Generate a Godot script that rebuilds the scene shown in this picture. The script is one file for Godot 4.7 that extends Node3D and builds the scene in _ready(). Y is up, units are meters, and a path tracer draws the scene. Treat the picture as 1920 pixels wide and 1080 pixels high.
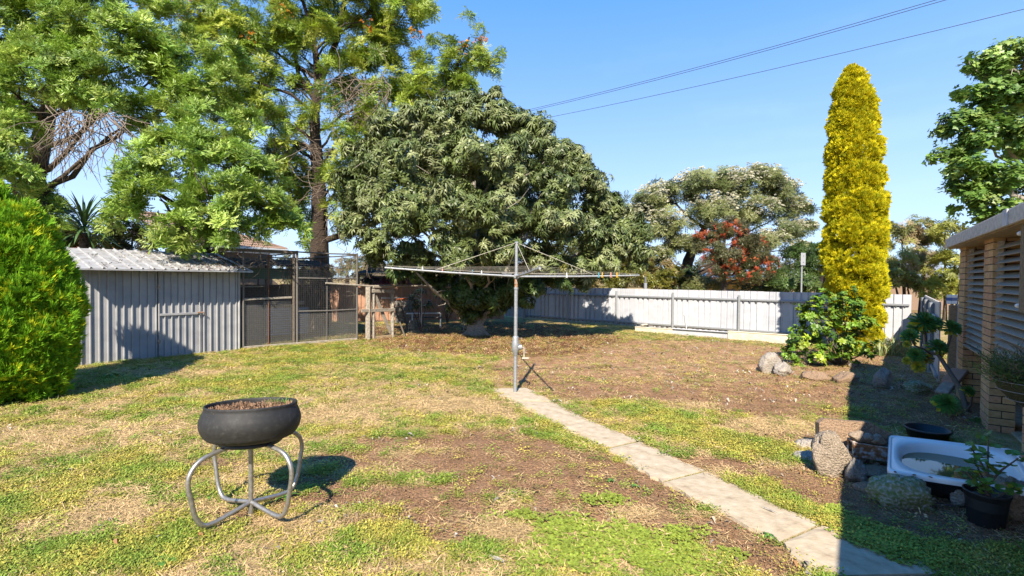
extends Node3D
# A suburban back yard in spring sun: lawn, stepping path, rotary clothes line, tyre planter, shed, aviary, metal fences, trees.

var rng := RandomNumberGenerator.new()
var M := {}          # materials by name
var NT := {}         # noise textures by name
const HU := Vector3(0.574, 0, -0.819)      # along the house wall, away from the camera
const HV := Vector3(-0.819, 0, -0.574)     # out of the house wall, into the yard
const FU := Vector3(0.618, 0, -0.786)      # along the side fence and the shed front, away
const FV := Vector3(-0.786, 0, -0.618)     # along the back fence, to the left
const SUN := Vector3(0.1585, 0, -0.987)    # where shadows fall

func _ready() -> void:
	rng.seed = 20
	make_view()
	make_materials()
	make_ground()
	make_path()
	make_shed()
	make_aviary()
	make_fences()
	make_house()
	make_far_buildings()
	make_clothes_line()
	make_planter()
	make_rockery()
	make_yard_things()
	make_trees()
	make_plants()
	make_ground_cover()

# ---------------------------------------------------------------- camera, sky, sun
func make_view() -> void:
	var cam := Camera3D.new()
	cam.name = "camera"
	cam.position = Vector3(0, 1.75, 0)
	cam.rotation = Vector3(deg_to_rad(-1.12), 0, deg_to_rad(0.54))
	cam.fov = 60.8
	cam.near = 0.05
	cam.far = 2000.0
	cam.current = true
	add_child(cam)
	var env := Environment.new()
	env.background_mode = Environment.BG_SKY
	env.tonemap_mode = Environment.TONE_MAPPER_LINEAR
	env.tonemap_exposure = 2.9
	env.sdfgi_enabled = true
	env.ssao_enabled = true
	env.ssil_enabled = true
	var sky := Sky.new()
	var sm := ProceduralSkyMaterial.new()
	sm.sky_top_color = lin(0.010, 0.112, 0.36)
	sm.sky_horizon_color = lin(0.33, 0.44, 0.57)
	sm.sky_curve = 0.22
	sm.ground_bottom_color = lin(0.12, 0.12, 0.08)
	sm.ground_horizon_color = lin(0.4, 0.46, 0.5)
	sm.sun_angle_max = 8.0
	# thin high haze streaks all round the lower sky
	var wisp := FastNoiseLite.new()
	wisp.frequency = 1.0
	wisp.fractal_octaves = 5
	wisp.seed = 5
	var cover := Image.create(1024, 512, false, Image.FORMAT_RGBA8)
	for j in 512:
		var el := PI * (0.5 - (j + 0.5) / 512.0)
		for i in 1024:
			var az := TAU * i / 1024.0
			var n := wisp.get_noise_3d(cos(az) * cos(el) * 2.2, sin(el) * 16.0, sin(az) * cos(el) * 2.2)
			var a := smoothstep(0.0, 0.6, n) * smoothstep(0.0, 0.08, el) * (1.0 - smoothstep(0.25, 0.6, el))
			cover.set_pixel(i, j, Color(1, 1, 1, a * 0.015))
	sm.sky_cover = ImageTexture.create_from_image(cover)
	sky.sky_material = sm
	env.sky = sky
	var we := WorldEnvironment.new()
	we.name = "environment"
	we.environment = env
	add_child(we)
	var sun := DirectionalLight3D.new()
	sun.name = "sun"
	sun.light_energy = 1.25
	sun.light_color = Color(1.0, 0.955, 0.88)
	sun.light_angular_distance = 0.5
	sun.shadow_enabled = true
	var d := Vector3(SUN.x, -0.869, SUN.z).normalized()
	sun.basis = Basis.looking_at(d, Vector3.UP)
	add_child(sun)

# ---------------------------------------------------------------- small helpers
func lin(r: float, g: float, b: float) -> Color:
	return Color(r, g, b).linear_to_srgb()

func rr(a: float, b: float) -> float:
	return rng.randf_range(a, b)

func unit() -> Vector3:
	var v := Vector3(rng.randfn(), rng.randfn(), rng.randfn())
	return v.normalized() if v.length() > 0.001 else Vector3.UP

func thing(called: String, label: String, category: String, at := Vector3.ZERO, group := "") -> Node3D:
	var o := Node3D.new()
	o.name = called
	o.position = at
	add_child(o, true)
	return tag(o, label, category, group)

func tag(o: Node3D, label: String, category: String, group := "") -> Node3D:
	if label: o.set_meta("label", label)
	if category: o.set_meta("category", category)
	if group: o.set_meta("group", group)
	return o

func st_new() -> SurfaceTool:
	var st := SurfaceTool.new()
	st.begin(Mesh.PRIMITIVE_TRIANGLES)
	return st

func put(called: String, st: SurfaceTool, m: Material, parent: Node = null) -> MeshInstance3D:
	st.generate_normals()
	return put_mesh(called, st.commit(), m, parent)

func put_mesh(called: String, mesh: Mesh, m: Material, parent: Node = null) -> MeshInstance3D:
	var o := MeshInstance3D.new()
	o.name = called
	o.mesh = mesh
	o.material_override = m
	(parent if parent else self).add_child(o, true)
	return o

# a flat face of three or four corners, turned so that it looks away from ref
func face(st: SurfaceTool, p: Array, ref: Vector3) -> void:
	var mid: Vector3 = (p[0] + p[1] + p[2]) / 3.0
	var n: Vector3 = (p[2] - p[0]).cross(p[1] - p[0])
	var q := p
	if n.dot(mid - ref) < 0.0:
		q = p.duplicate()
		q.reverse()
	for k in range(1, q.size() - 1):
		st.add_vertex(q[0])
		st.add_vertex(q[k])
		st.add_vertex(q[k + 1])

func box(st: SurfaceTool, c: Vector3, s: Vector3, b := Basis.IDENTITY, bevel := 0.0) -> void:
	st.set_smooth_group(0xFFFFFFFF)
	var h := s * 0.5
	if bevel <= 0.0:
		for ax in 3:
			for sg in [-1.0, 1.0]:
				var q := []
				for k in [[-1, -1], [1, -1], [1, 1], [-1, 1]]:
					var v := Vector3.ZERO
					v[ax] = sg * h[ax]
					v[(ax + 1) % 3] = k[0] * h[(ax + 1) % 3]
					v[(ax + 2) % 3] = k[1] * h[(ax + 2) % 3]
					q.append(c + b * v)
				face(st, q, c)
		return
	var e := minf(bevel, minf(h.x, minf(h.y, h.z)) * 0.9)
	var corner := func(sx, sy, sz, ax) -> Vector3:
		var v := Vector3(sx * (h.x - e), sy * (h.y - e), sz * (h.z - e))
		v[ax] += [sx, sy, sz][ax] * e
		return c + b * v
	for ax in 3:
		for sg in [-1.0, 1.0]:
			var q := []
			for k in [[-1, -1], [1, -1], [1, 1], [-1, 1]]:
				var s3 := [0.0, 0.0, 0.0]
				s3[ax] = sg
				s3[(ax + 1) % 3] = k[0]
				s3[(ax + 2) % 3] = k[1]
				q.append(corner.call(s3[0], s3[1], s3[2], ax))
			face(st, q, c)
		for k in [[-1, -1], [1, -1], [1, 1], [-1, 1]]:   # edges along ax
			var a1 := (ax + 1) % 3
			var a2 := (ax + 2) % 3
			var lo := [0.0, 0.0, 0.0]
			lo[ax] = -1.0
			lo[a1] = k[0]
			lo[a2] = k[1]
			var hi := lo.duplicate()
			hi[ax] = 1.0
			face(st, [corner.call(lo[0], lo[1], lo[2], a1), corner.call(hi[0], hi[1], hi[2], a1), corner.call(hi[0], hi[1], hi[2], a2), corner.call(lo[0], lo[1], lo[2], a2)], c)
	for sx in [-1.0, 1.0]:
		for sy in [-1.0, 1.0]:
			for sz in [-1.0, 1.0]:
				face(st, [corner.call(sx, sy, sz, 0), corner.call(sx, sy, sz, 1), corner.call(sx, sy, sz, 2)], c)

# an upright frame: x along d, y up, z across
func along(d: Vector3) -> Basis:
	var x := d.normalized()
	var z := x.cross(Vector3.UP)
	z = z.normalized() if z.length() > 0.001 else Vector3.BACK
	return Basis(x, z.cross(x).normalized(), z)

# a box laid from a to b
func bar(st: SurfaceTool, a: Vector3, b: Vector3, hgt: float, dep: float, bevel := 0.0) -> void:
	box(st, (a + b) * 0.5, Vector3(a.distance_to(b), hgt, dep), along(b - a), bevel)

func tube(st: SurfaceTool, pts: Array, radii: Array, n := 6, caps := true, wob := 0.0) -> void:
	var rings := []
	var side := Vector3.ZERO
	for i in pts.size():
		var t: Vector3 = (pts[mini(i + 1, pts.size() - 1)] - pts[maxi(i - 1, 0)]).normalized()
		if i == 0:
			side = t.cross(Vector3(0.31, 0.27, 0.91)).normalized()
		side = (side - t * side.dot(t)).normalized()
		var up := t.cross(side)
		var r: float = radii[mini(i, radii.size() - 1)]
		var ring := []
		for j in n:
			var a := TAU * j / n
			ring.append(pts[i] + (side * cos(a) + up * sin(a)) * r * (1.0 + (rr(-wob, wob) if wob > 0.0 else 0.0)))
		rings.append(ring)
	st.set_smooth_group(0)
	for i in pts.size() - 1:
		var ref: Vector3 = (pts[i] + pts[i + 1]) * 0.5
		for j in n:
			var k := (j + 1) % n
			face(st, [rings[i][j], rings[i][k], rings[i + 1][k], rings[i + 1][j]], ref)
	if caps:
		st.set_smooth_group(0xFFFFFFFF)
		face(st, rings[0], pts[1])
		face(st, rings[-1], pts[-2])

func lathe(st: SurfaceTool, at: Vector3, prof: Array, n := 40, b := Basis.IDENTITY) -> void:   # prof: Vector2(radius, height); outside first when listed bottom to top
	st.set_smooth_group(0)
	for i in prof.size() - 1:
		for j in n:
			var a0 := TAU * j / n
			var a1 := TAU * (j + 1) / n
			var f := func(p: Vector2, a: float) -> Vector3: return at + b * Vector3(cos(a) * p.x, p.y, sin(a) * p.x)
			var q0: Vector3 = f.call(prof[i], a0)
			var q1: Vector3 = f.call(prof[i], a1)
			var q2: Vector3 = f.call(prof[i + 1], a1)
			var q3: Vector3 = f.call(prof[i + 1], a0)
			for v in ([q0, q1, q2, q0, q2, q3] if prof[i].x > 0.0005 else [q0, q2, q3]):
				st.add_vertex(v)

# a ribbed sheet: origin o, width axis d over w, height axis u over h, ribs of depth dep standing towards nrm
func ribbed(st: SurfaceTool, o: Vector3, d: Vector3, u: Vector3, nrm: Vector3, w: float, h: float, pitch: float, dep: float, rib := 0.03, start := 0.0) -> void:
	var xs := [[0.0, 0.0]]
	var x := start
	while x < w - rib * 1.3:
		if x > 0.001:
			for q in [[x, 0.0], [x + rib * 0.3, dep], [x + rib * 0.8, dep], [x + rib * 1.1, 0.0]]: xs.append(q)
		x += pitch
	xs.append([w, 0.0])
	st.set_smooth_group(0xFFFFFFFF)
	for side in [0.0, -0.003]:
		for i in xs.size() - 1:
			var a: Vector3 = o + d * xs[i][0] + nrm * (xs[i][1] + side)
			var b: Vector3 = o + d * xs[i + 1][0] + nrm * (xs[i + 1][1] + side)
			face(st, [a, b, b + u * h, a + u * h], (a + b) * 0.5 + u * h * 0.5 - nrm * (1.0 if side == 0.0 else -1.0))

# corrugated sheet, waves across d
func corrugated(st: SurfaceTool, o: Vector3, d: Vector3, u: Vector3, nrm: Vector3, w: float, h: float, pitch: float, dep: float) -> void:
	st.set_smooth_group(0)
	var n := int(w / pitch * 6.0)
	for i in n:
		var x0 := w * i / n
		var x1 := w * (i + 1) / n
		var a := o + d * x0 + nrm * dep * sin(TAU * x0 / pitch)
		var b := o + d * x1 + nrm * dep * sin(TAU * x1 / pitch)
		face(st, [a, b, b + u * h, a + u * h], (a + b) * 0.5 + u * h * 0.5 - nrm)

# ---------------------------------------------------------------- materials
func noise_tex(called: String, size: int, freq: float, cols: Array, octaves := 5, kind := FastNoiseLite.TYPE_SIMPLEX_SMOOTH, normal := 0.0) -> NoiseTexture2D:
	var n := FastNoiseLite.new()
	n.noise_type = kind
	n.frequency = freq
	n.fractal_octaves = octaves
	n.seed = hash(called) % 1000
	var t := NoiseTexture2D.new()
	t.width = size
	t.height = size
	t.seamless = true
	t.noise = n
	if normal > 0.0:
		t.as_normal_map = true
		t.bump_strength = normal
	elif cols.size():
		var g := Gradient.new()
		g.offsets = PackedFloat32Array(range(cols.size()).map(func(i): return i / float(cols.size() - 1)))
		g.colors = PackedColorArray(cols.map(func(c): return lin(c[0], c[1], c[2])))
		t.color_ramp = g
	NT[called] = t
	return t

func mat(called: String, c: Array, rough := 0.8, metal := 0.0, tex := "", scale := 1.0, bump := "", bump_cm := 0.0) -> StandardMaterial3D:
	var m := StandardMaterial3D.new()
	m.resource_name = called
	m.albedo_color = lin(c[0], c[1], c[2])
	m.roughness = rough
	m.metallic = metal
	if tex:
		m.albedo_color = Color.WHITE if c[0] >= 0.99 else lin(c[0], c[1], c[2])
		m.albedo_texture = NT[tex]
	if bump:
		m.heightmap_enabled = true
		m.heightmap_texture = NT[bump]
		m.heightmap_scale = bump_cm
	if tex or bump:
		m.uv1_triplanar = true
		m.uv1_world_triplanar = true
		m.uv1_scale = Vector3.ONE * scale
	M[called] = m
	return m

func leaf_mat(called: String, back := 0.5, rough := 0.5, spec := 0.5) -> StandardMaterial3D:
	var m := StandardMaterial3D.new()
	m.resource_name = called
	m.vertex_color_use_as_albedo = true
	m.roughness = rough
	m.metallic_specular = spec
	m.cull_mode = BaseMaterial3D.CULL_DISABLED
	if back > 0.0:
		m.backlight_enabled = true
		m.backlight = Color(back, back, back)
	M[called] = m
	return m

func make_materials() -> void:
	noise_tex("grain", 512, 0.03, [[0.45, 0.45, 0.45], [0.75, 0.75, 0.75], [1, 1, 1]], 6)
	noise_tex("height", 512, 0.02, [], 6)
	noise_tex("height_coarse", 512, 0.012, [], 5)
	noise_tex("crackle", 512, 0.03, [], 4, FastNoiseLite.TYPE_CELLULAR)
	noise_tex("concrete", 512, 0.01, [[0.25, 0.19, 0.12], [0.34, 0.265, 0.175], [0.385, 0.31, 0.21], [0.41, 0.335, 0.23], [0.44, 0.365, 0.26], [0.47, 0.40, 0.30]], 8)
	noise_tex("bark", 512, 0.02, [[0.03, 0.022, 0.016], [0.075, 0.056, 0.042], [0.14, 0.105, 0.08]], 5)
	noise_tex("bark_pale", 512, 0.02, [[0.12, 0.10, 0.08], [0.26, 0.23, 0.19], [0.38, 0.35, 0.30]], 5)
	noise_tex("rock", 512, 0.04, [[0.10, 0.085, 0.07], [0.24, 0.21, 0.175], [0.38, 0.33, 0.27], [0.5, 0.46, 0.4]], 6)
	noise_tex("rock_brown", 512, 0.04, [[0.10, 0.065, 0.04], [0.26, 0.17, 0.105], [0.40, 0.29, 0.19]], 6)
	noise_tex("rock_moss", 512, 0.022, [[0.07, 0.10, 0.012], [0.10, 0.14, 0.018], [0.16, 0.16, 0.08], [0.34, 0.33, 0.30], [0.48, 0.47, 0.45]], 5)
	noise_tex("rust", 512, 0.014, [[0.09, 0.035, 0.015], [0.20, 0.085, 0.035], [0.30, 0.15, 0.07], [0.42, 0.42, 0.42], [0.5, 0.5, 0.52]], 5)
	noise_tex("zinc", 512, 0.01, [[0.37, 0.375, 0.40], [0.44, 0.445, 0.47], [0.50, 0.505, 0.53]], 5)
	noise_tex("galv", 512, 0.02, [[0.20, 0.21, 0.215], [0.28, 0.29, 0.30], [0.36, 0.37, 0.38]], 5, FastNoiseLite.TYPE_CELLULAR)
	noise_tex("shed_paint", 512, 0.008, [[0.24, 0.242, 0.25], [0.30, 0.30, 0.305], [0.34, 0.34, 0.335]], 6)
	noise_tex("roof_paint", 512, 0.012, [[0.17, 0.15, 0.125], [0.29, 0.28, 0.27], [0.36, 0.36, 0.36], [0.42, 0.42, 0.42]], 6)
	noise_tex("wood_grey", 512, 0.02, [[0.14, 0.12, 0.095], [0.27, 0.235, 0.19], [0.38, 0.34, 0.28]], 6)
	noise_tex("salmon", 512, 0.008, [[0.30, 0.165, 0.105], [0.38, 0.21, 0.135], [0.42, 0.25, 0.165]], 5)
	for k in 4:
		var t := [0.86, 1.0, 1.1, 0.95][k] as float
		var w := [1.0, 0.96, 1.0, 0.88][k] as float
		noise_tex("brick%d" % k, 256, 0.03, [[0.36 * t, 0.21 * t * w, 0.085 * t], [0.50 * t, 0.315 * t * w, 0.145 * t], [0.58 * t, 0.39 * t * w, 0.20 * t]], 5)
		mat("brick%d" % k, [1, 1, 1], 0.9, 0.0, "brick%d" % k, 2.0 + k * 0.3, "height", 0.25)
	mat("mortar", [0.05, 0.04, 0.032], 0.95, 0.0, "", 1.0, "height", 0.2)
	mat("concrete", [1, 1, 1], 0.92, 0.0, "concrete", 1.4, "height", 0.35)
	mat("bark", [1, 1, 1], 0.95, 0.0, "bark", 1.3, "height", 3.0)
	mat("bark_dark", [0.55, 0.5, 0.46], 0.95, 0.0, "bark", 1.3, "height", 3.0)
	mat("bark_pale", [1, 1, 1], 0.95, 0.0, "bark_pale", 1.6, "height", 2.0)
	mat("dead_twig", [0.20, 0.155, 0.12], 0.95)
	mat("rock", [1, 1, 1], 0.95, 0.0, "rock", 3.0, "height", 2.0)
	mat("rock_brown", [1, 1, 1], 0.95, 0.0, "rock_brown", 3.4, "height", 2.2)
	mat("rock_pitted", [0.9, 0.82, 0.72], 0.97, 0.0, "rock", 3.2, "crackle", 3.0)
	mat("rock_dark", [0.75, 0.74, 0.73], 0.95, 0.0, "rock", 3.5, "height", 2.0)
	mat("rock_moss", [1, 1, 1], 0.97, 0.0, "rock_moss", 2.4, "height", 1.2)
	mat("pebble", [0.25, 0.20, 0.155], 0.75, 0.0, "rock", 3.0)
	M.pebble.albedo_color = lin(0.7, 0.6, 0.5)
	mat("rust", [1, 1, 1], 0.8, 0.1, "rust", 2.4, "height", 0.5)
	mat("zinc", [1, 1, 1], 0.5, 0.05, "zinc", 0.6)
	mat("zinc_worn", [0.92, 0.93, 0.945], 0.55, 0.05, "zinc", 0.5)
	mat("zinc_fresh", [1, 1, 1], 0.42, 0.05, "zinc", 0.8)
	mat("old_pipe", [0.17, 0.155, 0.14], 0.8, 0.2, "grain", 2.0)
	mat("galv", [1, 1, 1], 0.5, 0.35, "galv", 3.0)
	mat("galv_dark", [0.12, 0.12, 0.125], 0.6, 0.3)
	mat("shed", [1, 1, 1], 0.55, 0.05, "shed_paint", 0.7)
	mat("shed_roof", [1, 1, 1], 0.55, 0.1, "roof_paint", 0.8)
	mat("cream", [0.66, 0.58, 0.44], 0.55, 0.0, "grain", 0.4)
	M.cream.albedo_color = lin(0.78, 0.68, 0.52)
	mat("wood_grey", [1, 1, 1], 0.9, 0.0, "wood_grey", 1.2, "height", 0.5)
	mat("wood_dark", [0.13, 0.105, 0.08], 0.95, 0.0, "grain", 0.8)
	mat("salmon", [1, 1, 1], 0.6, 0.05, "salmon", 0.7)
	mat("tan_rib", [0.30, 0.22, 0.13], 0.85, 0.0, "grain", 1.5)
	mat("fascia", [0.68, 0.61, 0.52], 0.85, 0.0, "grain", 0.8)
	mat("soffit", [0.45, 0.33, 0.19], 0.8, 0.0, "grain", 0.8)
	mat("slat", [0.40, 0.345, 0.27], 0.85, 0.0, "grain", 1.3)
	mat("dark_inside", [0.20, 0.17, 0.14], 0.95, 0.0, "grain", 1.0)
	mat("enamel", [0.72, 0.71, 0.69], 0.22, 0.0)
	noise_tex("scuff", 512, 0.02, [[0.009, 0.009, 0.009], [0.013, 0.0125, 0.0125], [0.015, 0.0147, 0.0145], [0.022, 0.0215, 0.02], [0.06, 0.058, 0.054]], 6)
	mat("rubber", [1, 1, 1], 0.7, 0.0, "scuff", 2.2, "height", 0.12)
	mat("black_plastic", [0.014, 0.015, 0.017], 0.5)
	mat("steel", [0.46, 0.44, 0.41], 0.42, 0.75, "grain", 2.0)
	mat("mulch", [0.17, 0.10, 0.065], 1.0, 0.0, "grain", 3.0, "height", 2.0)
	mat("wire", [0.24, 0.24, 0.24], 0.6, 0.4)
	mat("rope", [0.42, 0.38, 0.31], 0.9)
	mat("cable", [0.03, 0.03, 0.033], 0.7)
	mat("rusty_pole", [0.15, 0.06, 0.03], 0.9)
	mat("black_iron", [0.10, 0.093, 0.085], 1.0, 0.0, "grain", 1.2)
	M.black_iron.metallic_specular = 0.1
	mat("white_paint", [0.72, 0.72, 0.70], 0.5)
	mat("roof_tile", [0.30, 0.20, 0.15], 0.9, 0.0, "grain", 2.0)
	mat("yellow_wall", [0.42, 0.24, 0.06], 0.9)
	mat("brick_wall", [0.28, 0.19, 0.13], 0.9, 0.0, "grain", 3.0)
	mat("orange", [0.5, 0.12, 0.03], 0.6)
	mat("peg_blue", [0.06, 0.30, 0.42], 0.5)
	mat("peg_yellow", [0.65, 0.36, 0.02], 0.5)
	mat("peg_pink", [0.55, 0.27, 0.2], 0.5)
	mat("sign_grey", [0.40, 0.41, 0.43], 0.5, 0.3)
	mat("blue", [0.06, 0.10, 0.26], 0.6)
	mat("tarp", [0.42, 0.44, 0.48], 0.35)
	mat("corr_blue", [0.17, 0.22, 0.27], 0.5, 0.2)
	mat("sheet_grey", [0.20, 0.19, 0.175], 0.85, 0.0, "grain", 0.6)
	mat("coop_green", [0.06, 0.10, 0.075], 0.8)
	mat("moss", [0.065, 0.065, 0.018], 1.0, 0.0, "grain", 4.0, "height", 2.0)
	mat("aeonium_stem", [0.16, 0.125, 0.09], 0.9, 0.0, "grain", 3.0)
	var w := mat("water", [0.10, 0.09, 0.035], 0.03)
	w.metallic_specular = 0.5
	var sc := mat("shade_cloth", [0.16, 0.15, 0.135], 1.0)
	sc.transparency = BaseMaterial3D.TRANSPARENCY_ALPHA
	sc.albedo_color.a = 0.2
	sc.cull_mode = BaseMaterial3D.CULL_DISABLED
	leaf_mat("leaf", 0.85, 0.42)
	leaf_mat("leaf_glossy", 0.4, 0.42, 0.4)
	leaf_mat("leaf_waxy", 0.6, 0.45, 0.45)
	leaf_mat("needle", 0.7, 0.7, 0.3)
	leaf_mat("petal", 0.4, 0.8, 0.3)
	leaf_mat("grass", 0.5, 0.65, 0.35)
	leaf_mat("dry", 0.2, 0.85, 0.2)
	leaf_mat("crumb", 0.0, 1.0, 0.1)

# ---------------------------------------------------------------- the ground
const GX0 := -12.0
const GZ0 := -24.0
const GS := 24.0
const GN := 1024
var gsoil := PackedFloat32Array()
var gstraw := PackedFloat32Array()
var ggreen := PackedFloat32Array()
var glitter := PackedFloat32Array()
var na := FastNoiseLite.new()
var nb := FastNoiseLite.new()
var nc := FastNoiseLite.new()

func blob(a: PackedFloat32Array, x: float, z: float, rx: float, rz: float, amount: float) -> void:
	var k := GS / GN
	for j in range(maxi(0, int((z - rz * 1.7 - GZ0) / k)), mini(GN, int((z + rz * 1.7 - GZ0) / k))):
		for i in range(maxi(0, int((x - rx * 1.7 - GX0) / k)), mini(GN, int((x + rx * 1.7 - GX0) / k))):
			var dx := (GX0 + i * k - x) / rx
			var dz := (GZ0 + j * k - z) / rz
			var d := sqrt(dx * dx + dz * dz)
			if d < 1.7:
				a[j * GN + i] += amount * (1.0 - smoothstep(0.45, 1.7, d))

func at_ground(a: PackedFloat32Array, x: float, z: float) -> float:
	var i := clampi(int((x - GX0) / GS * GN), 0, GN - 1)
	var j := clampi(int((z - GZ0) / GS * GN), 0, GN - 1)
	return a[j * GN + i]

func ground_y(x: float, z: float) -> float:
	return na.get_noise_2d(x * 0.6, z * 0.6) * 0.02 + nc.get_noise_2d(x, z) * 0.006

func make_ground() -> void:
	for n in [[na, 1.0, 4, 3], [nb, 3.2, 4, 7], [nc, 11.0, 3, 11]]:
		n[0].noise_type = FastNoiseLite.TYPE_SIMPLEX_SMOOTH
		n[0].frequency = n[1]
		n[0].fractal_octaves = n[2]
		n[0].seed = n[3]
	for a in [gsoil, gstraw, ggreen, glitter]:
		a.resize(GN * GN)
	# bare brown earth
	for s in [Vector4(-0.45, -5.32, 0.42, 0.30), Vector4(0.02, -5.06, 0.45, 0.40), Vector4(0.38, -4.71, 0.55, 0.38), Vector4(0.74, -4.43, 0.55, 0.36), Vector4(1.07, -4.20, 0.45, 0.30), Vector4(1.30, -3.89, 0.30, 0.26), Vector4(-1.22, -5.13, 0.45, 0.22), Vector4(1.85, -3.64, 0.20, 0.16), Vector4(1.69, -3.48, 0.30, 0.16), Vector4(1.65, -3.01, 0.24, 0.20), Vector4(0.41, -3.61, 0.30, 0.22), Vector4(-1.62, -4.66, 0.32, 0.22), Vector4(-1.15, -3.94, 0.30, 0.20), Vector4(-0.58, -3.90, 0.35, 0.20), Vector4(2.38, -4.22, 0.38, 0.30), Vector4(2.51, -3.92, 0.30, 0.25), Vector4(2.86, -3.70, 0.45, 0.35), Vector4(3.09, -3.50, 0.50, 0.30), Vector4(-1.92, -3.60, 0.22, 0.16), Vector4(-2.82, -4.11, 0.30, 0.14), Vector4(4.98, -6.14, 0.70, 0.50), Vector4(4.62, -7.54, 0.90, 0.50), Vector4(-0.38, -3.26, 0.25, 0.15), Vector4(3.22, -4.30, 0.60, 0.40), Vector4(3.42, -4.09, 0.70, 0.50), Vector4(3.43, -3.71, 0.60, 0.35), Vector4(3.41, -3.47, 0.50, 0.20), Vector4(2.69, -4.07, 0.30, 0.20), Vector4(0.21, -4.41, 0.70, 0.30), Vector4(-0.29, -4.72, 0.50, 0.30), Vector4(0.83, -3.93, 0.50, 0.20), Vector4(1.08, -3.46, 0.40, 0.14), Vector4(1.33, -3.22, 0.35, 0.12), Vector4(-0.89, -4.57, 0.50, 0.25), Vector4(-1.41, -3.84, 0.30, 0.14), Vector4(-0.30, -3.64, 0.40, 0.16), Vector4(-2.76, -4.53, 0.35, 0.16), Vector4(-1.79, -4.13, 0.30, 0.15), Vector4(-0.85, -3.43, 0.30, 0.16), Vector4(-0.03, -4.17, 0.40, 0.25)]:
		blob(gsoil, s.x, s.y, s.z, s.w, 0.85)
	for s in [Vector4(1.95, -11.11, 2.20, 1.80), Vector4(5.02, -12.40, 2.20, 1.60), Vector4(0.80, -9.05, 1.30, 1.00), Vector4(2.02, -9.66, 1.60, 1.50), Vector4(3.22, -9.17, 1.80, 1.60), Vector4(5.02, -10.44, 1.60, 1.60), Vector4(1.08, -8.15, 1.00, 0.70), Vector4(3.77, -11.87, 2.40, 1.60), Vector4(3.87, -7.69, 1.20, 0.80), Vector4(1.96, -7.43, 0.80, 0.40), Vector4(3.61, -6.59, 0.80, 0.40), Vector4(3.02, -5.28, 0.60, 0.30), Vector4(1.90, -4.64, 0.40, 0.15), Vector4(1.12, -7.23, 0.50, 0.30), Vector4(6.50, -8.74, 1.60, 1.30), Vector4(6.46, -7.98, 1.40, 1.30), Vector4(5.84, -6.66, 1.00, 0.80), Vector4(6.63, -11.24, 1.40, 1.20), Vector4(6.11, -9.31, 1.40, 1.00), Vector4(6.95, -9.35, 1.30, 0.90), Vector4(8.47, -10.63, 1.40, 1.00)]:
		blob(gsoil, s.x, s.y, s.z, s.w, 1.0)
	# straw patches in the lawn
	for s in [Vector4(0.64, -3.35, 0.50, 0.16), Vector4(0.85, -3.03, 0.50, 0.15), Vector4(0.31, -3.02, 0.30, 0.12), Vector4(1.38, -3.36, 0.30, 0.10), Vector4(0.88, -3.58, 0.40, 0.14), Vector4(-1.49, -6.91, 1.00, 0.50), Vector4(-0.79, -6.70, 0.60, 0.30), Vector4(-2.13, -6.14, 0.70, 0.30), Vector4(-2.79, -6.11, 0.60, 0.30), Vector4(-4.05, -5.63, 0.70, 0.30), Vector4(-4.96, -5.06, 0.80, 0.30), Vector4(-2.86, -3.59, 0.40, 0.16), Vector4(-3.11, -3.39, 0.40, 0.14), Vector4(-0.72, -3.03, 0.30, 0.16), Vector4(-1.34, -3.42, 0.35, 0.16), Vector4(-2.77, -7.98, 0.90, 0.40), Vector4(-5.98, -8.72, 0.80, 0.30), Vector4(-0.71, -4.71, 0.50, 0.25), Vector4(0.72, -3.79, 0.40, 0.20), Vector4(0.20, -3.34, 0.30, 0.12), Vector4(2.70, -6.83, 0.70, 0.30), Vector4(3.15, -5.86, 0.60, 0.40), Vector4(-2.67, -5.12, 0.50, 0.20), Vector4(-0.21, -3.40, 0.30, 0.14), Vector4(-5.55, -6.53, 0.60, 0.20), Vector4(-0.19, -6.33, 0.40, 0.20), Vector4(-3.06, -9.40, 0.90, 0.40), Vector4(2.14, -4.52, 0.40, 0.20)]:
		blob(gstraw, s.x, s.y, s.z, s.w, 0.8)
	# fresh green
	for s in [Vector4(-3.68, -9.96, 1.60, 0.90), Vector4(-3.96, -7.93, 1.20, 0.50), Vector4(-3.53, -4.26, 0.70, 0.25), Vector4(-3.51, -3.57, 0.60, 0.25), Vector4(-2.35, -3.04, 0.50, 0.18), Vector4(-2.80, -2.91, 0.50, 0.18), Vector4(-3.45, -5.86, 0.40, 0.20), Vector4(-1.74, -8.45, 0.80, 0.30), Vector4(0.53, -5.88, 0.25, 0.30), Vector4(0.80, -5.13, 0.22, 0.25), Vector4(1.05, -4.49, 0.25, 0.20), Vector4(1.97, -6.15, 0.45, 0.28), Vector4(2.27, -5.44, 0.50, 0.30), Vector4(1.72, -6.80, 0.60, 0.30), Vector4(2.58, -5.10, 0.50, 0.30), Vector4(2.45, -3.97, 0.40, 0.22), Vector4(2.18, -4.11, 0.35, 0.20), Vector4(2.44, -3.45, 0.50, 0.22), Vector4(2.60, -3.18, 0.60, 0.22), Vector4(2.79, -3.00, 0.60, 0.20), Vector4(4.99, -6.50, 0.80, 0.30), Vector4(5.78, -6.94, 0.70, 0.30), Vector4(-0.53, -3.10, 0.30, 0.12), Vector4(-0.97, -3.32, 0.25, 0.10), Vector4(0.02, -5.20, 0.20, 0.12), Vector4(-0.82, -3.32, 0.25, 0.12), Vector4(-4.51, -6.57, 0.50, 0.20), Vector4(-5.11, -11.74, 1.50, 0.50), Vector4(2.85, -7.64, 0.50, 0.20), Vector4(2.34, -3.65, 0.30, 0.20)]:
		blob(ggreen, s.x, s.y, s.z, s.w, 0.9)
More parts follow.
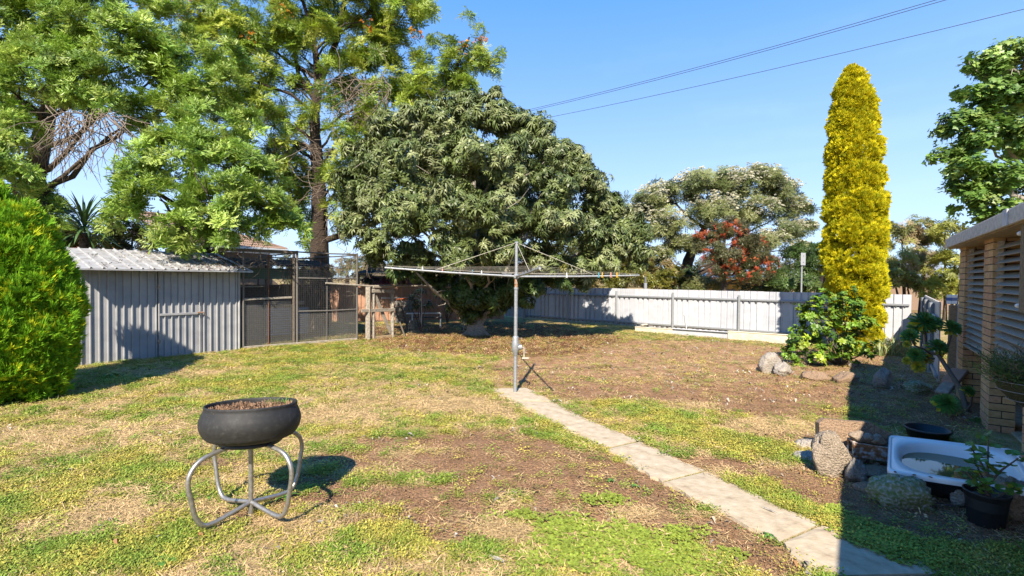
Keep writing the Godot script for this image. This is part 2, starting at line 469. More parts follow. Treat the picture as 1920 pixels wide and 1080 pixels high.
	# leaf litter under the big tree
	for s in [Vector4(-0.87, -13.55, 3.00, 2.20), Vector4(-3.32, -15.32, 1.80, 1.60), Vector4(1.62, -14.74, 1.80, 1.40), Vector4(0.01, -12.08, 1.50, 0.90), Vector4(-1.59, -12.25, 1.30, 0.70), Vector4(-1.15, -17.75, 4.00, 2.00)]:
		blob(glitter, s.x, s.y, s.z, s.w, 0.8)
	var im := Image.create(GN, GN, false, Image.FORMAT_RGB8)
	var k := GS / GN
	for j in GN:
		for i in GN:
			var x := GX0 + i * k
			var z := GZ0 + j * k
			var p := j * GN + i
			var n1 := na.get_noise_2d(x, z)
			var n2 := nb.get_noise_2d(x, z)
			var n3 := nc.get_noise_2d(x, z)
			var so := smoothstep(0.30, 0.80, gsoil[p] * 0.95 + n1 * 0.32 + n2 * 0.50 + n3 * 0.42 - ggreen[p] * 0.40)
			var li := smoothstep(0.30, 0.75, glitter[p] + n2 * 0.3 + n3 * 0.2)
			var gr := smoothstep(-0.20, 0.40, 0.06 + ggreen[p] * 0.36 - gstraw[p] * 0.42 + n1 * 0.30 - n2 * 0.50 + n3 * 0.45)
			gsoil[p] = so
			glitter[p] = li
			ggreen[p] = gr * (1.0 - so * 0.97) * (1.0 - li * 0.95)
			var c := Vector3(0.36, 0.25, 0.118).lerp(Vector3(0.46, 0.35, 0.18), clampf(n2 * 0.9 + n3 * 0.7 + 0.25, 0.0, 1.0))
			c = c.lerp(Vector3(0.22, 0.205, 0.042), gr * 0.7)
			var far := clampf((-z - 6.5) / 3.0, 0.0, 1.0)
			var earth := Vector3(0.20, 0.117, 0.065).lerp(Vector3(0.37, 0.22, 0.126), clampf(far * 0.7 + n3 * 0.6 + n2 * 0.4 + 0.12, 0.0, 1.0))
			c = c.lerp(earth, so)
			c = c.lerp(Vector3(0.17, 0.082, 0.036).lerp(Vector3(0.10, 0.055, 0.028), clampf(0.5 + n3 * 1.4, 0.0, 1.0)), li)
			gstraw[p] = clampf(1.0 - gr - so - li, 0.0, 1.0)
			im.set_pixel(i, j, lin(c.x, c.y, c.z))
	var m := StandardMaterial3D.new()
	m.resource_name = "lawn"
	m.roughness = 0.95
	m.metallic_specular = 0.25
	m.albedo_texture = noise_tex("turf_grain", 1024, 0.05, [[0.42, 0.40, 0.38], [0.8, 0.79, 0.77], [1, 1, 1], [1, 1, 1]], 5)
	m.heightmap_enabled = true
	m.heightmap_texture = noise_tex("turf_height", 1024, 0.045, [], 5)
	m.heightmap_scale = 1.6
	m.uv1_scale = Vector3(1, 1, 1)
	m.detail_enabled = true
	m.detail_blend_mode = BaseMaterial3D.BLEND_MODE_MUL
	m.detail_albedo = ImageTexture.create_from_image(im)
	m.detail_uv_layer = BaseMaterial3D.DETAIL_UV_2
	var xs := [-420.0, -160.0, -70.0, -36.0, -20.0]
	var zs := [420.0, 120.0, 30.0, 8.0, 2.0]
	for i in 221: xs.append(-14.0 + i * 0.13)
	xs.append_array([22.0, 36.0, 70.0, 160.0, 420.0])
	for i in 190: zs.append(-1.0 - i * 0.12)
	zs.append_array([-30.0, -50.0, -90.0, -200.0, -700.0])
	var v := PackedVector3Array()
	var u1 := PackedVector2Array()
	var u2 := PackedVector2Array()
	var nn := PackedVector3Array()
	var idx := PackedInt32Array()
	for z in zs:
		for x in xs:
			v.append(Vector3(x, ground_y(x, z), z))
			u1.append(Vector2(x, z) / 1.7)
			u2.append(Vector2((x - GX0) / GS, (z - GZ0) / GS))
			var e := 0.04
			nn.append(Vector3(ground_y(x - e, z) - ground_y(x + e, z), 2.0 * e, ground_y(x, z - e) - ground_y(x, z + e)).normalized())
	for j in zs.size() - 1:
		for i in xs.size() - 1:
			var a: int = j * xs.size() + i
			var b: int = a + xs.size()
			idx.append_array(PackedInt32Array([a, b, a + 1, a + 1, b, b + 1]))
	var arr := []
	arr.resize(Mesh.ARRAY_MAX)
	arr[Mesh.ARRAY_VERTEX] = v
	arr[Mesh.ARRAY_NORMAL] = nn
	arr[Mesh.ARRAY_TEX_UV] = u1
	arr[Mesh.ARRAY_TEX_UV2] = u2
	arr[Mesh.ARRAY_INDEX] = idx
	var mesh := ArrayMesh.new()
	mesh.add_surface_from_arrays(Mesh.PRIMITIVE_TRIANGLES, arr)
	var o := put_mesh("lawn", mesh, m)
	o.set_meta("kind", "structure")
	o.set_meta("label", "patchy lawn of green grass, straw and bare brown soil")

func make_path() -> void:
	var path := thing("garden_path", "pale concrete slab path from the clothes line to the house", "path")
	path.set_meta("kind", "structure")
	# slab outlines: left and right ends of each joint, walking from the pole to the house
	var J := [[Vector3(-0.336, 0, -7.658), Vector3(0.218, 0, -7.756)], [Vector3(0, 0, -6.908), Vector3(0.575, 0, -6.93)], [Vector3(0.603, 0, -5.716), Vector3(0.948, 0, -6.006)], [Vector3(0.983, 0, -4.994), Vector3(1.356, 0, -5.216)], [Vector3(1.333, 0, -4.19), Vector3(1.758, 0, -4.42)], [Vector3(1.826, 0, -3.232), Vector3(2.196, 0, -3.448)]]
	var last: Array = J[-1]
	var step: Vector3 = (last[0] - J[-2][0])
	J.append([Vector3(1.783, 0, -2.849), Vector3(2.647, 0, -2.862)])
	J.append([J[-1][0] + step * 0.9, J[-1][1] + step * 0.98 + Vector3(0.25, 0, 0)])
	J.append([J[-1][0] + step * 0.98, J[-1][1] + step * 0.98])
	for i in J.size() - 1:
		var st := st_new()
		st.set_smooth_group(0xFFFFFFFF)
		var l0: Vector3 = J[i][0]
		var r0: Vector3 = J[i][1]
		var l1: Vector3 = J[i + 1][0]
		var r1: Vector3 = J[i + 1][1]
		var len_dir := (l1 - l0).normalized()
		var wide := (r0 - l0).normalized() * 0.025
		l0 -= wide; l1 -= wide; r0 += wide; r1 += wide
		l0 += len_dir * 0.014; r0 += len_dir * 0.014; l1 -= len_dir * 0.014; r1 -= len_dir * 0.014
		var top := 0.022 + rr(-0.004, 0.006)
		var n := 14
		var mid := (l0 + r0 + l1 + r1) * 0.25 - Vector3(0, 0.3, 0)
		var rows := []
		for a in n + 1:
			var t := a / float(n)
			var l := l0.lerp(l1, t)
			var r := r0.lerp(r1, t)
			var side := (r - l).normalized()
			l += side * (nb.get_noise_2d(l.x * 2.0, l.z * 2.0) * 0.05 + nc.get_noise_2d(l.x, l.z) * 0.022)
			r += side * (nb.get_noise_2d(r.x * 2.0, r.z * 2.0) * 0.05 + nc.get_noise_2d(r.x, r.z) * 0.022)
			var row := []
			for b in 5:
				var q := l.lerp(r, b / 4.0)
				var edge := 0.006 if (b == 0 or b == 4 or a == 0 or a == n) else 0.0
				row.append(q + Vector3(0, top - edge + nb.get_noise_2d(q.x, q.z) * 0.003, 0))
			rows.append(row)
		for a in n:
			for b in 4:
				face(st, [rows[a][b], rows[a][b + 1], rows[a + 1][b + 1], rows[a + 1][b]], mid)
			for b in [0, 4]:
				var dn := Vector3(0, -0.06, 0)
				face(st, [rows[a][b], rows[a + 1][b], rows[a + 1][b] + dn, rows[a][b] + dn], mid)
		for a in [0, n]:
			for b in 4:
				var dn := Vector3(0, -0.06, 0)
				face(st, [rows[a][b], rows[a][b + 1], rows[a][b + 1] + dn, rows[a][b] + dn], mid)
		put("paving_slab", st, M.concrete, path)

# ---------------------------------------------------------------- shed
func make_shed() -> void:
	var L := Vector3(-8.25, 0, -9.27)
	var N := -FV                                    # front looks into the yard
	var shed := thing("garden_shed", "low grey ribbed metal garden shed with a skillion roof at the left", "shed", L)
	var W := 2.92
	var H0 := 1.85
	var D := 1.55
	var H1 := 2.2
	var up := Vector3.UP
	for seg in [[0.0, 0.66, 0.0], [0.66, 1.31, 0.0], [2.105, 2.92, 0.0]]:
		var st := st_new()
		ribbed(st, FU * seg[0], FU, up, N, seg[1] - seg[0] - 0.002, H0, 0.136, 0.034, 0.030, 0.06)
		put("wall_panel", st, M.shed, shed)
	for side in [0.0, W]:
		var st := st_new()
		ribbed(st, FU * side, FV, up, FU * (1.0 if side > 0.0 else -1.0), D, H0, 0.136, 0.018, 0.034, 0.1)
		put("side_wall", st, M.shed, shed)
		st = st_new()                               # gable above the side wall
		st.set_smooth_group(0xFFFFFFFF)
		var a: Vector3 = FU * side + up * H0
		var e: Vector3 = FU * (0.004 if side > 0.0 else -0.004)
		face(st, [a + e, a + FV * D + e, a + FV * D + up * (H1 - H0) + e], a + FV * D * 0.6 - e * 50.0)
		face(st, [a - e, a + FV * D - e, a + FV * D + up * (H1 - H0) - e], a + FV * D * 0.6 + e * 50.0)
		put("gable", st, M.shed, shed)
	var bw := st_new()
	ribbed(bw, FV * D, FU, up, FV, W, H1 - 0.02, 0.136, 0.018)
	put("back_wall", bw, M.shed, shed)
	# door, hung a little in front of the wall line
	var st := st_new()
	ribbed(st, FU * 1.325 + N * 0.012 + up * 0.03, FU, up, N, 0.765, H0 - 0.06, 0.128, 0.03, 0.030, 0.09)
	var door := put("door", st, M.shed, shed)
	st = st_new()
	bar(st, FU * 1.34 + N * 0.045 + up * 0.915, FU * 2.10 + N * 0.045 + up * 0.915, 0.05, 0.02, 0.004)
	put("door_rail", st, M.shed, door)
	st = st_new()
	for x in [1.327, 2.088]:
		bar(st, FU * x + N * 0.036 + up * 0.03, FU * x + N * 0.036 + up * (H0 - 0.03), 0.02, 0.018)
	bar(st, FU * 1.33 + N * 0.036 + up * 0.03, FU * 2.09 + N * 0.036 + up * 0.03, 0.03, 0.02)
	put("door_frame", st, M.shed, door)
	st = st_new()
	box(st, FU * 2.09 + N * 0.065 + up * 0.93, Vector3(0.11, 0.035, 0.02), along(FU), 0.004)
	tube(st, [FU * 2.06 + N * 0.07 + up * 0.93, FU * 2.17 + N * 0.075 + up * 0.925], [0.009], 6)
	tube(st, [FU * 2.16 + N * 0.07 + up * 0.92, FU * 2.20 + N * 0.07 + up * 0.86], [0.007], 6)
	put("latch", st, M.rust, door)
	for y in [0.35, 1.5]:
		st = st_new()
		box(st, FU * 1.322 + N * 0.04 + up * y, Vector3(0.05, 0.07, 0.014), along(FU), 0.003)
		put("hinge", st, M.rust, door)
	for x in [0.0, W]:
		st = st_new()
		bar(st, FU * x + N * 0.026, FU * x + N * 0.026 + up * H0, 0.05, 0.03, 0.004)
		put("corner_trim", st, M.shed, shed)
	# roof: three sheets and a front flashing
	var over := 0.42
	var slope := (FV * (D + over + 0.05) + up * (H1 - H0 + 0.1)).normalized()
	var ln := (FV * (D + over + 0.05) + up * (H1 - H0 + 0.1)).length()
	var rn := FU.cross(slope).normalized()
	if rn.y < 0.0: rn = -rn
	for k in 4:
		var rs := st_new()
		var o := -FU * 0.14 + FU * k * 0.80 + N * over + up * (H0 + 0.012 + k * 0.002)
		ribbed(rs, o, FU, slope, rn, 0.80, ln, 0.19, 0.026, 0.036, 0.08)
		put("roof_sheet", rs, M.shed_roof, shed)
	st = st_new()
	bar(st, -FU * 0.15 + N * (over - 0.004) + up * (H0 - 0.006), FU * (W + 0.15) + N * (over - 0.004) + up * (H0 - 0.006), 0.03, 0.012, 0.003)
	put("roof_flashing", st, M.shed_roof, shed)
	st = st_new()
	bar(st, -FU * 0.1 + N * 0.03 + up * (H0 + 0.03), FU * (W + 0.1) + N * 0.03 + up * (H0 + 0.03), 0.05, 0.05)
	put("roof_beam", st, M.wood_dark, shed)
	# leaf litter blown onto the roof
	var xf := []
	var cols := PackedColorArray()
	for i in 900:
		var t := 1.0 - pow(rng.randf(), 1.8) * 0.95
		var s := rng.randf()
		if rng.randf() > t * 0.9: continue
		xf.append(Transform3D(Basis(unit(), rr(0, TAU)).scaled(Vector3.ONE * rr(0.5, 1.2)), FU * W * t + N * over + up * (H0 + 0.035) + slope * ln * s))
		cols.append(Color(rr(0.05, 0.16), rr(0.04, 0.09), rr(0.02, 0.04)))
	scatter(shed, "roof_litter", litter_mesh(), M.dry, xf, cols)

# ---------------------------------------------------------------- aviary, gate
func wire_panel(parent: Node3D, a: Vector3, b: Vector3, h: float, step := 0.05, r := 0.0009, y0 := 0.02) -> void:
	var st := st_new()
	var d := b - a
	var n := int(d.length() / step)
	for i in n + 1:
		var p := a + d * i / n
		tube(st, [p + Vector3(0, y0, 0), p + Vector3(0, h, 0)], [r], 3, false)
	n = int((h - y0) / step)
	for i in n + 1:
		var y := Vector3(0, y0 + (h - y0) * i / n, 0)
		tube(st, [a + y, b + y], [r], 3, false)
	var o := put("wire_netting", st, M.wire, parent)
	o.set_meta("kind", "stuff")

func make_aviary() -> void:
	var A := Vector3(-6.36, 0, -11.62)
	var B := Vector3(-5.46, 0, -12.47)
	var C := Vector3(-4.26, 0, -13.50)
	var av := thing("bird_aviary", "old walk-in bird aviary of galvanised pipe and wire beside the shed", "aviary", B)
	var a := A - B
	var c := C - B
	var back := Vector3(-1.9, 0, -1.75)
	var up := Vector3.UP
	var st := st_new()
	bar(st, a + up * 2.36, up * 2.36, 0.07, 0.05, 0.006)
	bar(st, a * 1.5 + up * 2.36, a + up * 2.36, 0.07, 0.05, 0.006)
	put("top_beam", st, M.wood_dark, av)
	for p in [[a, 2.36, 0.024], [Vector3.ZERO, 2.40, 0.03], [c, 2.40, 0.026], [c + back, 2.3, 0.024], [back, 2.3, 0.024]]:
		st = st_new()
		tube(st, [p[0], p[0] + up * p[1]], [p[2]], 8)
		put("post", st, M.old_pipe, av)
	st = st_new()
	bar(st, Vector3(-0.06, 0, 0.05), Vector3(-0.06, 2.36, 0.05), 0.06, 0.045, 0.006)
	put("timber_post", st, M.wood_dark, av)
	for p in [[c * 0.48, 1.75], [a * 0.55, 2.3], [c * 0.25 + back * 0.5, 2.25], [c * 0.75 + back * 0.5, 2.25]]:
		st = st_new()
		tube(st, [p[0], p[0] + up * p[1]], [0.013], 6)
		put("stake", st, M.rusty_pole if p[0] != c * 0.48 else M.old_pipe, av)
	for q in [[Vector3.ZERO, c, 2.37], [Vector3.ZERO, c, 1.71], [Vector3.ZERO, c, 0.86], [c, c + back, 2.35], [back, c + back, 2.3], [Vector3.ZERO, back, 2.34]]:
		st = st_new()
		tube(st, [q[0] + up * q[2], (q[0] + q[1]) * 0.5 + up * (q[2] - 0.012), q[1] + up * q[2]], [0.019], 7)
		put("rail", st, M.old_pipe, av)
	st = st_new()
	bar(st, a + up * 1.19, a * 0.1 + up * 1.22, 0.05, 0.03, 0.005)
	put("perch_rail", st, M.wood_grey, av)
	st = st_new()
	bar(st, a + up * 0.04, c + Vector3(0.0, 0.04, 0.0), 0.07, 0.05, 0.008)
	put("ground_sill", st, M.wood_grey, av)
	wire_panel(av, a, Vector3.ZERO, 2.34)
	wire_panel(av, Vector3.ZERO, c, 2.36)
	wire_panel(av, c, c + back, 2.34)
	for q in [[a, Vector3.ZERO, 1.05], [Vector3.ZERO, c, 0.84]]:
		st = st_new()
		var off := Vector3(-0.02, 0, -0.02)
		bar(st, q[0] + off + up * q[2] * 0.5, q[1] + off + up * q[2] * 0.5, q[2], 0.003)
		put("shade_cloth", st, M.shade_cloth, av)
	# hut inside
	var H := Vector3(-7.6, 0, -12.6)
	var d := Vector3(2.0, 0, -1.9).normalized()
	var nb2 := Vector3(-d.z, 0, d.x)
	if nb2.z < 0.0: nb2 = -nb2
	var hut := thing("nesting_hut", "dark sheet-metal roosting hut inside the wire aviary", "hut", H)
	var W := 2.76
	st = st_new()
	corrugated(st, nb2 * 0.35 + up * 2.03, d, (-nb2 * 1.3 + up * 0.22).normalized(), up, W + 0.25, 1.32, 0.11, 0.012)
	put("hut_roof", st, M.black_iron, hut)
	st = st_new()
	bar(st, nb2 * 0.12 + up * 1.83, d * W + nb2 * 0.12 + up * 1.80, 0.30, 0.015)
	put("green_board", st, M.coop_green, hut)
	st = st_new()
	bar(st, -nb2 * 0.9 + up * 0.75, d * W - nb2 * 0.9 + up * 0.75, 1.5, 0.02)
	put("hut_wall", st, M.dark_inside, hut)
	st = st_new()
	bar(st, -nb2 * 0.9 + d * W + up * 0.6, d * W + up * 0.6, 1.2, 0.02)
	put("hut_wall", st, M.dark_inside, hut)
	for x in [0.3, 1.2, 2.2, 2.74]:
		st = st_new()
		bar(st, d * x, d * x + up * 2.03, 0.05, 0.05)
		put("hut_post", st, M.wood_dark, hut)
	st = st_new()
	bar(st, up * 1.45 + nb2 * 0.05, d * 1.1 + up * 1.47 + nb2 * 0.05, 0.025, 0.3, 0.005)
	put("shelf", st, M.wood_grey, hut)
	st = st_new()
	bar(st, d * 0.05 + up * 0.5 + nb2 * 0.04, d * 1.15 + up * 0.5 + nb2 * 0.04, 1.0, 0.012)
	put("cement_sheet", st, M.sheet_grey, hut)
	st = st_new()
	corrugated(st, d * 1.15 + up * 0.12 + nb2 * 0.14, up, d, nb2, 0.75, 1.15, 0.076, 0.011)
	put("corrugated_sheet", st, M.corr_blue, hut)
	st = st_new()
	bar(st, d * 1.1 + up * 1.02 + nb2 * 0.1, d * 2.2 + up * 1.0 + nb2 * 0.1, 0.09, 0.03, 0.006)
	put("top_board", st, M.wood_grey, hut)
	twig_tangle(hut, "brushwood", H + d * 0.7 + up * 2.16 - nb2 * 0.2, Vector3(0.9, 0.06, 0.7), 70, 0.9, 0.008, 0.05, M.dead_twig)
	twig_tangle(hut, "brushwood", H + d * 2.2 + up * 2.0 + nb2 * 0.3, Vector3(0.5, 0.1, 0.4), 60, 1.1, 0.008, 0.7, M.dead_twig)
	twig_tangle(hut, "brushwood", H + d * 2.9 + up * 1.4, Vector3(0.4, 0.4, 0.4), 40, 1.0, 0.007, 0.5, M.dead_twig)
	# gate
	var P := Vector3(-4.0, 0, -13.67)
	var gd := Vector3(0.46, 0, -0.62).normalized()
	var gate := thing("timber_gate", "grey weathered timber gate with a diagonal brace at the aviary end", "gate", P)
	var gm: Material = M.wood_grey
	for q in [["gate_post", Vector3.ZERO, 1.48, 0.13], ["gate_stile", gd * 0.17, 1.42, 0.085], ["gate_stile", gd * 0.85, 1.42, 0.10]]:
		st = st_new()
		bar(st, q[1] - Vector3(0, 0.03, 0), q[1] + up * q[2], q[3], 0.07 if q[0] == "gate_stile" else 0.12, 0.012)
		put(q[0], st, gm, gate)
	for y in [1.36, 0.82]:
		st = st_new()
		var off := Vector3(0.03, 0, 0.04)
		bar(st, gd * (0.10 if y > 1.0 else -0.25) + off + up * y, gd * 0.92 + off + up * (y - 0.02), 0.09, 0.03, 0.006)
		put("gate_rail", st, gm, gate)
	st = st_new()
	bar(st, gd * 0.22 + up * 1.25, gd * 0.80 + up * 0.12, 0.10, 0.03, 0.006)
	put("gate_brace", st, gm, gate)
	st = st_new()
	bar(st, gd * 0.14 + up * 1.47, gd * 0.95 + up * 1.47, 0.06, 0.08, 0.008)
	put("lintel", st, gm, gate)
	st = st_new()
	bar(st, gd * 0.1 + up * 0.03, gd * 0.95 + up * 0.03, 0.09, 0.05, 0.006)
	put("gate_step", st, M.soffit, gate)
	wire_panel(gate, gd * 0.18, gd * 0.84, 1.36, 0.05)
	# long pale rail running on from the gate, and the pen netting hung below it
	var pen := thing("pen_fence", "low wire pen fence with a pale sagging top rail right of the gate", "fence", Vector3(-4.0, 0, -13.7))
	st = st_new()
	var e := Vector3(-1.55, 1.50, -16.4) - Vector3(-4.0, 0, -13.7)
	tube(st, [Vector3(-0.9, 1.58, 0.8), Vector3(0.0, 1.50, 0.0), e * 0.5 + up * 0.74, e], [0.026], 7)
	put("top_rail", st, M.wood_grey, pen)
	for t in [0.5, 0.98]:
		st = st_new()
		tube(st, [Vector3(e.x * t, -0.02, e.z * t), Vector3(e.x * t + 0.01, 1.75 - t * 0.25, e.z * t)], [0.02], 6)
		put("stake", st, M.galv, pen)
	wire_panel(pen, Vector3(0.9, 0, -1.0), Vector3(e.x, 0, e.z), 1.4, 0.1, 0.0012)

# ---------------------------------------------------------------- fences
func make_fences() -> void:
	var up := Vector3.UP
	# back fence of silver sheet
	var d := -FV
	var nf := Vector3(-0.618, 0, 0.786)
	var o0 := Vector3(0.58, 0, -21.27)
	var fence := thing("sheet_metal_fence", "long silvery ribbed metal fence across the back of the yard", "fence", o0)
	for i in 6:
		var p := d * 2.165 * i
		var st := st_new()
		var w := 2.163
		if i == 0:
			var s0 := st_new()
			ribbed(s0, p - d * 1.1 + up * (1.0 - 0.94), d, up, -nf, 1.09, 1.36, 0.19, 0.026, 0.03, 0.05)
			put("fence_sheet", s0, M.zinc, fence)
		for k in 3:
			st = st_new()
			ribbed(st, p + d * w / 3.0 * k - nf * 0.002 * (k % 2) + up * (0.05 + rr(-0.006, 0.006)), d, up, -nf, w / 3.0 - 0.002, 1.36, 0.19, 0.042, 0.075, 0.06 + 0.01 * k)
			put("fence_sheet", st, [M.zinc, M.zinc_worn, M.zinc_fresh][(i * 5 + k * 2) % 3], fence)
		st = st_new()
		bar(st, p + nf * 0.06 - up * 0.05, p + nf * 0.06 + up * (1.30 + rr(-0.02, 0.02)), 0.075, 0.05, 0.008)
		put("fence_post", st, M.galv, fence)
		for y in [1.13, 0.15]:
			st = st_new()
			bar(st, p + d * 0.042 + nf * 0.028 + up * y, p + d * (2.163 - 0.042) + nf * 0.028 + up * (y + rr(-0.004, 0.004)), 0.065, 0.045, 0.01)
			put("fence_rail", st, M.galv, fence)
			st = st_new()
			for k in 11:
				box(st, p + d * (0.13 + 0.19 * k) + nf * 0.02 + up * (y - 0.048), Vector3(0.03, 0.03, 0.03), along(d))
			put("rail_clips", st, M.galv_dark, fence).set_meta("kind", "stuff")
	# side fence, seen from the shaded side
	var c0 := Vector3(11.0, 0, -13.08)
	var sf := thing("side_fence", "shaded pale ribbed metal fence running back beside the house", "fence", c0)
	var ds := -FU
	for i in 3:
		var p := ds * (0.03 + 2.03 * i)
		for k in 3:
			var st := st_new()
			ribbed(st, p + ds * 0.675 * k + up * 0.05, ds, up, -FV, 0.672, 1.36, 0.19, 0.026, 0.03, 0.07)
			put("fence_sheet", st, M.zinc, sf)
		var st2 := st_new()
		bar(st2, p + ds * 0.6 + FV * 0.05, p + ds * 0.6 + FV * 0.05 + up * 1.36, 0.09, 0.05, 0.008)
		put("fence_post", st2, M.galv, sf)
		for y in [1.13, 0.15]:
			st2 = st_new()
			bar(st2, p + FV * 0.028 + up * y, p + ds * 2.02 + FV * 0.028 + up * y, 0.06, 0.045, 0.01)
			put("fence_rail", st2, M.galv, sf)
	# return panel between side fence and house
	var rp := thing("fence_return_panel", "narrow white metal fence panel with a brown post against the brick house", "fence", Vector3(7.18, 0, -8.05))
	var q := [[Vector3(0.0, 0, 0.0), 0.10, M.tan_rib, 1.38, 0.05], [Vector3(0.10, 0, 0.03), 0.13, M.zinc, 1.40, 0.02], [Vector3(0.235, 0, 0.06), 0.14, M.zinc, 1.39, 0.03]]
	for s in q:
		var st := st_new()
		bar(st, s[0] + up * s[3] * 0.5, s[0] + Vector3(s[1], s[3] * 0.5, 0.02), s[3], s[4], 0.006)
		put("brown_post" if s[2] == M.tan_rib else "white_sheet", st, s[2], rp)
	# neighbour's salmon-brown fence behind the aviary
	var a := Vector3(-8.6, 0, -18.3)
	var b := Vector3(-0.35, 0, -20.75)
	var bd := (b - a).normalized()
	var bn := Vector3(-bd.z, 0, bd.x)
	if bn.z < 0.0: bn = -bn
	var bf := thing("brown_metal_fence", "salmon-brown ribbed metal boundary fence behind the aviary", "fence", a)
	var ln := a.distance_to(b)
	for i in 10:
		var st := st_new()
		ribbed(st, bd * ln * i / 10.0 + up * (0.03 + rr(-0.008, 0.008)), bd, up, bn, ln / 10.0 - 0.004, 1.43, 0.165, 0.04, 0.05, 0.05)
		put("fence_sheet", st, M.salmon, bf)
	for i in 5:
		var st := st_new()
		bar(st, bd * (ln * i / 4.0) - bn * 0.03, bd * (ln * i / 4.0) - bn * 0.03 + up * 1.45, 0.06, 0.04)
		put("fence_post", st, M.salmon, bf)
	var st3 := st_new()
	bar(st3, bd * 3.6 + bn * 0.06 + up * 0.93, bd * 5.0 + bn * 0.06 + up * 0.93, 0.05, 0.03)
	put("fence_rail", st3, M.zinc, bf)

# ---------------------------------------------------------------- house
func make_house() -> void:
	var up := Vector3.UP
	var P2 := Vector3(5.64, 0, -5.77)
	var IN := -HV
	var house := thing("brick_house", "tan brick house wing with louvred screens between its piers", "house", P2)
	for k in 3:
		var a: Vector3 = HU * [1.78, 0.0, -1.90][k]
		var st := st_new()
		box(st, a + HU * 0.235 + IN * 0.115 + up * 1.12, Vector3(0.458, 2.30, 0.218), along(HU))
		var pier := put("pier", st, M.mortar, house)
		for c in 27:
			var y := c * 0.086 + 0.036
			var list := [[0.115, 0.055, 0.23, 0.11], [0.355, 0.055, 0.23, 0.11], [0.115, 0.175, 0.23, 0.11]] if c % 2 == 0 else [[0.055, 0.115, 0.11, 0.23], [0.235, 0.055, 0.23, 0.11], [0.415, 0.115, 0.11, 0.23]]
			for q in list:
				var bs := st_new()
				var j := rr(-0.002, 0.003)
				box(bs, a + HU * q[0] + IN * (q[1] - j) + up * y, Vector3(q[2], 0.076, q[3]), along(HU).rotated(Vector3.UP, rr(-0.006, 0.006)), 0.004)
				put("brick", bs, M["brick%d" % (rng.randi() % 4)], pier)
	# louvred screens
	for q in [[0.475, 1.775], [-1.425, -0.005]]:
		var mid: Vector3 = HU * (q[0] + q[1]) * 0.5
		var w: float = q[1] - q[0]
		for k in 16:
			var st := st_new()
			var b := along(HU) * Basis(Vector3.RIGHT, deg_to_rad(-34 + rr(-2.5, 2.5)))
			box(st, mid + IN * 0.065 + up * (2.17 - 0.0838 * k), Vector3(w - 0.03, 0.012, 0.115), b, 0.004)
			put("louvre_slat", st, M.slat, house)
		for e in [q[0] + 0.008, q[1] - 0.008]:
			var st := st_new()
			bar(st, HU * e + IN * 0.06 + up * 0.84, HU * e + IN * 0.06 + up * 2.24, 0.016, 0.11)
			put("louvre_stile", st, M.slat, house)
		var st2 := st_new()
		bar(st2, mid - HU * w * 0.49 + IN * 0.06 + up * 0.835, mid + HU * w * 0.49 + IN * 0.06 + up * 0.835, 0.03, 0.12, 0.004)
		put("louvre_sill", st2, M.slat, house)
	# wall set back in the shade, and the slab
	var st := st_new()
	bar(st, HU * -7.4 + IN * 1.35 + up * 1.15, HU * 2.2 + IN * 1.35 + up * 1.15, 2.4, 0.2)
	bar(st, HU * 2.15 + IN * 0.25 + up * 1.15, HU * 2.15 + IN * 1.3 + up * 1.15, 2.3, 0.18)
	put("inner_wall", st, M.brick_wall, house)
	st = st_new()
	box(st, HU * -2.6 + IN * 0.75 + up * 0.0, Vector3(9.6, 0.07, 1.1), along(HU))
	put("porch_slab", st, M.concrete, house)
	st = st_new()
	box(st, HU * -2.62 + IN * 1.3 + up * 2.285, Vector3(9.8, 0.02, 2.86), along(HU))
	put("soffit", st, M.soffit, house)
	st = st_new()
	box(st, HU * -2.62 - IN * 0.15 + up * 2.36, Vector3(9.84, 0.145, 0.03), along(HU), 0.006)
	box(st, HU * 2.30 + IN * 1.3 + up * 2.36, Vector3(0.03, 0.145, 2.9), along(HU), 0.006)
	put("fascia", st, M.fascia, house)
	st = st_new()
	box(st, HU * -2.62 + IN * 1.3 + up * 2.42, Vector3(9.84, 0.04, 2.86), along(HU) * Basis(Vector3.RIGHT, 0.012))
	put("roof", st, M.shed_roof, house)
	st = st_new()
	box(st, HU * -1.52 - IN * 0.172 + up * 2.362, Vector3(0.16, 0.155, 0.015), along(HU), 0.003)
	box(st, HU * -1.54 - IN * 0.182 + up * 2.39, Vector3(0.02, 0.03, 0.015), along(HU), 0.003)
	put("fascia_joint", st, M.zinc, house)
	# ribbed blind pulled half down at the near end
	st = st_new()
	ribbed(st, HU * -2.75 - IN * 0.10 + up * 1.49, HU, up, HV, 1.0, 0.78, 0.052, 0.016, 0.026, 0.01)
	var blind := put("ribbed_blind", st, M.tan_rib, house)
	for y in [1.545, 2.20]:
		st = st_new()
		tube(st, [HU * -1.76 - IN * 0.10 + up * y, HU * -1.67 - IN * 0.10 + up * y], [0.022], 8)
		box(st, HU * -1.70 - IN * 0.06 + up * y, Vector3(0.05, 0.05, 0.08), along(HU), 0.01)
		put("blind_bracket", st, M.white_paint, blind)

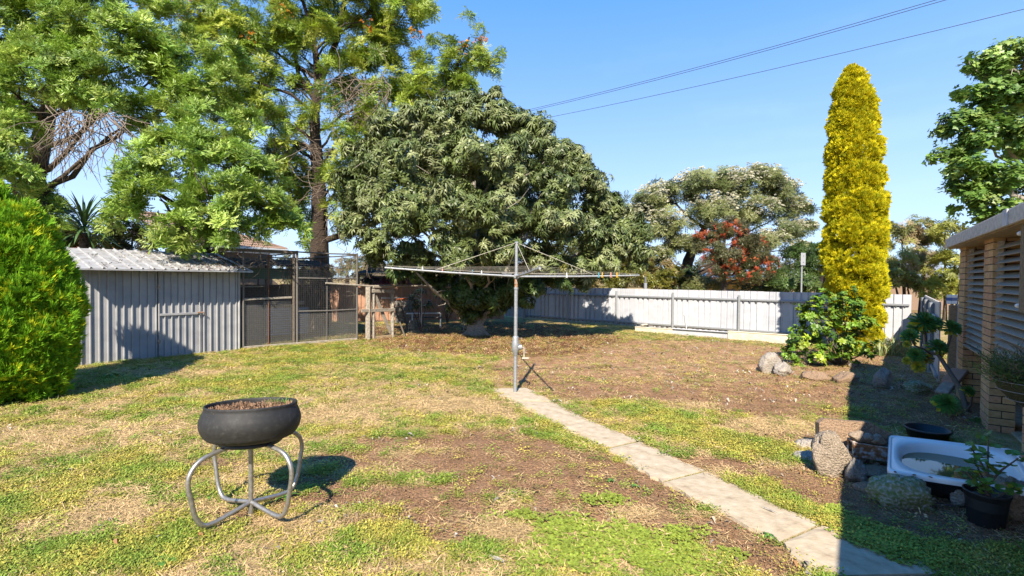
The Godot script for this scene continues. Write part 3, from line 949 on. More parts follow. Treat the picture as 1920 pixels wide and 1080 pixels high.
func make_far_buildings() -> void:
	var up := Vector3.UP
	# neighbour's tiled hip roof above the aviary
	var gl := Vector3(-13.9, 0, -17.9)
	var gr := Vector3(-11.0, 0, -24.0)
	var d := (gr - gl).normalized()
	var bk := Vector3(d.z, 0, -d.x)
	if bk.x > 0.0: bk = -bk
	var L := gl.distance_to(gr)
	var h := thing("tiled_house", "neighbouring house with a brown tiled hip roof and white gutter", "house", gl)
	var st := st_new()
	bar(st, d * 1.5 + bk * 0.5 + up * 1.4, d * (L - 0.5) + bk * 0.5 + up * 1.4, 2.8, 0.2)
	bar(st, d * (L - 0.6) + bk * 0.6 + up * 1.4, d * (L - 0.6) + bk * 6.0 + up * 1.4, 2.8, 0.2)
	put("wall", st, M.brick_wall, h)
	st = st_new()
	bar(st, d * 1.5 + up * 2.96, d * L + up * 2.96, 0.2, 0.12, 0.01)
	bar(st, d * L + up * 2.96, d * L + bk * 7.0 + up * 2.96, 0.2, 0.12, 0.01)
	put("gutter", st, M.white_paint, h)
	st = st_new()
	st.set_smooth_group(0xFFFFFFFF)
	var rows := 11
	var run := 3.3
	var rise := 1.35
	for k in rows:
		var t0 := k / float(rows)
		var t1 := (k + 1) / float(rows)
		var y0 := 3.02 + rise * t0 + 0.05
		var y1 := 3.02 + rise * t1 + 0.012
		var cols := 46
		for c in cols:
			var a0 := 1.5 + (L - 1.5 - run * t0) * c / cols
			var a1 := 1.5 + (L - 1.5 - run * t0) * (c + 1) / cols
			var am := (a0 + a1) * 0.5
			var b0 := 1.5 + (L - 1.5 - run * t1) * c / cols
			var b1 := 1.5 + (L - 1.5 - run * t1) * (c + 1) / cols
			var bm := (b0 + b1) * 0.5
			var lift := 0.035
			face(st, [d * a0 + bk * run * t0 + up * y0, d * am + bk * run * t0 + up * (y0 + lift), d * bm + bk * run * t1 + up * (y1 + lift), d * b0 + bk * run * t1 + up * y1], Vector3(0, -50, 0))
			face(st, [d * am + bk * run * t0 + up * (y0 + lift), d * a1 + bk * run * t0 + up * y0, d * b1 + bk * run * t1 + up * y1, d * bm + bk * run * t1 + up * (y1 + lift)], Vector3(0, -50, 0))
			face(st, [d * a0 + bk * run * t0 + up * (y0 - 0.05), d * a1 + bk * run * t0 + up * (y0 - 0.05), d * a1 + bk * run * t0 + up * y0, d * a0 + bk * run * t0 + up * y0], bk * 50.0)
	face(st, [d * L + up * 3.02, d * L + bk * 7.0 + up * 3.02, d * (L - run) + bk * run + up * (3.02 + rise)], Vector3(0, -50, 0))
	put("roof", st, M.roof_tile, h)
	st = st_new()
	tube(st, [d * L + up * 3.06, d * (L - run) + bk * run + up * (3.09 + rise)], [0.09], 6)
	tube(st, [d * 1.5 + bk * run + up * (3.09 + rise), d * (L - run) + bk * run + up * (3.09 + rise)], [0.09], 6)
	put("ridge_capping", st, M.roof_tile, h)
	# ochre building glimpsed behind the red tree
	var y := thing("ochre_building", "small ochre building with a pale roof glimpsed under the red bottlebrush", "building", Vector3(13.0, 0, -30.0))
	st = st_new()
	box(st, Vector3(0.6, 0.9, -1.5), Vector3(3.4, 1.8, 3.0), Basis.IDENTITY, 0.02)
	put("wall", st, M.yellow_wall, y)
	st = st_new()
	box(st, Vector3(0.6, 2.05, -1.4), Vector3(4.2, 0.10, 3.8), Basis(Vector3.RIGHT, 0.08), 0.02)
	put("roof", st, M.fascia, y)
	st = st_new()
	box(st, Vector3(0.2, 0.7, 0.03), Vector3(0.9, 1.0, 0.05), Basis.IDENTITY, 0.01)
	put("window", st, M.galv_dark, y)
	var g := thing("grey_roof_house", "grey-roofed house glimpsed through shrubs right of the golden conifer", "house", Vector3(24.0, 0, -30.0))
	st = st_new()
	box(st, Vector3(0, 1.1, -2.0), Vector3(6.0, 2.2, 4.0), Basis.IDENTITY, 0.02)
	put("wall", st, M.brick_wall, g)
	st = st_new()
	box(st, Vector3(0, 2.5, -0.6), Vector3(6.8, 0.08, 2.6), Basis(Vector3.RIGHT, 0.35), 0.02)
	box(st, Vector3(0, 2.5, -3.2), Vector3(6.8, 0.08, 2.6), Basis(Vector3.RIGHT, -0.35), 0.02)
	put("roof", st, M.galv, g)
	# neighbour's lean-to and tarpaulin behind the salmon fence
	var c := thing("dark_lean_to", "dark corrugated lean-to roof behind the salmon fence", "lean-to", Vector3(-6.6, 0, -21.6))
	st = st_new()
	corrugated(st, Vector3(0, 1.92, 0.9), Vector3.RIGHT, Vector3(0, 0.12, -1.0).normalized(), up, 4.6, 2.0, 0.12, 0.014)
	put("roof", st, M.black_iron, c)
	st = st_new()
	bar(st, Vector3(0, 1.86, 0.88), Vector3(4.6, 1.84, 0.88), 0.09, 0.04)
	put("beam", st, M.wood_dark, c)
	for x in [0.1, 2.3, 4.5]:
		st = st_new()
		bar(st, Vector3(x, 0, 0.8), Vector3(x, 1.9, 0.8), 0.07, 0.07)
		put("post", st, M.wood_dark, c)
	st = st_new()
	bar(st, Vector3(0, 0.9, -1.0), Vector3(4.6, 0.9, -1.0), 1.8, 0.03)
	put("back_wall", st, M.wood_dark, c)
	# clear sheeting
	st = st_new()
	st.set_smooth_group(0)
	var o := Vector3(-3.75, 0, -21.4)
	var gx := 26
	var gy := 10
	var pt := func(i, j) -> Vector3:
		var u: float = i / float(gx)
		var v: float = j / float(gy)
		return Vector3(1.9 * u, 1.38 + 0.62 * v - 0.10 * u * v + 0.03 * sin(u * 21.0), 0.07 * sin(u * 30.0 + v * 3.0) + 0.05 * sin(u * 11.0 - v * 5.0) - 0.25 * v)
	for i in gx:
		for j in gy:
			face(st, [pt.call(i, j), pt.call(i + 1, j), pt.call(i + 1, j + 1), pt.call(i, j + 1)], pt.call(i, j) + Vector3(0, -0.3, -3))
	var tp := put("plastic_sheet", st, M.tarp)
	tp.position = o
	tag(tp, "crumpled silvery plastic sheet hung behind the salmon fence", "tarpaulin")
	# plastic crate seen on top of the lean-to
	var cr := thing("dark_crate", "dark slatted crate standing on the lean-to behind the salmon fence", "crate", Vector3(-5.9, 2.02, -21.2))
	for k in 4:
		st = st_new()
		bar(st, Vector3(-0.35, 0.05 + 0.09 * k, 0), Vector3(0.35, 0.05 + 0.09 * k, 0), 0.06, 0.02)
		bar(st, Vector3(-0.35, 0.05 + 0.09 * k, -0.3), Vector3(0.35, 0.05 + 0.09 * k, -0.3), 0.06, 0.02)
		put("slat", st, M.wood_dark, cr)
	for x in [-0.34, 0.34]:
		st = st_new()
		bar(st, Vector3(x, 0, -0.15), Vector3(x, 0.38, -0.15), 0.03, 0.32)
		put("crate_end", st, M.wood_dark, cr)
	# street sign seen from the back, and the post beyond the fence
	var sg := thing("street_sign", "grey back of a street sign on a thin pole beyond the fence", "sign", Vector3(11.2, 0, -19.0))
	st = st_new()
	tube(st, [Vector3.ZERO, Vector3(0, 2.84, 0)], [0.032], 8)
	put("pole", st, M.galv, sg)
	st = st_new()
	box(st, Vector3(0.02, 2.60, 0.05), Vector3(0.30, 0.48, 0.012), Basis(Vector3.UP, 0.5), 0.004)
	put("sign_plate", st, M.sign_grey, sg)
	st = st_new()
	for yy in [2.48, 2.72]:
		box(st, Vector3(0, yy, 0.02), Vector3(0.09, 0.03, 0.09), Basis.IDENTITY, 0.004)
	put("bracket", st, M.galv_dark, sg)
	var mp := thing("metal_post", "square galvanised post standing just behind the back fence", "post", Vector3(5.16, 0, -19.0))
	st = st_new()
	bar(st, Vector3.ZERO, Vector3(0, 1.62, 0), 0.11, 0.11, 0.01)
	put("shaft", st, M.galv, mp)
	st = st_new()
	bar(st, Vector3(0, 1.62, 0), Vector3(0, 1.86, 0), 0.075, 0.075, 0.01)
	put("collar", st, M.galv_dark, mp)
	# overhead cables
	for q in [["upper overhead power cable crossing the sky", 1003, 205, 12.6, 0.0], ["middle overhead power cable close beside the upper one", 1003, 207, 12.55, 0.42], ["lowest overhead power cable crossing the sky on its own", 1036, 222, 11.7, 1.9]]:
		st = st_new()
		var pts := []
		for i in 15:
			var t := -0.35 + i * 0.15
			var a := Vector3(1.42 + q[4] * 0.6, 12.1, -30.0)
			var b := Vector3(15.6 + q[4] * 1.6, 12.1 - q[4] * 0.0, -18.1)
			if q[4] > 1.0:
				a = Vector3(2.5, 11.6, -30.0)
				b = Vector3(19.0, 11.6, -17.3)
			elif q[4] > 0.1:
				a = Vector3(1.42, 12.0, -30.0)
				b = Vector3(15.75, 11.98, -17.9)
			pts.append(a.lerp(b, t) + Vector3(0, 0.55 * (t - 0.5) * (t - 0.5) - 0.12, 0))
		tube(st, pts, [0.012], 5)
		tag(put("power_cable", st, M.cable), q[0], "cable", "overhead power cables")

# ---------------------------------------------------------------- rotary clothes line
func make_clothes_line() -> void:
	var c := Vector3(0.062, 0, -7.425)
	var up := Vector3.UP
	var hoist := thing("rotary_clothes_line", "galvanised four-armed rotary clothes line at the end of the path", "clothes line", c)
	var st := st_new()
	tube(st, [Vector3(0, -0.05, 0), Vector3(0, 1.60, 0)], [0.0275], 14)
	tube(st, [Vector3(0, 1.585, 0), Vector3(0, 1.615, 0)], [0.034], 14)
	put("lower_tube", st, M.galv, hoist)
	st = st_new()
	tube(st, [Vector3(0, 1.58, 0), Vector3(0.002, 2.28, 0)], [0.024], 12)
	put("upper_tube", st, M.galv, hoist)
	st = st_new()
	tube(st, [Vector3(0, 1.615, 0), Vector3(0, 1.74, 0)], [0.026], 12)
	put("rusty_collar", st, M.rust, hoist)
	st = st_new()
	lathe(st, Vector3(0, 0.58, 0), [Vector2(0.030, 0), Vector2(0.036, 0.01), Vector2(0.040, 0.05), Vector2(0.058, 0.08), Vector2(0.062, 0.16), Vector2(0.050, 0.22), Vector2(0.043, 0.25), Vector2(0.044, 0.29), Vector2(0.030, 0.30)], 18)
	tube(st, [Vector3(0.02, 0.71, 0.0), Vector3(0.10, 0.71, 0.01)], [0.045, 0.038], 12)
	var gear := put("winding_gear", st, M.galv, hoist)
	st = st_new()
	tube(st, [Vector3(0.09, 0.71, 0.01), Vector3(0.125, 0.71, 0.01), Vector3(0.13, 0.56, 0.03)], [0.009], 6)
	tube(st, [Vector3(0.10, 0.545, 0.03), Vector3(0.20, 0.545, 0.03)], [0.013], 8)
	put("crank_handle", st, M.rope, gear)
	st = st_new()
	box(st, Vector3(0, 1.78, 0), Vector3(0.075, 0.07, 0.075), Basis(Vector3.UP, 0.13), 0.012)
	put("arm_socket", st, M.galv, hoist)
	st = st_new()
	box(st, Vector3(0, 2.29, 0), Vector3(0.06, 0.03, 0.06), Basis(Vector3.UP, 0.13), 0.01)
	put("top_cap", st, M.galv, hoist)
	var R := 1.94
	var dirs := []
	var tips := []
	var lifts := [0.035, 0.085, 0.11, 0.06]      # right, near, left, far
	for k in 4:
		var a := 0.128 - k * PI / 2.0
		var dd := Vector3(cos(a), 0, -sin(a))
		dirs.append(dd)
		tips.append(dd * R + up * (1.78 + lifts[k]))
	for k in 4:
		st = st_new()
		tube(st, [up * 1.78, up * 1.78 + (tips[k] - up * 1.78) * 0.5 - up * 0.008, tips[k]], [0.0165, 0.0155, 0.0145], 10)
		var arm := put("arm", st, M.galv, hoist)
		st = st_new()
		for t in [0.34, 0.48, 0.62, 0.76, 0.88, 0.985]:
			var p: Vector3 = (up * 1.78).lerp(tips[k], t)
			box(st, p + up * 0.02, Vector3(0.014, 0.03, 0.03), along(dirs[k]), 0.003)
		put("wire_guide", st, M.galv_dark, arm)
		st = st_new()
		tube(st, [up * 2.29, (up * 1.78).lerp(tips[k], 0.62) + up * 0.02], [0.0038], 5)
		put("stay", st, M.rope, hoist)
	for t in [0.34, 0.48, 0.62, 0.76, 0.88, 0.985]:
		st = st_new()
		for k in 4:
			var a: Vector3 = (up * 1.78).lerp(tips[k], t) + up * 0.03
			var b: Vector3 = (up * 1.78).lerp(tips[(k + 1) % 4], t) + up * 0.03
			tube(st, [a, a.lerp(b, 0.25) - up * 0.012 * t, a.lerp(b, 0.5) - up * 0.018 * t, a.lerp(b, 0.75) - up * 0.012 * t, b], [0.0012], 4, false)
		put("line_wire", st, M.rope, hoist)
	# pegs left hanging
	var pegs := [[2, 0.57, "peg_pink", "faded pink peg on the left arm of the clothes line"], [2, 0.34, "peg_blue", "blue peg on the left arm near the middle"], [2, 0.27, "white_paint", "white peg nearest the pole on the left arm"],
		[0, 0.66, "peg_blue", "blue peg on the right arm of the clothes line"], [0, 0.69, "peg_yellow", "yellow peg beside the blue one on the right arm"], [0, 0.76, "peg_pink", "pale pink peg between the two yellow pegs"], [0, 0.81, "peg_yellow", "outermost yellow peg on the right arm"], [2, 0.72, "white_paint", "white peg far out on the left arm"], [0, 0.40, "white_paint", "white peg on the right arm near the pole"]]
	for q in pegs:
		var p: Vector3 = c + (up * 1.78).lerp(tips[q[0]], q[1])
		st = st_new()
		var b := along(dirs[q[0]])
		box(st, up * 0.0 + b.x * 0.005, Vector3(0.007, 0.085, 0.012), b * Basis(Vector3.BACK, 0.07), 0.002)
		box(st, up * 0.0 - b.x * 0.005, Vector3(0.007, 0.085, 0.012), b * Basis(Vector3.BACK, -0.07), 0.002)
		tube(st, [up * 0.005 - b.z * 0.008, up * 0.005 + b.z * 0.008], [0.006], 6)
		var o := put("clothes_peg", st, M[q[2]])
		o.position = p + b.z * 0.018 + up * 0.012
		tag(o, q[3], "clothes peg", "pegs on the clothes line")

# ---------------------------------------------------------------- tyre planter on its tube stand
func make_planter() -> void:
	var c := Vector3(-1.876, 0, -3.524)
	var up := Vector3.UP
	var stand := thing("tube_stand", "bent steel tube stand of four loops carrying the tyre planter", "stand", c)
	var st := st_new()
	tube(st, [Vector3(0, -0.04, 0), Vector3(0, 0.56, 0)], [0.0165], 12)
	put("post", st, M.steel, stand)
	for d in [Vector3(0.89, 0, 0.45), Vector3(-0.49, 0, 0.87), Vector3(-0.89, 0, -0.45), Vector3(0.49, 0, -0.87)]:
		st = st_new()
		var ctl := [Vector2(0.01, 0.115), Vector2(0.16, 0.09), Vector2(0.29, 0.075), Vector2(0.36, 0.095), Vector2(0.405, 0.17), Vector2(0.43, 0.28), Vector2(0.45, 0.38), Vector2(0.435, 0.46), Vector2(0.37, 0.525), Vector2(0.26, 0.55), Vector2(0.12, 0.56), Vector2(0.01, 0.565)]
		var pts := []
		for i in ctl.size() - 1:
			for s in 4:
				var q: Vector2 = ctl[i].cubic_interpolate(ctl[i + 1], ctl[maxi(i - 1, 0)], ctl[mini(i + 2, ctl.size() - 1)], s / 4.0)
				pts.append(d * q.x * 0.95 + up * q.y)
		pts.append(d * 0.01 + up * 0.565)
		tube(st, pts, [0.0155], 12)
		put("loop", st, M.steel, stand)
	var b := Basis(Vector3.RIGHT, deg_to_rad(-5.6)) * Basis(Vector3.BACK, deg_to_rad(1.0))
	var pl := thing("tyre_planter", "black planter made from a turned-out tyre holding dry soil", "planter", c)
	st = st_new()
	lathe(st, up * 0.57, [Vector2(0.0, -0.002), Vector2(0.17, -0.001), Vector2(0.235, 0.006), Vector2(0.28, 0.026), Vector2(0.302, 0.048), Vector2(0.3035, 0.053), Vector2(0.314, 0.07), Vector2(0.326, 0.1), Vector2(0.331, 0.13), Vector2(0.3295, 0.155), Vector2(0.323, 0.18), Vector2(0.313, 0.205), Vector2(0.304, 0.226), Vector2(0.301, 0.236), Vector2(0.3035, 0.246), Vector2(0.3035, 0.254), Vector2(0.299, 0.259), Vector2(0.293, 0.257), Vector2(0.291, 0.245), Vector2(0.294, 0.20), Vector2(0.30, 0.15)], 72, b)
	put("tyre", st, M.rubber, pl)
	st = st_new()
	lathe(st, up * 0.57, [Vector2(0.30, 0.198), Vector2(0.26, 0.206), Vector2(0.18, 0.214), Vector2(0.1, 0.21), Vector2(0.0, 0.216)], 40, b)
	put("soil", st, M.mulch, pl)
	st = st_new()
	lathe(st, up * 0.552, [Vector2(0.0, -0.012), Vector2(0.19, -0.012), Vector2(0.205, 0.0), Vector2(0.19, 0.016)], 40, b)
	put("base_disc", st, M.black_plastic, pl)
	var xf := []
	var cols := PackedColorArray()
	for i in 1500:
		var a := rr(0, TAU)
		var r := sqrt(rng.randf()) * 0.272
		xf.append(Transform3D(Basis(unit(), rr(0, TAU)).scaled(Vector3.ONE * rr(0.25, 0.7)), b * Vector3(cos(a) * r, 0.21, sin(a) * r) + up * 0.572))
		var t := rr(0.6, 1.5)
		cols.append(Color(0.20 * t, 0.125 * t, 0.078 * t))
	scatter(pl, "mulch_bits", litter_mesh(), M.dry, xf, cols)
	xf = []
	cols = PackedColorArray()
	for i in 26:
		xf.append(Transform3D(Basis(Vector3.UP, rr(0, TAU)).scaled(Vector3.ONE * rr(0.5, 1.0)), b * Vector3(0.11 + rr(-0.10, 0.08), 0.21, -0.22 + rr(-0.03, 0.03)) + up * 0.57))
		cols.append(Color(rr(0.09, 0.15), rr(0.17, 0.24), 0.035))
	scatter(pl, "grass_tuft", tuft_mesh(7, 0.09, 0.004), M.grass, xf, cols)

# ---------------------------------------------------------------- stones, bath, pots by the house
func rock_mesh(size: Vector3, sd: int, rough := 0.22, cuts := 7) -> SurfaceTool:
	var r := RandomNumberGenerator.new()
	r.seed = sd
	var n := FastNoiseLite.new()
	n.seed = sd
	n.frequency = 1.1
	n.fractal_octaves = 4
	var planes := []
	for i in cuts:
		planes.append([Vector3(r.randfn(), r.randfn() * 0.8, r.randfn()).normalized(), r.randf_range(0.55, 0.85)])
	var st := st_new()
	st.set_smooth_group(0)
	var nu := 34
	var nv := 20
	var pt := func(i: int, j: int) -> Vector3:
		var th := PI * j / nv
		var ph := TAU * (i % nu) / nu
		var d := Vector3(sin(th) * cos(ph), cos(th), sin(th) * sin(ph))
		var rad := 1.0
		for p in planes:
			var k: float = d.dot(p[0])
			if k > 0.01: rad = minf(rad, p[1] / k)
		rad *= 1.0 + n.get_noise_3dv(d * 1.6) * rough + n.get_noise_3dv(d * 6.0) * rough * 0.35
		return d * rad * size * 0.5
	for j in nv:
		for i in nu:
			var a: Vector3 = pt.call(i, j)
			var b: Vector3 = pt.call(i + 1, j)
			var c: Vector3 = pt.call(i + 1, j + 1)
			var d: Vector3 = pt.call(i, j + 1)
			if j == 0: face(st, [a, c, d], Vector3.ZERO)
			elif j == nv - 1: face(st, [a, b, d], Vector3.ZERO)
			else: face(st, [a, b, c, d], Vector3.ZERO)
	return st

func rock(label: String, at: Vector3, size: Vector3, m: Material, sd: int, turn := 0.0, rough := 0.22, called := "garden_rock", group := "stones edging the bed") -> void:
	var o := put(called, rock_mesh(size, sd, rough), m)
	o.position = at
	o.rotation.y = turn
	tag(o, label, "rock" if called != "pebble" else "pebble", group)

func make_rockery() -> void:
	var up := Vector3.UP
	rock("tall pale rock at the left end of the garden bed edge", Vector3(4.976, 0, -9.416) + up * 0.12, Vector3(0.44, 0.50, 0.40), M.rock, 11, 0.4)
	rock("pale rounded rock leaning on the tall rock at the bed's left end", Vector3(5.062, 0, -9.107) + up * 0.08, Vector3(0.40, 0.34, 0.34), M.rock, 12, 1.1)
	rock("low flat pale rock with dark stains in the middle of the bed edge", Vector3(5.371, 0, -8.642) + up * 0.05, Vector3(0.46, 0.26, 0.36), M.rock_brown, 13, 2.0)
	rock("pinkish rock just outside the shadow edge in the bed", Vector3(5.75, 0, -8.395) + up * 0.06, Vector3(0.46, 0.28, 0.36), M.rock_brown, 14, 0.2)
	rock("dark pointed rock standing in the shade of the bed", Vector3(6.177, 0, -8.124) + up * 0.09, Vector3(0.36, 0.46, 0.32), M.rock_dark, 15, 0.7)
	rock("mossy dark rock in shade below the aeonium", Vector3(6.465, 0, -7.754) + up * 0.05, Vector3(0.50, 0.28, 0.4), M.rock_moss, 16, 0.3)
	rock("small whitish stone at the foot of the shrub", Vector3(7.041, 0, -10.037) + up * 0.03, Vector3(0.26, 0.18, 0.2), M.rock, 17, 0.3)
	rock("large pitted boulder half in the sun beside the path", Vector3(2.932, 0, -4.46) + up * 0.14, Vector3(0.36, 0.48, 0.30), M.rock_pitted, 18, 0.5, 0.25)
	rock("dark stone tucked at the right foot of the pitted boulder", Vector3(3.037, 0, -4.296) + up * 0.06, Vector3(0.20, 0.26, 0.18), M.rock_dark, 19, 0.9)
	rock("mossy grey boulder in the shade in front of the bath", Vector3(3.079, 0, -3.827) + up * 0.06, Vector3(0.50, 0.32, 0.25), M.rock_moss, 20, -0.45, 0.25)
	rock("flat white stone left of the pitted boulder, the farther one", Vector3(3.162, 0, -5.182) + up * 0.01, Vector3(0.32, 0.16, 0.28), M.rock, 21, 0.4)
	rock("flat white stone left of the pitted boulder, the nearer one", Vector3(2.919, 0, -4.806) + up * 0.01, Vector3(0.36, 0.14, 0.24), M.rock, 22, 1.4)
	rock("small grey stone under the rusty trough", Vector3(3.374, 0, -4.705) + up * 0.05, Vector3(0.17, 0.13, 0.13), M.rock_dark, 23)
	rock("speckled granite stone left of the black pot", Vector3(3.545, 0, -3.846) + up * 0.06, Vector3(0.20, 0.26, 0.18), M.rock, 24, 0.4)
	rock("large brown boulder right of the black pot at the frame edge", Vector3(3.798, 0, -3.676) + up * 0.11, Vector3(0.34, 0.42, 0.32), M.rock_brown, 25, 0.8)
	rock("grey stone behind the black pot under the bath", Vector3(3.87, 0, -3.996) + up * 0.05, Vector3(0.22, 0.22, 0.2), M.rock_dark, 26, 0.8)
	# upright slab behind the boulder
	var st := st_new()
	var prof := [Vector2(-0.34, -0.05), Vector2(-0.33, 0.30), Vector2(-0.27, 0.345), Vector2(-0.05, 0.335), Vector2(0.16, 0.33), Vector2(0.26, 0.27), Vector2(0.36, 0.22), Vector2(0.40, 0.10), Vector2(0.40, -0.05)]
	st.set_smooth_group(0xFFFFFFFF)
	var sb := Basis(Vector3.UP, -0.16) * Basis(Vector3.RIGHT, -0.14)
	var sp := func(p: Vector2, z: float) -> Vector3: return sb * Vector3(p.x * (1.0 - absf(z) * 0.3), p.y, z + 0.012 * sin(p.x * 17.0 + p.y * 9.0))
	for i in prof.size():
		var a: Vector2 = prof[i]
		var b: Vector2 = prof[(i + 1) % prof.size()]
		face(st, [sp.call(a, 0.045), sp.call(b, 0.045), sp.call(b, -0.05), sp.call(a, -0.05)], Vector3(0, 0.15, 0))
		for z in [0.045, -0.05]:
			face(st, [sp.call(a, z), sp.call(b, z), sp.call(Vector2(0, 0.15), z * 1.5)], Vector3(0, 0.15, -signf(z) * 0.001))
	var sl := put("stone_slab", st, M.rock_brown)
	sl.position = Vector3(3.474, 0, -4.938)
	tag(sl, "upright brown stone slab standing behind the pitted boulder", "stone slab")
	for q in [[Vector3(3.366, 0, -4.446), 0.42, 0.34, 0.3, "pinkish flat paving stone between boulder and bath"], [Vector3(3.071, 0, -4.1), 0.34, 0.22, -0.2, "cracked flat paving stone left of the mossy boulder"]]:
		var o := put("flat_stone", rock_mesh(Vector3(q[1], 0.07, q[2]), 40 + int(q[1] * 100), 0.12, 5), M.rock_brown)
		o.position = q[0] + up * 0.012
		o.rotation.y = q[3]
		tag(o, q[4], "paving stone", "flat stones by the bath")
	# rusty trough with pebbles
	var ta := Vector3(3.298, 0.15, -4.72)
	var tb := Vector3(3.609, 0.124, -4.64)
	var tr := thing("rusty_trough", "rusty metal trough with flaking white paint beside the bath", "trough", ta)
	var td := tb - ta
	var tn := Vector3(-td.z, 0, td.x).normalized()
	if tn.z < 0.0: tn = -tn
	for q in [["front", tn * 0.07, 0.13, 0.008, 0.0], ["rear", -tn * 0.07, 0.13, 0.008, 0.0]]:
		st = st_new()
		bar(st, q[1], td + q[1], q[2], q[3], 0.003)
		bar(st, q[1] + up * 0.063, td + q[1] + up * 0.063, 0.012, 0.022, 0.004)
		put(q[0] + "_side", st, M.rust, tr)
	st = st_new()
	bar(st, -up * 0.066, td - up * 0.066, 0.008, 0.15)
	put("base", st, M.rust, tr)
	st = st_new()
	for s in [-1.0, 1.0]:
		bar(st, tn * 0.062 * s - up * 0.062, tn * 0.062 * s + up * 0.066, 0.022, 0.03, 0.004)
		bar(st, -tn * 0.07 + up * 0.062 * s, tn * 0.07 + up * 0.062 * s, 0.02, 0.03, 0.004)
	put("end_frame", st, M.rust, tr)
	st = st_new()
	bar(st, td * 0.03 + up * 0.02, td * 0.97 + up * 0.02, 0.07, 0.13)
	put("soil", st, M.mulch, tr)
	for q in [[0.14, 0.0, 0.21, 0.13, "largest grey pebble, nearest the end of the rusty trough"], [0.40, 0.015, 0.14, 0.11, "brown egg-shaped pebble in the middle of the trough"], [0.60, 0.03, 0.10, 0.075, "smallest pebble in the rusty trough"], [0.72, -0.04, 0.2, 0.13, "grey pebble beside the bath rim in the trough"]]:
		rock(q[4], ta + td * q[0] + tn * q[1] + up * 0.105, Vector3(q[2], q[3], q[3] * 1.0), M.pebble, 60 + int(q[0] * 50), 0.2, 0.06, "pebble", "pebbles in the rusty trough")
	# enamel bath
	var bc := Vector3(3.81, 0.235, -4.18)
	var ax := Vector3(-0.346, -0.01, 0.442)
	var bx := Vector3(0.374, 0.02, 0.26)
	var bath := thing("enamel_bath", "old chipped white enamel bath holding murky water", "bath", bc)
	var sup := func(a: float, e: float) -> Vector2:
		var c := cos(a)
		var s := sin(a)
		var k := pow(pow(absf(c), e) + pow(absf(s), e), -1.0 / e)
		return Vector2(c * k, s * k)
	var rings := [[24.0, 1.0, -0.04, Vector2.ZERO], [24.0, 1.0, -0.012, Vector2.ZERO], [22.0, 0.992, 0.0, Vector2.ZERO], [18.0, 0.96, 0.002, Vector2.ZERO], [16.0, 0.945, -0.006, Vector2.ZERO], [14.0, 0.935, -0.006, Vector2.ZERO], [3.0, 0.86, -0.006, Vector2.ZERO], [2.8, 0.835, -0.016, Vector2.ZERO], [2.7, 0.81, -0.04, Vector2.ZERO], [2.6, 0.77, -0.12, Vector2.ZERO], [2.5, 0.70, -0.22, Vector2.ZERO], [2.4, 0.58, -0.285, Vector2.ZERO], [2.4, 0.3, -0.30, Vector2.ZERO], [2.0, 0.01, -0.302, Vector2.ZERO]]
	st = st_new()
	st.set_smooth_group(0)
	var N := 96
	var bp := func(k: int, i: int) -> Vector3:
		var p: Vector2 = sup.call(TAU * (i % N) / N, rings[k][0]) * rings[k][1]
		return ax * p.x + bx * p.y + up * rings[k][2] * (1.0 if rings[k][2] > -0.05 else 0.72)
	for k in rings.size() - 1:
		for i in N:
			face(st, [bp.call(k, i), bp.call(k, i + 1), bp.call(k + 1, i + 1), bp.call(k + 1, i)], Vector3(0, -0.9, 0) if k in range(2, 6) else Vector3(0, -0.05, 0) if k < 2 else bp.call(k, i) * Vector3(1.5, 1.0, 1.5) - up * 0.2)
	put("tub", st, M.enamel, bath)
	st = st_new()
	st.set_smooth_group(0)
	for k in [[2.7, 0.83, -0.03], [2.6, 0.80, -0.13], [2.5, 0.73, -0.24], [2.4, 0.6, -0.31]].size() - 1:
		var L2 := [[2.7, 0.93, -0.03], [2.6, 0.89, -0.16], [2.5, 0.80, -0.27], [2.4, 0.6, -0.335]]
		for i in N:
			var q := []
			for c in [[k, i], [k, i + 1], [k + 1, i + 1], [k + 1, i]]:
				var p: Vector2 = sup.call(TAU * (c[1] % N) / N, L2[c[0]][0]) * L2[c[0]][1]
				q.append(ax * p.x + bx * p.y + up * L2[c[0]][2] * 0.7)
			face(st, q, Vector3(0, -0.15, 0))
	put("outer_shell", st, M.black_plastic, bath)
	st = st_new()
	st.set_smooth_group(0)
	for i in N:
		var a: Vector2 = sup.call(TAU * i / N, 2.6) * 0.78
		var b: Vector2 = sup.call(TAU * ((i + 1) % N) / N, 2.6) * 0.78
		var va := ax * a.x + bx * a.y
		var vb := ax * b.x + bx * b.y
		va.y = -0.09
		vb.y = -0.09
		face(st, [Vector3(0, -0.09, 0), va, vb], Vector3(0, -1, 0))
	put("water", st, M.water, bath)
	for q in [[0.99, -0.88], [0.985, -0.62], [0.985, -0.4], [-0.35, 0.985], [0.2, 0.98]]:
		st = rock_mesh(Vector3(0.035, 0.006, 0.022) * rr(0.8, 1.4), 70 + int(q[1] * 20), 0.4, 5)
		var o := put("rust_chip", st, M.rusty_pole, bath)
		o.position = ax * q[0] + bx * q[1] + up * -0.003
		o.rotation.y = 0.9
	for q in [[0.55, -0.6], [-0.6, -0.6], [0.55, 0.6], [-0.6, 0.6]]:
		st = st_new()
		box(st, ax * q[0] + bx * q[1] + up * (-0.185), Vector3(0.10, 0.10, 0.22), along(HU), 0.01)
		put("support", st, M.brick0, bath)
	# low black tub behind the bath
	var tub := thing("black_tub", "round black plastic tub sitting behind the bath", "tub", Vector3(4.606, 0, -5.395))
	st = st_new()
	lathe(st, Vector3.ZERO, [Vector2(0.0, 0.0), Vector2(0.165, 0.0), Vector2(0.195, 0.12), Vector2(0.212, 0.122), Vector2(0.214, 0.138), Vector2(0.19, 0.14), Vector2(0.16, 0.02), Vector2(0, 0.02)], 48)
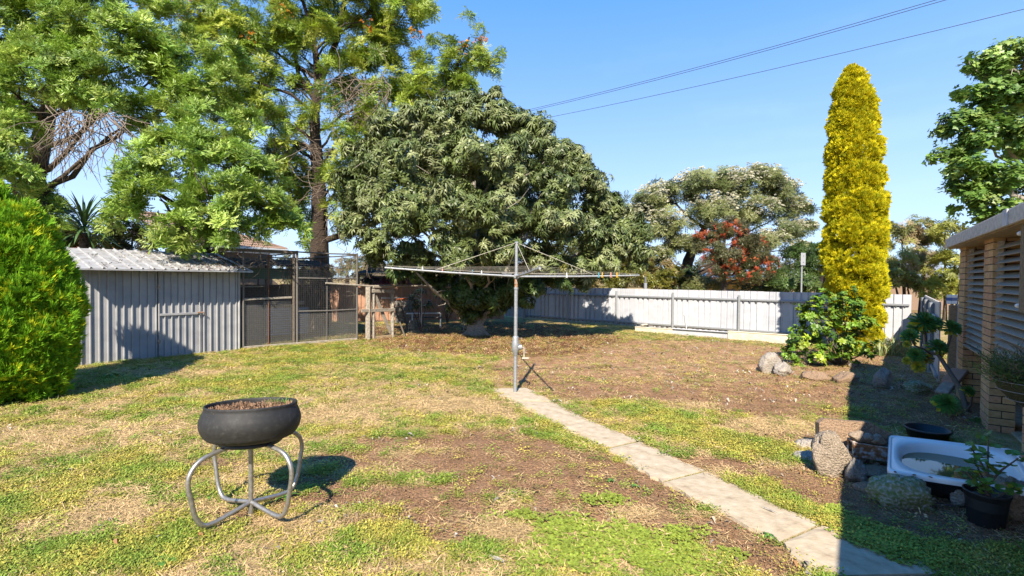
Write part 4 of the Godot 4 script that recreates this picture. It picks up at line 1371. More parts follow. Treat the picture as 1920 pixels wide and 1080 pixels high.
	put("wall", st, M.black_plastic, tub)
	st = st_new()
	lathe(st, up * 0.03, [Vector2(0.162, 0.0), Vector2(0.1, 0.02), Vector2(0, 0.015)], 24)
	put("soil", st, M.mulch, tub)
	# potted geranium
	var pp := Vector3(3.458, 0, -3.532)
	var pot := thing("black_pot", "black plastic pot with a moulded rim in the shade by the bath", "pot", pp)
	st = st_new()
	lathe(st, Vector3.ZERO, [Vector2(0.0, 0.0), Vector2(0.098, 0.0), Vector2(0.103, 0.008), Vector2(0.121, 0.195), Vector2(0.126, 0.198), Vector2(0.130, 0.228), Vector2(0.135, 0.233), Vector2(0.135, 0.242), Vector2(0.128, 0.243), Vector2(0.121, 0.19), Vector2(0.115, 0.12)], 56)
	put("pot_wall", st, M.black_plastic, pot)
	st = st_new()
	lathe(st, up * 0.19, [Vector2(0.122, 0.0), Vector2(0.08, 0.012), Vector2(0, 0.01)], 28)
	put("soil", st, M.mulch, pot)
	var ge := thing("potted_geranium", "leggy geranium with lobed green and yellow leaves in the black pot", "plant", pp + up * 0.2)
	var gl := st_new()
	leaf_round(gl, 0.034, Color(0.12, 0.24, 0.04))
	var g_mesh := commit_leaf(gl)
	var xf := []
	var cols := PackedColorArray()
	for s in [[Vector3(0.02, 0, 0.0), Vector3(0.02, 0.20, -0.02), Vector3(0.05, 0.40, -0.05)], [Vector3(0.0, 0, 0.01), Vector3(-0.05, 0.14, 0.02), Vector3(-0.13, 0.28, 0.03)], [Vector3(0.02, 0.1, 0.0), Vector3(0.08, 0.2, 0.02), Vector3(0.17, 0.30, 0.05)], [Vector3(-0.04, 0, 0.03), Vector3(-0.12, 0.12, 0.05), Vector3(-0.20, 0.20, 0.05)], [Vector3(-0.02, 0, 0.05), Vector3(-0.10, 0.08, 0.1), Vector3(-0.16, 0.16, 0.12)], [Vector3(0.02, 0.12, 0), Vector3(0.0, 0.24, -0.06), Vector3(-0.05, 0.33, -0.08)], [Vector3(0.03, 0.0, 0.03), Vector3(0.08, 0.06, 0.06), Vector3(0.13, 0.10, 0.07)]]:
		st = st_new()
		tube(st, s, [0.009, 0.007, 0.004], 6)
		put("stem", st, M.aeonium_stem, ge)
		for i in 11:
			var t := rr(0.45, 1.05)
			var p: Vector3 = s[0].lerp(s[1], t * 2.0) if t < 0.5 else s[1].lerp(s[2], t * 2.0 - 1.0)
			xf.append(Transform3D(Basis(Vector3(rr(-1, 1), rr(-0.3, 0.3), rr(-1, 1)).normalized(), rr(-0.7, 0.7)) * Basis(Vector3.UP, rr(0, TAU)) * Basis.from_scale(Vector3.ONE * rr(0.6, 1.25)), p + unit() * 0.04))
			var y := rng.randf() < 0.07
			cols.append(Color(3.2, 1.8, 0.8) if y else Color(rr(0.8, 1.25), rr(0.8, 1.15), 1.0))
	scatter(ge, "foliage", g_mesh, M.leaf, xf, cols)
	# hanging moss basket
	var bk := thing("hanging_basket", "moss-lined wire hanging basket at the right edge of the frame", "hanging basket", Vector3(4.34, 0.72, -4.02))
	st = st_new()
	lathe(st, Vector3.ZERO, [Vector2(0.0, -0.02), Vector2(0.09, 0.0), Vector2(0.17, 0.055), Vector2(0.235, 0.125), Vector2(0.27, 0.20), Vector2(0.265, 0.225), Vector2(0.24, 0.21), Vector2(0.20, 0.15)], 40)
	put("moss_liner", st, M.moss, bk)
	st = st_new()
	lathe(st, up * 0.17, [Vector2(0.235, 0.0), Vector2(0.15, 0.03), Vector2(0, 0.04)], 24)
	put("soil", st, M.mulch, bk)
	for h in [[0.274, 0.215], [0.252, 0.14], [0.19, 0.06]]:
		st = st_new()
		var pts := []
		for i in 33: pts.append(Vector3(cos(TAU * i / 32.0) * h[0], h[1], sin(TAU * i / 32.0) * h[0]))
		tube(st, pts, [0.004], 5, false)
		put("wire_hoop", st, M.wire, bk)
	for k in 3:
		st = st_new()
		var a := k * TAU / 3.0 + 0.5
		tube(st, [Vector3(cos(a) * 0.27, 0.215, sin(a) * 0.27), Vector3(0, 0.85, 0)], [0.003], 5)
		put("hanger_wire", st, M.wire, bk)
	st = st_new()
	tube(st, [Vector3(0, 0.84, 0), Vector3(0, 1.55, 0)], [0.004], 5)
	put("hanger_hook", st, M.wire, bk)
	var fn := thing("asparagus_fern", "wispy green asparagus fern growing in the hanging basket", "fern", Vector3(4.34, 0.92, -4.02))
	xf = []
	cols = PackedColorArray()
	for i in 420:
		var a := rr(0, TAU)
		var r := sqrt(rng.randf()) * 0.24
		var lean := rr(0.1, 1.2)
		xf.append(Transform3D(Basis(Vector3.UP, -a) * Basis(Vector3.BACK, -lean) * Basis.from_scale(Vector3.ONE * rr(0.6, 1.4)), Vector3(cos(a) * r, rr(-0.04, 0.05), sin(a) * r)))
		var t := rr(0.6, 1.3)
		cols.append(Color(0.10 * t, 0.15 * t, 0.03 * t) if rng.randf() < 0.75 else Color(0.16 * t, 0.11 * t, 0.06 * t))
	var fs := st_new()
	for k in 16:
		var y := 0.02 + 0.012 * k
		var a := k * 2.4
		leaf_strip(fs, Vector3(0, y, 0), Vector3(cos(a), 0.7, sin(a)).normalized(), 0.06 - 0.001 * k, 0.004, 0.1, Color.WHITE)
	leaf_strip(fs, Vector3.ZERO, Vector3.UP, 0.22, 0.003, 0.05, Color.WHITE)
	scatter(fn, "fronds", commit_leaf(fs), M.needle, xf, cols)
	# litter of dry leaves and sticks around the stones
	for q in [[Vector3(3.536, 0, -3.94), 0.0], [Vector3(3.649, 0, -4.145), 1.2], [Vector3(3.283, 0, -3.795), 2.0]]:
		var ls := st_new()
		for i in 5:
			leaf_strip(ls, Vector3(rr(-0.07, 0.07), 0.02 + rr(0, 0.02), rr(-0.05, 0.05)), Vector3(cos(i * 1.3), rr(0.0, 0.25), sin(i * 1.3)), rr(0.08, 0.13), rr(0.03, 0.05), 0.1, Color(0.14, 0.055, 0.05))
		var o := put_mesh("dry_leaves", commit_leaf(ls), M.dry)
		o.position = q[0]
		o.rotation.y = q[1]
		o.set_meta("kind", "stuff")

# ---------------------------------------------------------------- other things about the yard
func make_yard_things() -> void:
	var up := Vector3.UP
	var d := Vector3(2.25, 0, -(-1.98)).normalized()
	var g0 := Vector3(4.16, 0, -16.50)
	for q in [[0.0, 1.30, M.cream, "cream metal gutter length at the left, lying along the fence"], [1.28, 1.75, M.zinc, "greyish gutter length between the two cream ones by the fence"], [3.00, 1.85, M.cream, "cream metal gutter length at the right, lying along the fence"]]:
		var o := thing("gutter_length", q[3], "gutter", g0 + d * q[0] + Vector3(0.0, 0.0, 0.0), "gutter lengths on the ground along the fence")
		var n := Vector3(-d.z, 0, d.x)
		if n.z < 0.0: n = -n
		var w: float = q[1]
		var st := st_new()
		var hh: float = 0.14 + 0.03 * q[0]
		var sh: Vector3 = n * (0.01 if q[2] == M.cream else -0.03)
		bar(st, up * (hh * 0.5 + 0.02) + sh, d * w + up * (hh * 0.5 + 0.035) + sh, hh, 0.006)
		put("face", st, q[2], o)
		st = st_new()
		bar(st, up * (hh + 0.024) - n * 0.06, d * w + up * (hh + 0.039) - n * 0.06, 0.006, 0.15)
		put("top_flange", st, q[2], o)
		st = st_new()
		tube(st, [up * (hh + 0.02) + n * 0.016, d * w + up * (hh + 0.035) + n * 0.016], [0.014], 8)
		tube(st, [up * 0.018 + n * 0.022, d * w + up * 0.018 + n * 0.022], [0.014], 8)
		put("rolled_edge", st, q[2], o)
	var st0 := st_new()
	bar(st0, Vector3(0, 0.0, 0), Vector3(-0.03, 0.55, -0.12), 0.05, 0.012, 0.003)
	face(st0, [Vector3(-0.06, 0.55, -0.12), Vector3(0.0, 0.55, -0.12), Vector3(-0.035, 0.68, -0.15)], Vector3(0, 0.5, -1))
	var stake := put("white_stake", st0, M.white_paint)
	stake.position = Vector3(6.02, 0, -16.85)
	tag(stake, "pointed white stake leaning on the back fence behind the gutters", "stake")
	st0 = st_new()
	box(st0, Vector3(0, 0.14, 0), Vector3(0.30, 0.03, 0.14), Basis(Vector3.BACK, 0.16), 0.004)
	box(st0, Vector3(0, 0.06, -0.06), Vector3(0.26, 0.13, 0.03), Basis(Vector3.BACK, 0.05), 0.004)
	var off := put("gutter_offcut", st0, M.cream)
	off.position = Vector3(4.62, 0.02, -17.25)
	tag(off, "short cream offcut propped by the fence behind the left gutter", "offcut")
	# planks leaning near the side fence
	var st := st_new()
	bar(st, Vector3(6.165, 0.166, -7), Vector3(6.577, 0.414, -7.2), 0.05, 0.16, 0.01)
	var pk := put("leaning_plank", st, M.wood_grey)
	tag(pk, "weathered grey plank leaning at the corner by the house", "plank", "planks leaning by the house corner")
	st = st_new()
	bar(st, Vector3(6.365, 0.292, -7.1), Vector3(6.653, 0.453, -7.25), 0.06, 0.2, 0.01)
	tag(put("leaning_plank", st, M.salmon), "pinkish plank end above the grey one at the house corner", "plank", "planks leaning by the house corner")
	# small label box on the fence end
	var lb := thing("meter_box", "small blue and white box on the end of the side fence", "box", Vector3(7.30, 1.395, -8.14))
	st = st_new()
	box(st, Vector3(0, 0.075, 0), Vector3(0.14, 0.15, 0.08), Basis(Vector3.UP, 0.3), 0.006)
	put("case", st, M.white_paint, lb)
	st = st_new()
	box(st, Vector3(0, 0.08, 0), Vector3(0.144, 0.055, 0.084), Basis(Vector3.UP, 0.3), 0.003)
	put("blue_band", st, M.blue, lb)
	# under the tree
	var bp := Vector3(-3.45, 0, -17.0)
	var fr := thing("white_bench_frame", "rusting white tube bench frame under the big tree near the pen", "bench", bp)
	for x in [0.0, 0.28]:
		st = st_new()
		tube(st, [Vector3(x, 0, 0), Vector3(x, 0.50, 0)], [0.022], 7)
		put("leg", st, M.white_paint, fr)
	for x in [0.95]:
		st = st_new()
		tube(st, [Vector3(x, 0, -0.2), Vector3(x, 0.50, -0.2)], [0.022], 7)
		put("leg", st, M.white_paint, fr)
	st = st_new()
	tube(st, [Vector3(-0.2, 0.50, 0), Vector3(0.95, 0.51, -0.15)], [0.024], 7)
	put("top_rail", st, M.white_paint, fr)
	st = st_new()
	bar(st, Vector3(-0.1, 0.36, -0.12), Vector3(1.0, 0.36, -0.25), 0.035, 0.25, 0.006)
	put("seat_board", st, M.wood_dark, fr)
	st = st_new()
	bar(st, Vector3.ZERO, Vector3(0, 0.32, 0), 0.16, 0.16, 0.02)
	var blk := put("timber_block", st, M.wood_grey)
	blk.position = Vector3(-3.38, -0.02, -16.6)
	tag(blk, "squat pale timber block standing in front of the bench frame", "block")
	st = st_new()
	bar(st, Vector3.ZERO, Vector3(0.55, 0.06, 0.05), 0.04, 0.14, 0.006)
	var ob := put("orange_board", st, M.orange)
	ob.position = Vector3(-4.35, 0.92, -18.6)
	tag(ob, "faded orange board resting on the pale block stack", "board")
	var bs := thing("block_stack", "stack of pale concrete blocks behind the bench frame", "blocks", Vector3(-4.15, 0, -18.7))
	for k in 4:
		for i in 2:
			st = st_new()
			box(st, Vector3(-0.12 + 0.34 * i + rr(-0.02, 0.02), 0.11 + 0.212 * k, 0), Vector3(0.33, 0.2, 0.2), Basis(Vector3.UP, rr(-0.06, 0.06)), 0.012)
			put("block", st, M.sheet_grey, bs)
	for q in [[Vector3(-3.16, 0, -14.5), Vector3(-3.75, 1.15, -15.2), "longer dark pole leaning left beside the gate"], [Vector3(-3.28, 0.0, -15.6), Vector3(-3.62, 0.95, -15.9), "shorter dark pole leaning behind the longer one"]]:
		st = st_new()
		tube(st, [q[0], q[1]], [0.028, 0.022], 7)
		tag(put("leaning_pole", st, M.wood_dark), q[2], "pole", "dark poles leaning by the gate")
	# pale curls of bark on the grass
	var spots := [[Vector3(-6.913, 0, -9.479), "below the shed door"], [Vector3(-3.08, 0, -8.864), "on the green grass in front of the aviary"], [Vector3(-3.475, 0, -5.651), "just behind the tyre planter"], [Vector3(-3.115, 0, -11.041), "in front of the timber gate"], [Vector3(0.285, 0, -5.471), "left of the middle of the path"], [Vector3(1.603, 0, -4.919), "on the right edge of the path"], [Vector3(-4.996, 0, -11.491), "at the foot of the aviary's middle post"], [Vector3(-3.417, 0, -3.617), "on straw near the left edge of the picture"], [Vector3(-1.335, 0, -3.419), "right of the tube stand"], [Vector3(-0.083, 0, -2.986), "at the bottom edge left of the clover"], [Vector3(1.945, 0, -3.665), "right of the path on the bare soil"], [Vector3(-5.692, 0, -6.967), "beyond the conifer's shadow"], [Vector3(-6.633, 0, -10.604), "by the right end of the shed"], [Vector3(-1.574, 0, -10.404), "where the lawn meets the leaf litter"]]
	for i in spots.size():
		st = st_new()
		st.set_smooth_group(0)
		var L := rr(0.06, 0.13) + (0.08 if spots[i][0].z < -7.0 else 0.0)
		for k in 5:
			var a := -0.9 + 0.36 * k
			var q := func(t: float, b: float) -> Vector3: return Vector3((t - 0.5) * L, 0.02 + 0.018 * (1.0 - cos(b)) + 0.02 * t * (1.0 - t), 0.022 * sin(b) * (1.0 - 0.5 * absf(t - 0.5)))
			for s in 4:
				face(st, [q.call(s / 4.0, a), q.call(s / 4.0 + 0.25, a), q.call(s / 4.0 + 0.25, a + 0.36), q.call(s / 4.0, a + 0.36)], Vector3(0, -1, 0))
		var o := put("bark_strip", st, M.bark_pale)
		o.position = spots[i][0]
		o.rotation.y = rr(0, TAU)
		tag(o, "small pale curl of bark lying " + spots[i][1], "bark strip", "bark curls on the lawn")

# ---------------------------------------------------------------- leaves
func leaf_strip(st: SurfaceTool, o: Vector3, d: Vector3, L: float, W: float, droop: float, col: Color) -> void:
	st.set_smooth_group(0xFFFFFFFF)
	var side := d.cross(Vector3.UP)
	side = side.normalized() if side.length() > 0.05 else Vector3.RIGHT.rotated(Vector3.UP, rr(0, TAU))
	var nrm := side.cross(d).normalized()
	var p1 := o + d * L * 0.36 + nrm * droop * L * 0.10
	var p2 := o + d * L * 0.70 - nrm * droop * L * 0.10
	var p3 := o + d * L * 0.98 - nrm * droop * L * 0.5
	var w1 := side * W * 0.5
	var w2 := side * W * 0.40
	var fold := nrm * W * 0.12
	st.set_color(col)
	for t in [[o, p1 - w1 + fold, p1 + w1 + fold], [p1 - w1 + fold, p2 - w2 + fold, p1 + w1 + fold], [p1 + w1 + fold, p2 - w2 + fold, p2 + w2 + fold], [p2 - w2 + fold, p3, p2 + w2 + fold]]:
		for v in t: st.add_vertex(v)

func leaf_diamond(st: SurfaceTool, o: Vector3, d: Vector3, side: Vector3, L: float, W: float, col: Color) -> void:
	st.set_smooth_group(0xFFFFFFFF)
	st.set_color(col)
	var m := o + d * L * 0.5
	var n := d.cross(side).normalized() * W * 0.15
	for t in [[o, m - side * W * 0.5 + n, o + d * L], [o, o + d * L, m + side * W * 0.5 + n]]:
		for v in t: st.add_vertex(v)

func leaf_round(st: SurfaceTool, r: float, col: Color) -> void:
	st.set_smooth_group(0xFFFFFFFF)
	st.set_color(col)
	var n := 10
	for i in n:
		if i == 0: continue
		var f := func(k: int) -> Vector3:
			var a := TAU * k / n + PI / n
			var q := r * (1.0 + 0.10 * cos(a * 5.0))
			return Vector3(cos(a) * q, 0.25 * r * (1.0 + 0.5 * cos(a * 3.0)), sin(a) * q)
		for v in [Vector3.ZERO, f.call(i), f.call(i + 1)]: st.add_vertex(v)

func commit_leaf(st: SurfaceTool) -> ArrayMesh:
	st.generate_normals()
	return st.commit()

func scatter(parent: Node3D, called: String, mesh: Mesh, m: Material, xf: Array, cols: PackedColorArray, kind := "stuff") -> MultiMeshInstance3D:
	var mm := MultiMesh.new()
	mm.transform_format = MultiMesh.TRANSFORM_3D
	mm.use_colors = true
	mm.mesh = mesh
	mm.instance_count = xf.size()
	for i in xf.size():
		mm.set_instance_transform(i, xf[i])
		mm.set_instance_color(i, cols[i])
	var o := MultiMeshInstance3D.new()
	o.name = called
	o.multimesh = mm
	o.material_override = m
	(parent if parent else self).add_child(o, true)
	o.set_meta("kind", kind)
	return o

func litter_mesh() -> ArrayMesh:
	var st := st_new()
	for i in 5:
		var a := i * 2.1
		leaf_diamond(st, Vector3(cos(a * 1.7), 0.3 * sin(a * 3.0), sin(a)) * 0.025, Vector3(cos(a), 0.25 * sin(a * 5.0), sin(a)).normalized(), Vector3(-sin(a), 0.3, cos(a)).normalized(), 0.045, 0.016, Color.WHITE)
	return commit_leaf(st)

func tuft_mesh(n: int, h: float, w: float) -> ArrayMesh:
	var st := st_new()
	for i in n:
		var a := i * 2.4
		var l := 0.25 + 0.75 * fmod(i * 0.618, 1.0)
		leaf_strip(st, Vector3(cos(a), 0, sin(a)) * h * 0.12, Vector3(cos(a) * l, 0.9, sin(a) * l).normalized(), h * (0.6 + 0.4 * fmod(i * 0.37, 1.0)), w, 0.6, Color.WHITE * (0.8 + 0.35 * fmod(i * 0.73, 1.0)))
	return commit_leaf(st)

# whorl: leaves radiating from one point and drooping (large-leaved evergreen)
func whorl_mesh(n: int, L: float, W: float, droop: float, rise: float) -> ArrayMesh:
	var st := st_new()
	for i in n:
		var a := i * 2.39996 + rr(-0.2, 0.2)
		var e := rise * rr(0.4, 1.3) - 0.25 * (i % 3)
		leaf_strip(st, Vector3.ZERO, Vector3(cos(a), e, sin(a)).normalized(), L * rr(0.7, 1.1), W * rr(0.85, 1.1), droop, Color.WHITE * rr(0.8, 1.15))
	return commit_leaf(st)

# sprays of paired leaflets
func pinnate_mesh(fronds: int, pairs: int, L: float, ll: float, lw: float, rise: float, droop := 0.35) -> ArrayMesh:
	var st := st_new()
	for f in fronds:
		var a := f * 2.39996 + rr(-0.3, 0.3)
		var d := Vector3(cos(a), rise * rr(0.2, 1.3), sin(a)).normalized()
		var side := d.cross(Vector3.UP).normalized()
		var len_f := L * rr(0.75, 1.1)
		for k in pairs:
			var t := (k + 1.0) / pairs
			var p := d * len_f * t + Vector3.DOWN * droop * len_f * t * t
			for s in [-1.0, 1.0]:
				var dd: Vector3 = (d * 0.75 + side * s * 0.8 + Vector3(0, rr(-0.35, 0.25), 0)).normalized()
				leaf_diamond(st, p, dd, dd.cross(Vector3(rr(-0.3, 0.3), 1, rr(-0.3, 0.3))).normalized(), ll * rr(0.8, 1.15), lw, Color.WHITE * rr(0.8, 1.2))
	return commit_leaf(st)

# broad lobed leaves on short stalks
func lobed_mesh(n: int, r: float, spread: float) -> ArrayMesh:
	var st := st_new()
	st.set_smooth_group(0xFFFFFFFF)
	for i in n:
		var b := Basis(unit(), rr(-0.7, 0.7)) * Basis(Vector3.UP, rr(0, TAU))
		var o := unit() * spread * rr(0.3, 1.0)
		st.set_color(Color.WHITE * rr(0.8, 1.2))
		var q := r * rr(0.75, 1.15)
		var pts := []
		for k in 10:
			var a := PI * 2.0 * k / 10.0
			pts.append(o + b * Vector3(cos(a) * q * (1.0 if k % 2 == 0 else 0.62), 0.10 * q * cos(a * 2.0), sin(a) * q * (1.0 if k % 2 == 0 else 0.62)))
		for k in 10:
			if k == 5: continue
			for v in [o, pts[k], pts[(k + 1) % 10]]: st.add_vertex(v)
	return commit_leaf(st)

# upright flattened sprays of a conifer
func spray_mesh(n: int, L: float, W: float, fan: float) -> ArrayMesh:
	var st := st_new()
	for i in n:
		var t := (i + 0.5) / n * 2.0 - 1.0
		var d := Vector3(sin(t * fan), cos(t * fan), rr(-0.25, 0.25)).normalized()
		var o := Vector3(t * L * 0.12, rr(0.0, 0.35) * L, rr(-0.1, 0.1) * L)
		leaf_diamond(st, o, d, Vector3(d.y, -d.x, rr(-0.5, 0.5)).normalized(), L * rr(0.45, 0.75), W, Color.WHITE * rr(0.75, 1.2))
		leaf_diamond(st, o + d * L * 0.15, (d + unit() * 0.45).normalized(), unit(), L * rr(0.3, 0.5), W, Color.WHITE * rr(0.75, 1.2))
	return commit_leaf(st)

func rosette_mesh(n: int, R: float, green: bool) -> ArrayMesh:
	var st := st_new()
	st.set_smooth_group(0xFFFFFFFF)
	for i in n:
		var t := i / float(n)
		var a := i * 2.39996
		var e := lerpf(1.25, -0.35, pow(t, 0.8))
		var d := Vector3(cos(a) * cos(e), sin(e), sin(a) * cos(e))
		var side := Vector3(-sin(a), 0, cos(a))
		var nn := side.cross(d).normalized()
		if nn.y < 0.0: nn = -nn
		var L := R * (0.35 + 0.65 * pow(t, 0.5))
		var W := L * 0.30
		var o := Vector3(0, (0.5 - t) * R * 0.25, 0)
		var low := t > 0.86
		var c := Color(0.085, 0.21, 0.045) * rr(0.75, 1.3)
		if low or not green: c = Color(0.5, 0.42, 0.03) * rr(0.6, 1.2) if rng.randf() < (0.75 if low else 0.55) else Color(0.22, 0.26, 0.035)
		elif t < 0.3: c = Color(0.13, 0.25, 0.05)
		st.set_color(c)
		var p1 := o + d * L * 0.45
		var p2 := o + d * L * 0.82 + nn * L * 0.04
		var p3 := o + d * L + nn * L * 0.06
		var cup := nn * W * 0.16
		for tr in [[o, p1 - side * W * 0.3 + cup, p1], [o, p1, p1 + side * W * 0.3 + cup], [p1 - side * W * 0.3 + cup, p2 - side * W * 0.5 + cup, p2], [p1 - side * W * 0.3 + cup, p2, p1], [p1, p2, p2 + side * W * 0.5 + cup], [p1, p2 + side * W * 0.5 + cup, p1 + side * W * 0.3 + cup], [p2 - side * W * 0.5 + cup, p3, p2], [p2, p3, p2 + side * W * 0.5 + cup]]:
			for v in tr: st.add_vertex(v)
	return commit_leaf(st)

# ---------------------------------------------------------------- crowns
# clumps: Vector4(x, y, z, radius) in metres; each is filled with smaller tufts of the leaf meshes
func crown(parent: Node3D, called: String, clumps: Array, meshes: Array, m: Material, o: Dictionary) -> void:
	var lists := []
	var cols := []
	for i in meshes.size():
		lists.append([])
		cols.append(PackedColorArray())
	var base := parent.position
	var squash: float = o.get("squash", 0.85)
	var pal: Array = o.pal
	for c in clumps:
		var cc := Vector3(c.x, c.y, c.z) - base
		var r: float = c.w
		var n := int(o.k * 4.0 * r * r / (o.cr * o.cr))
		var subs := maxi(3, int(o.get("subs", 7.0) * (0.5 + r)))
		var each := maxi(1, n / subs)
		for s in subs:
			var dir := unit()
			var sc := cc + Vector3(dir.x, dir.y * squash, dir.z) * r * rr(0.45, 0.95)
			var sr: float = r * rr(0.25, 0.5) * o.get("sub_r", 1.0)
			var tone := rr(0.8, 1.2)
			var pc: Array = pal[rng.randi() % pal.size()]
			for q in each:
				var d2 := unit()
				var p: Vector3 = sc + Vector3(d2.x, d2.y * squash, d2.z) * sr * pow(rng.randf(), 0.4)
				var outw: Vector3 = (p - cc).normalized()
				var up: Vector3 = (outw * o.get("outw", 0.6) + Vector3.UP * o.get("up", 0.5) + unit() * o.get("rand", 0.5)).normalized()
				var b := Basis(Quaternion(Vector3.UP, up)) if up.y > -0.98 else Basis(Vector3.RIGHT, PI)
				b = b * Basis(Vector3.UP, rr(0, TAU)) * Basis.from_scale(Vector3.ONE * rr(o.s[0], o.s[1]))
				var k := rng.randi() % meshes.size()
				lists[k].append(Transform3D(b, p))
				var t := tone * rr(0.8, 1.2)
				var pp: Array = pc if rng.randf() < 0.7 else pal[rng.randi() % pal.size()]
				cols[k].append(Color(pp[0] * t, pp[1] * t, pp[2] * t))
	for i in meshes.size():
		if lists[i].size():
			scatter(parent, called, meshes[i], m, lists[i], cols[i])

func trunk_and_limbs(parent: Node3D, pts: Array, radii: Array, clumps: Array, m: Material, limbs := 12, thick := 0.06, twigs := 0) -> void:
	var base := parent.position
	var loc := pts.map(func(p): return p - base)
	# smooth the trunk path
	var path := []
	var rad := []
	for i in loc.size() - 1:
		for s in 5:
			var t := s / 5.0
			path.append(loc[i].cubic_interpolate(loc[i + 1], loc[maxi(i - 1, 0)], loc[mini(i + 2, loc.size() - 1)], t))
			rad.append(lerpf(radii[i], radii[i + 1], t))
	path.append(loc[-1])
	rad.append(radii[-1])
	var st := st_new()
	tube(st, path, rad, 14, true, 0.10)
	put("trunk", st, m, parent)
	for k in mini(limbs, clumps.size()):
		var c: Vector4 = clumps[k]
		var e := Vector3(c.x, c.y, c.z) - base
		var best := 0
		var score := 1e9
		for i in path.size():
			var drop: float = e.y - path[i].y
			var flat := Vector2(e.x - path[i].x, e.z - path[i].z).length()
			var sc := absf(drop - flat * 0.7) + (3.0 if i < path.size() / 4 else 0.0)
			if sc < score:
				score = sc
				best = i
		var a: Vector3 = path[best]
		var mid := a.lerp(e, 0.5) + Vector3(rr(-0.5, 0.5), rr(-0.35, 0.45), rr(-0.5, 0.5)) * a.distance_to(e) * 0.3
		var r0: float = minf(rad[best] * 0.6, thick * rr(0.8, 1.3))
		var q := []
		var rr2 := []
		for s in 9:
			var t := s / 8.0
			q.append(a * (1 - t) * (1 - t) + mid * 2.0 * t * (1 - t) + e * t * t + unit() * 0.03 * a.distance_to(e) * (1.0 if s > 0 and s < 8 else 0.0))
			rr2.append(r0 * (1.0 - 0.8 * t))
		st = st_new()
		tube(st, q, rr2, 7, true, 0.08)
		for s in twigs:
			var t0: Vector3 = q[3 + rng.randi() % 6]
			var dd: Vector3 = ((e - a).normalized() * 0.6 + unit()).normalized() * c.w * rr(0.6, 1.2)
			tube(st, [t0, t0 + dd * 0.5 + unit() * 0.08, t0 + dd], [r0 * 0.28, r0 * 0.2, r0 * 0.06], 4)
		put("branch", st, m, parent)

func twig_tangle(parent: Node3D, called: String, at: Vector3, spread: Vector3, n: int, L: float, r: float, fall: float, m: Material) -> void:
	var st := st_new()
	for i in n:
		var p := at - parent.position + Vector3(rr(-1, 1) * spread.x, rr(-1, 1) * spread.y, rr(-1, 1) * spread.z)
		var d := (unit() + Vector3.DOWN * fall).normalized()
		var q := [p]
		for s in 5:
			d = (d + unit() * 0.7 + Vector3.DOWN * fall * 0.3).normalized()
			p += d * L * rr(0.12, 0.28)
			q.append(p)
		tube(st, q, [r, r, r * 0.8, r * 0.7, r * 0.5, r * 0.3], 4)
	put(called, st, m, parent)

func tree(called: String, label: String, group: String, base: Vector3) -> Node3D:
	return thing(called, label, "tree", base, group)

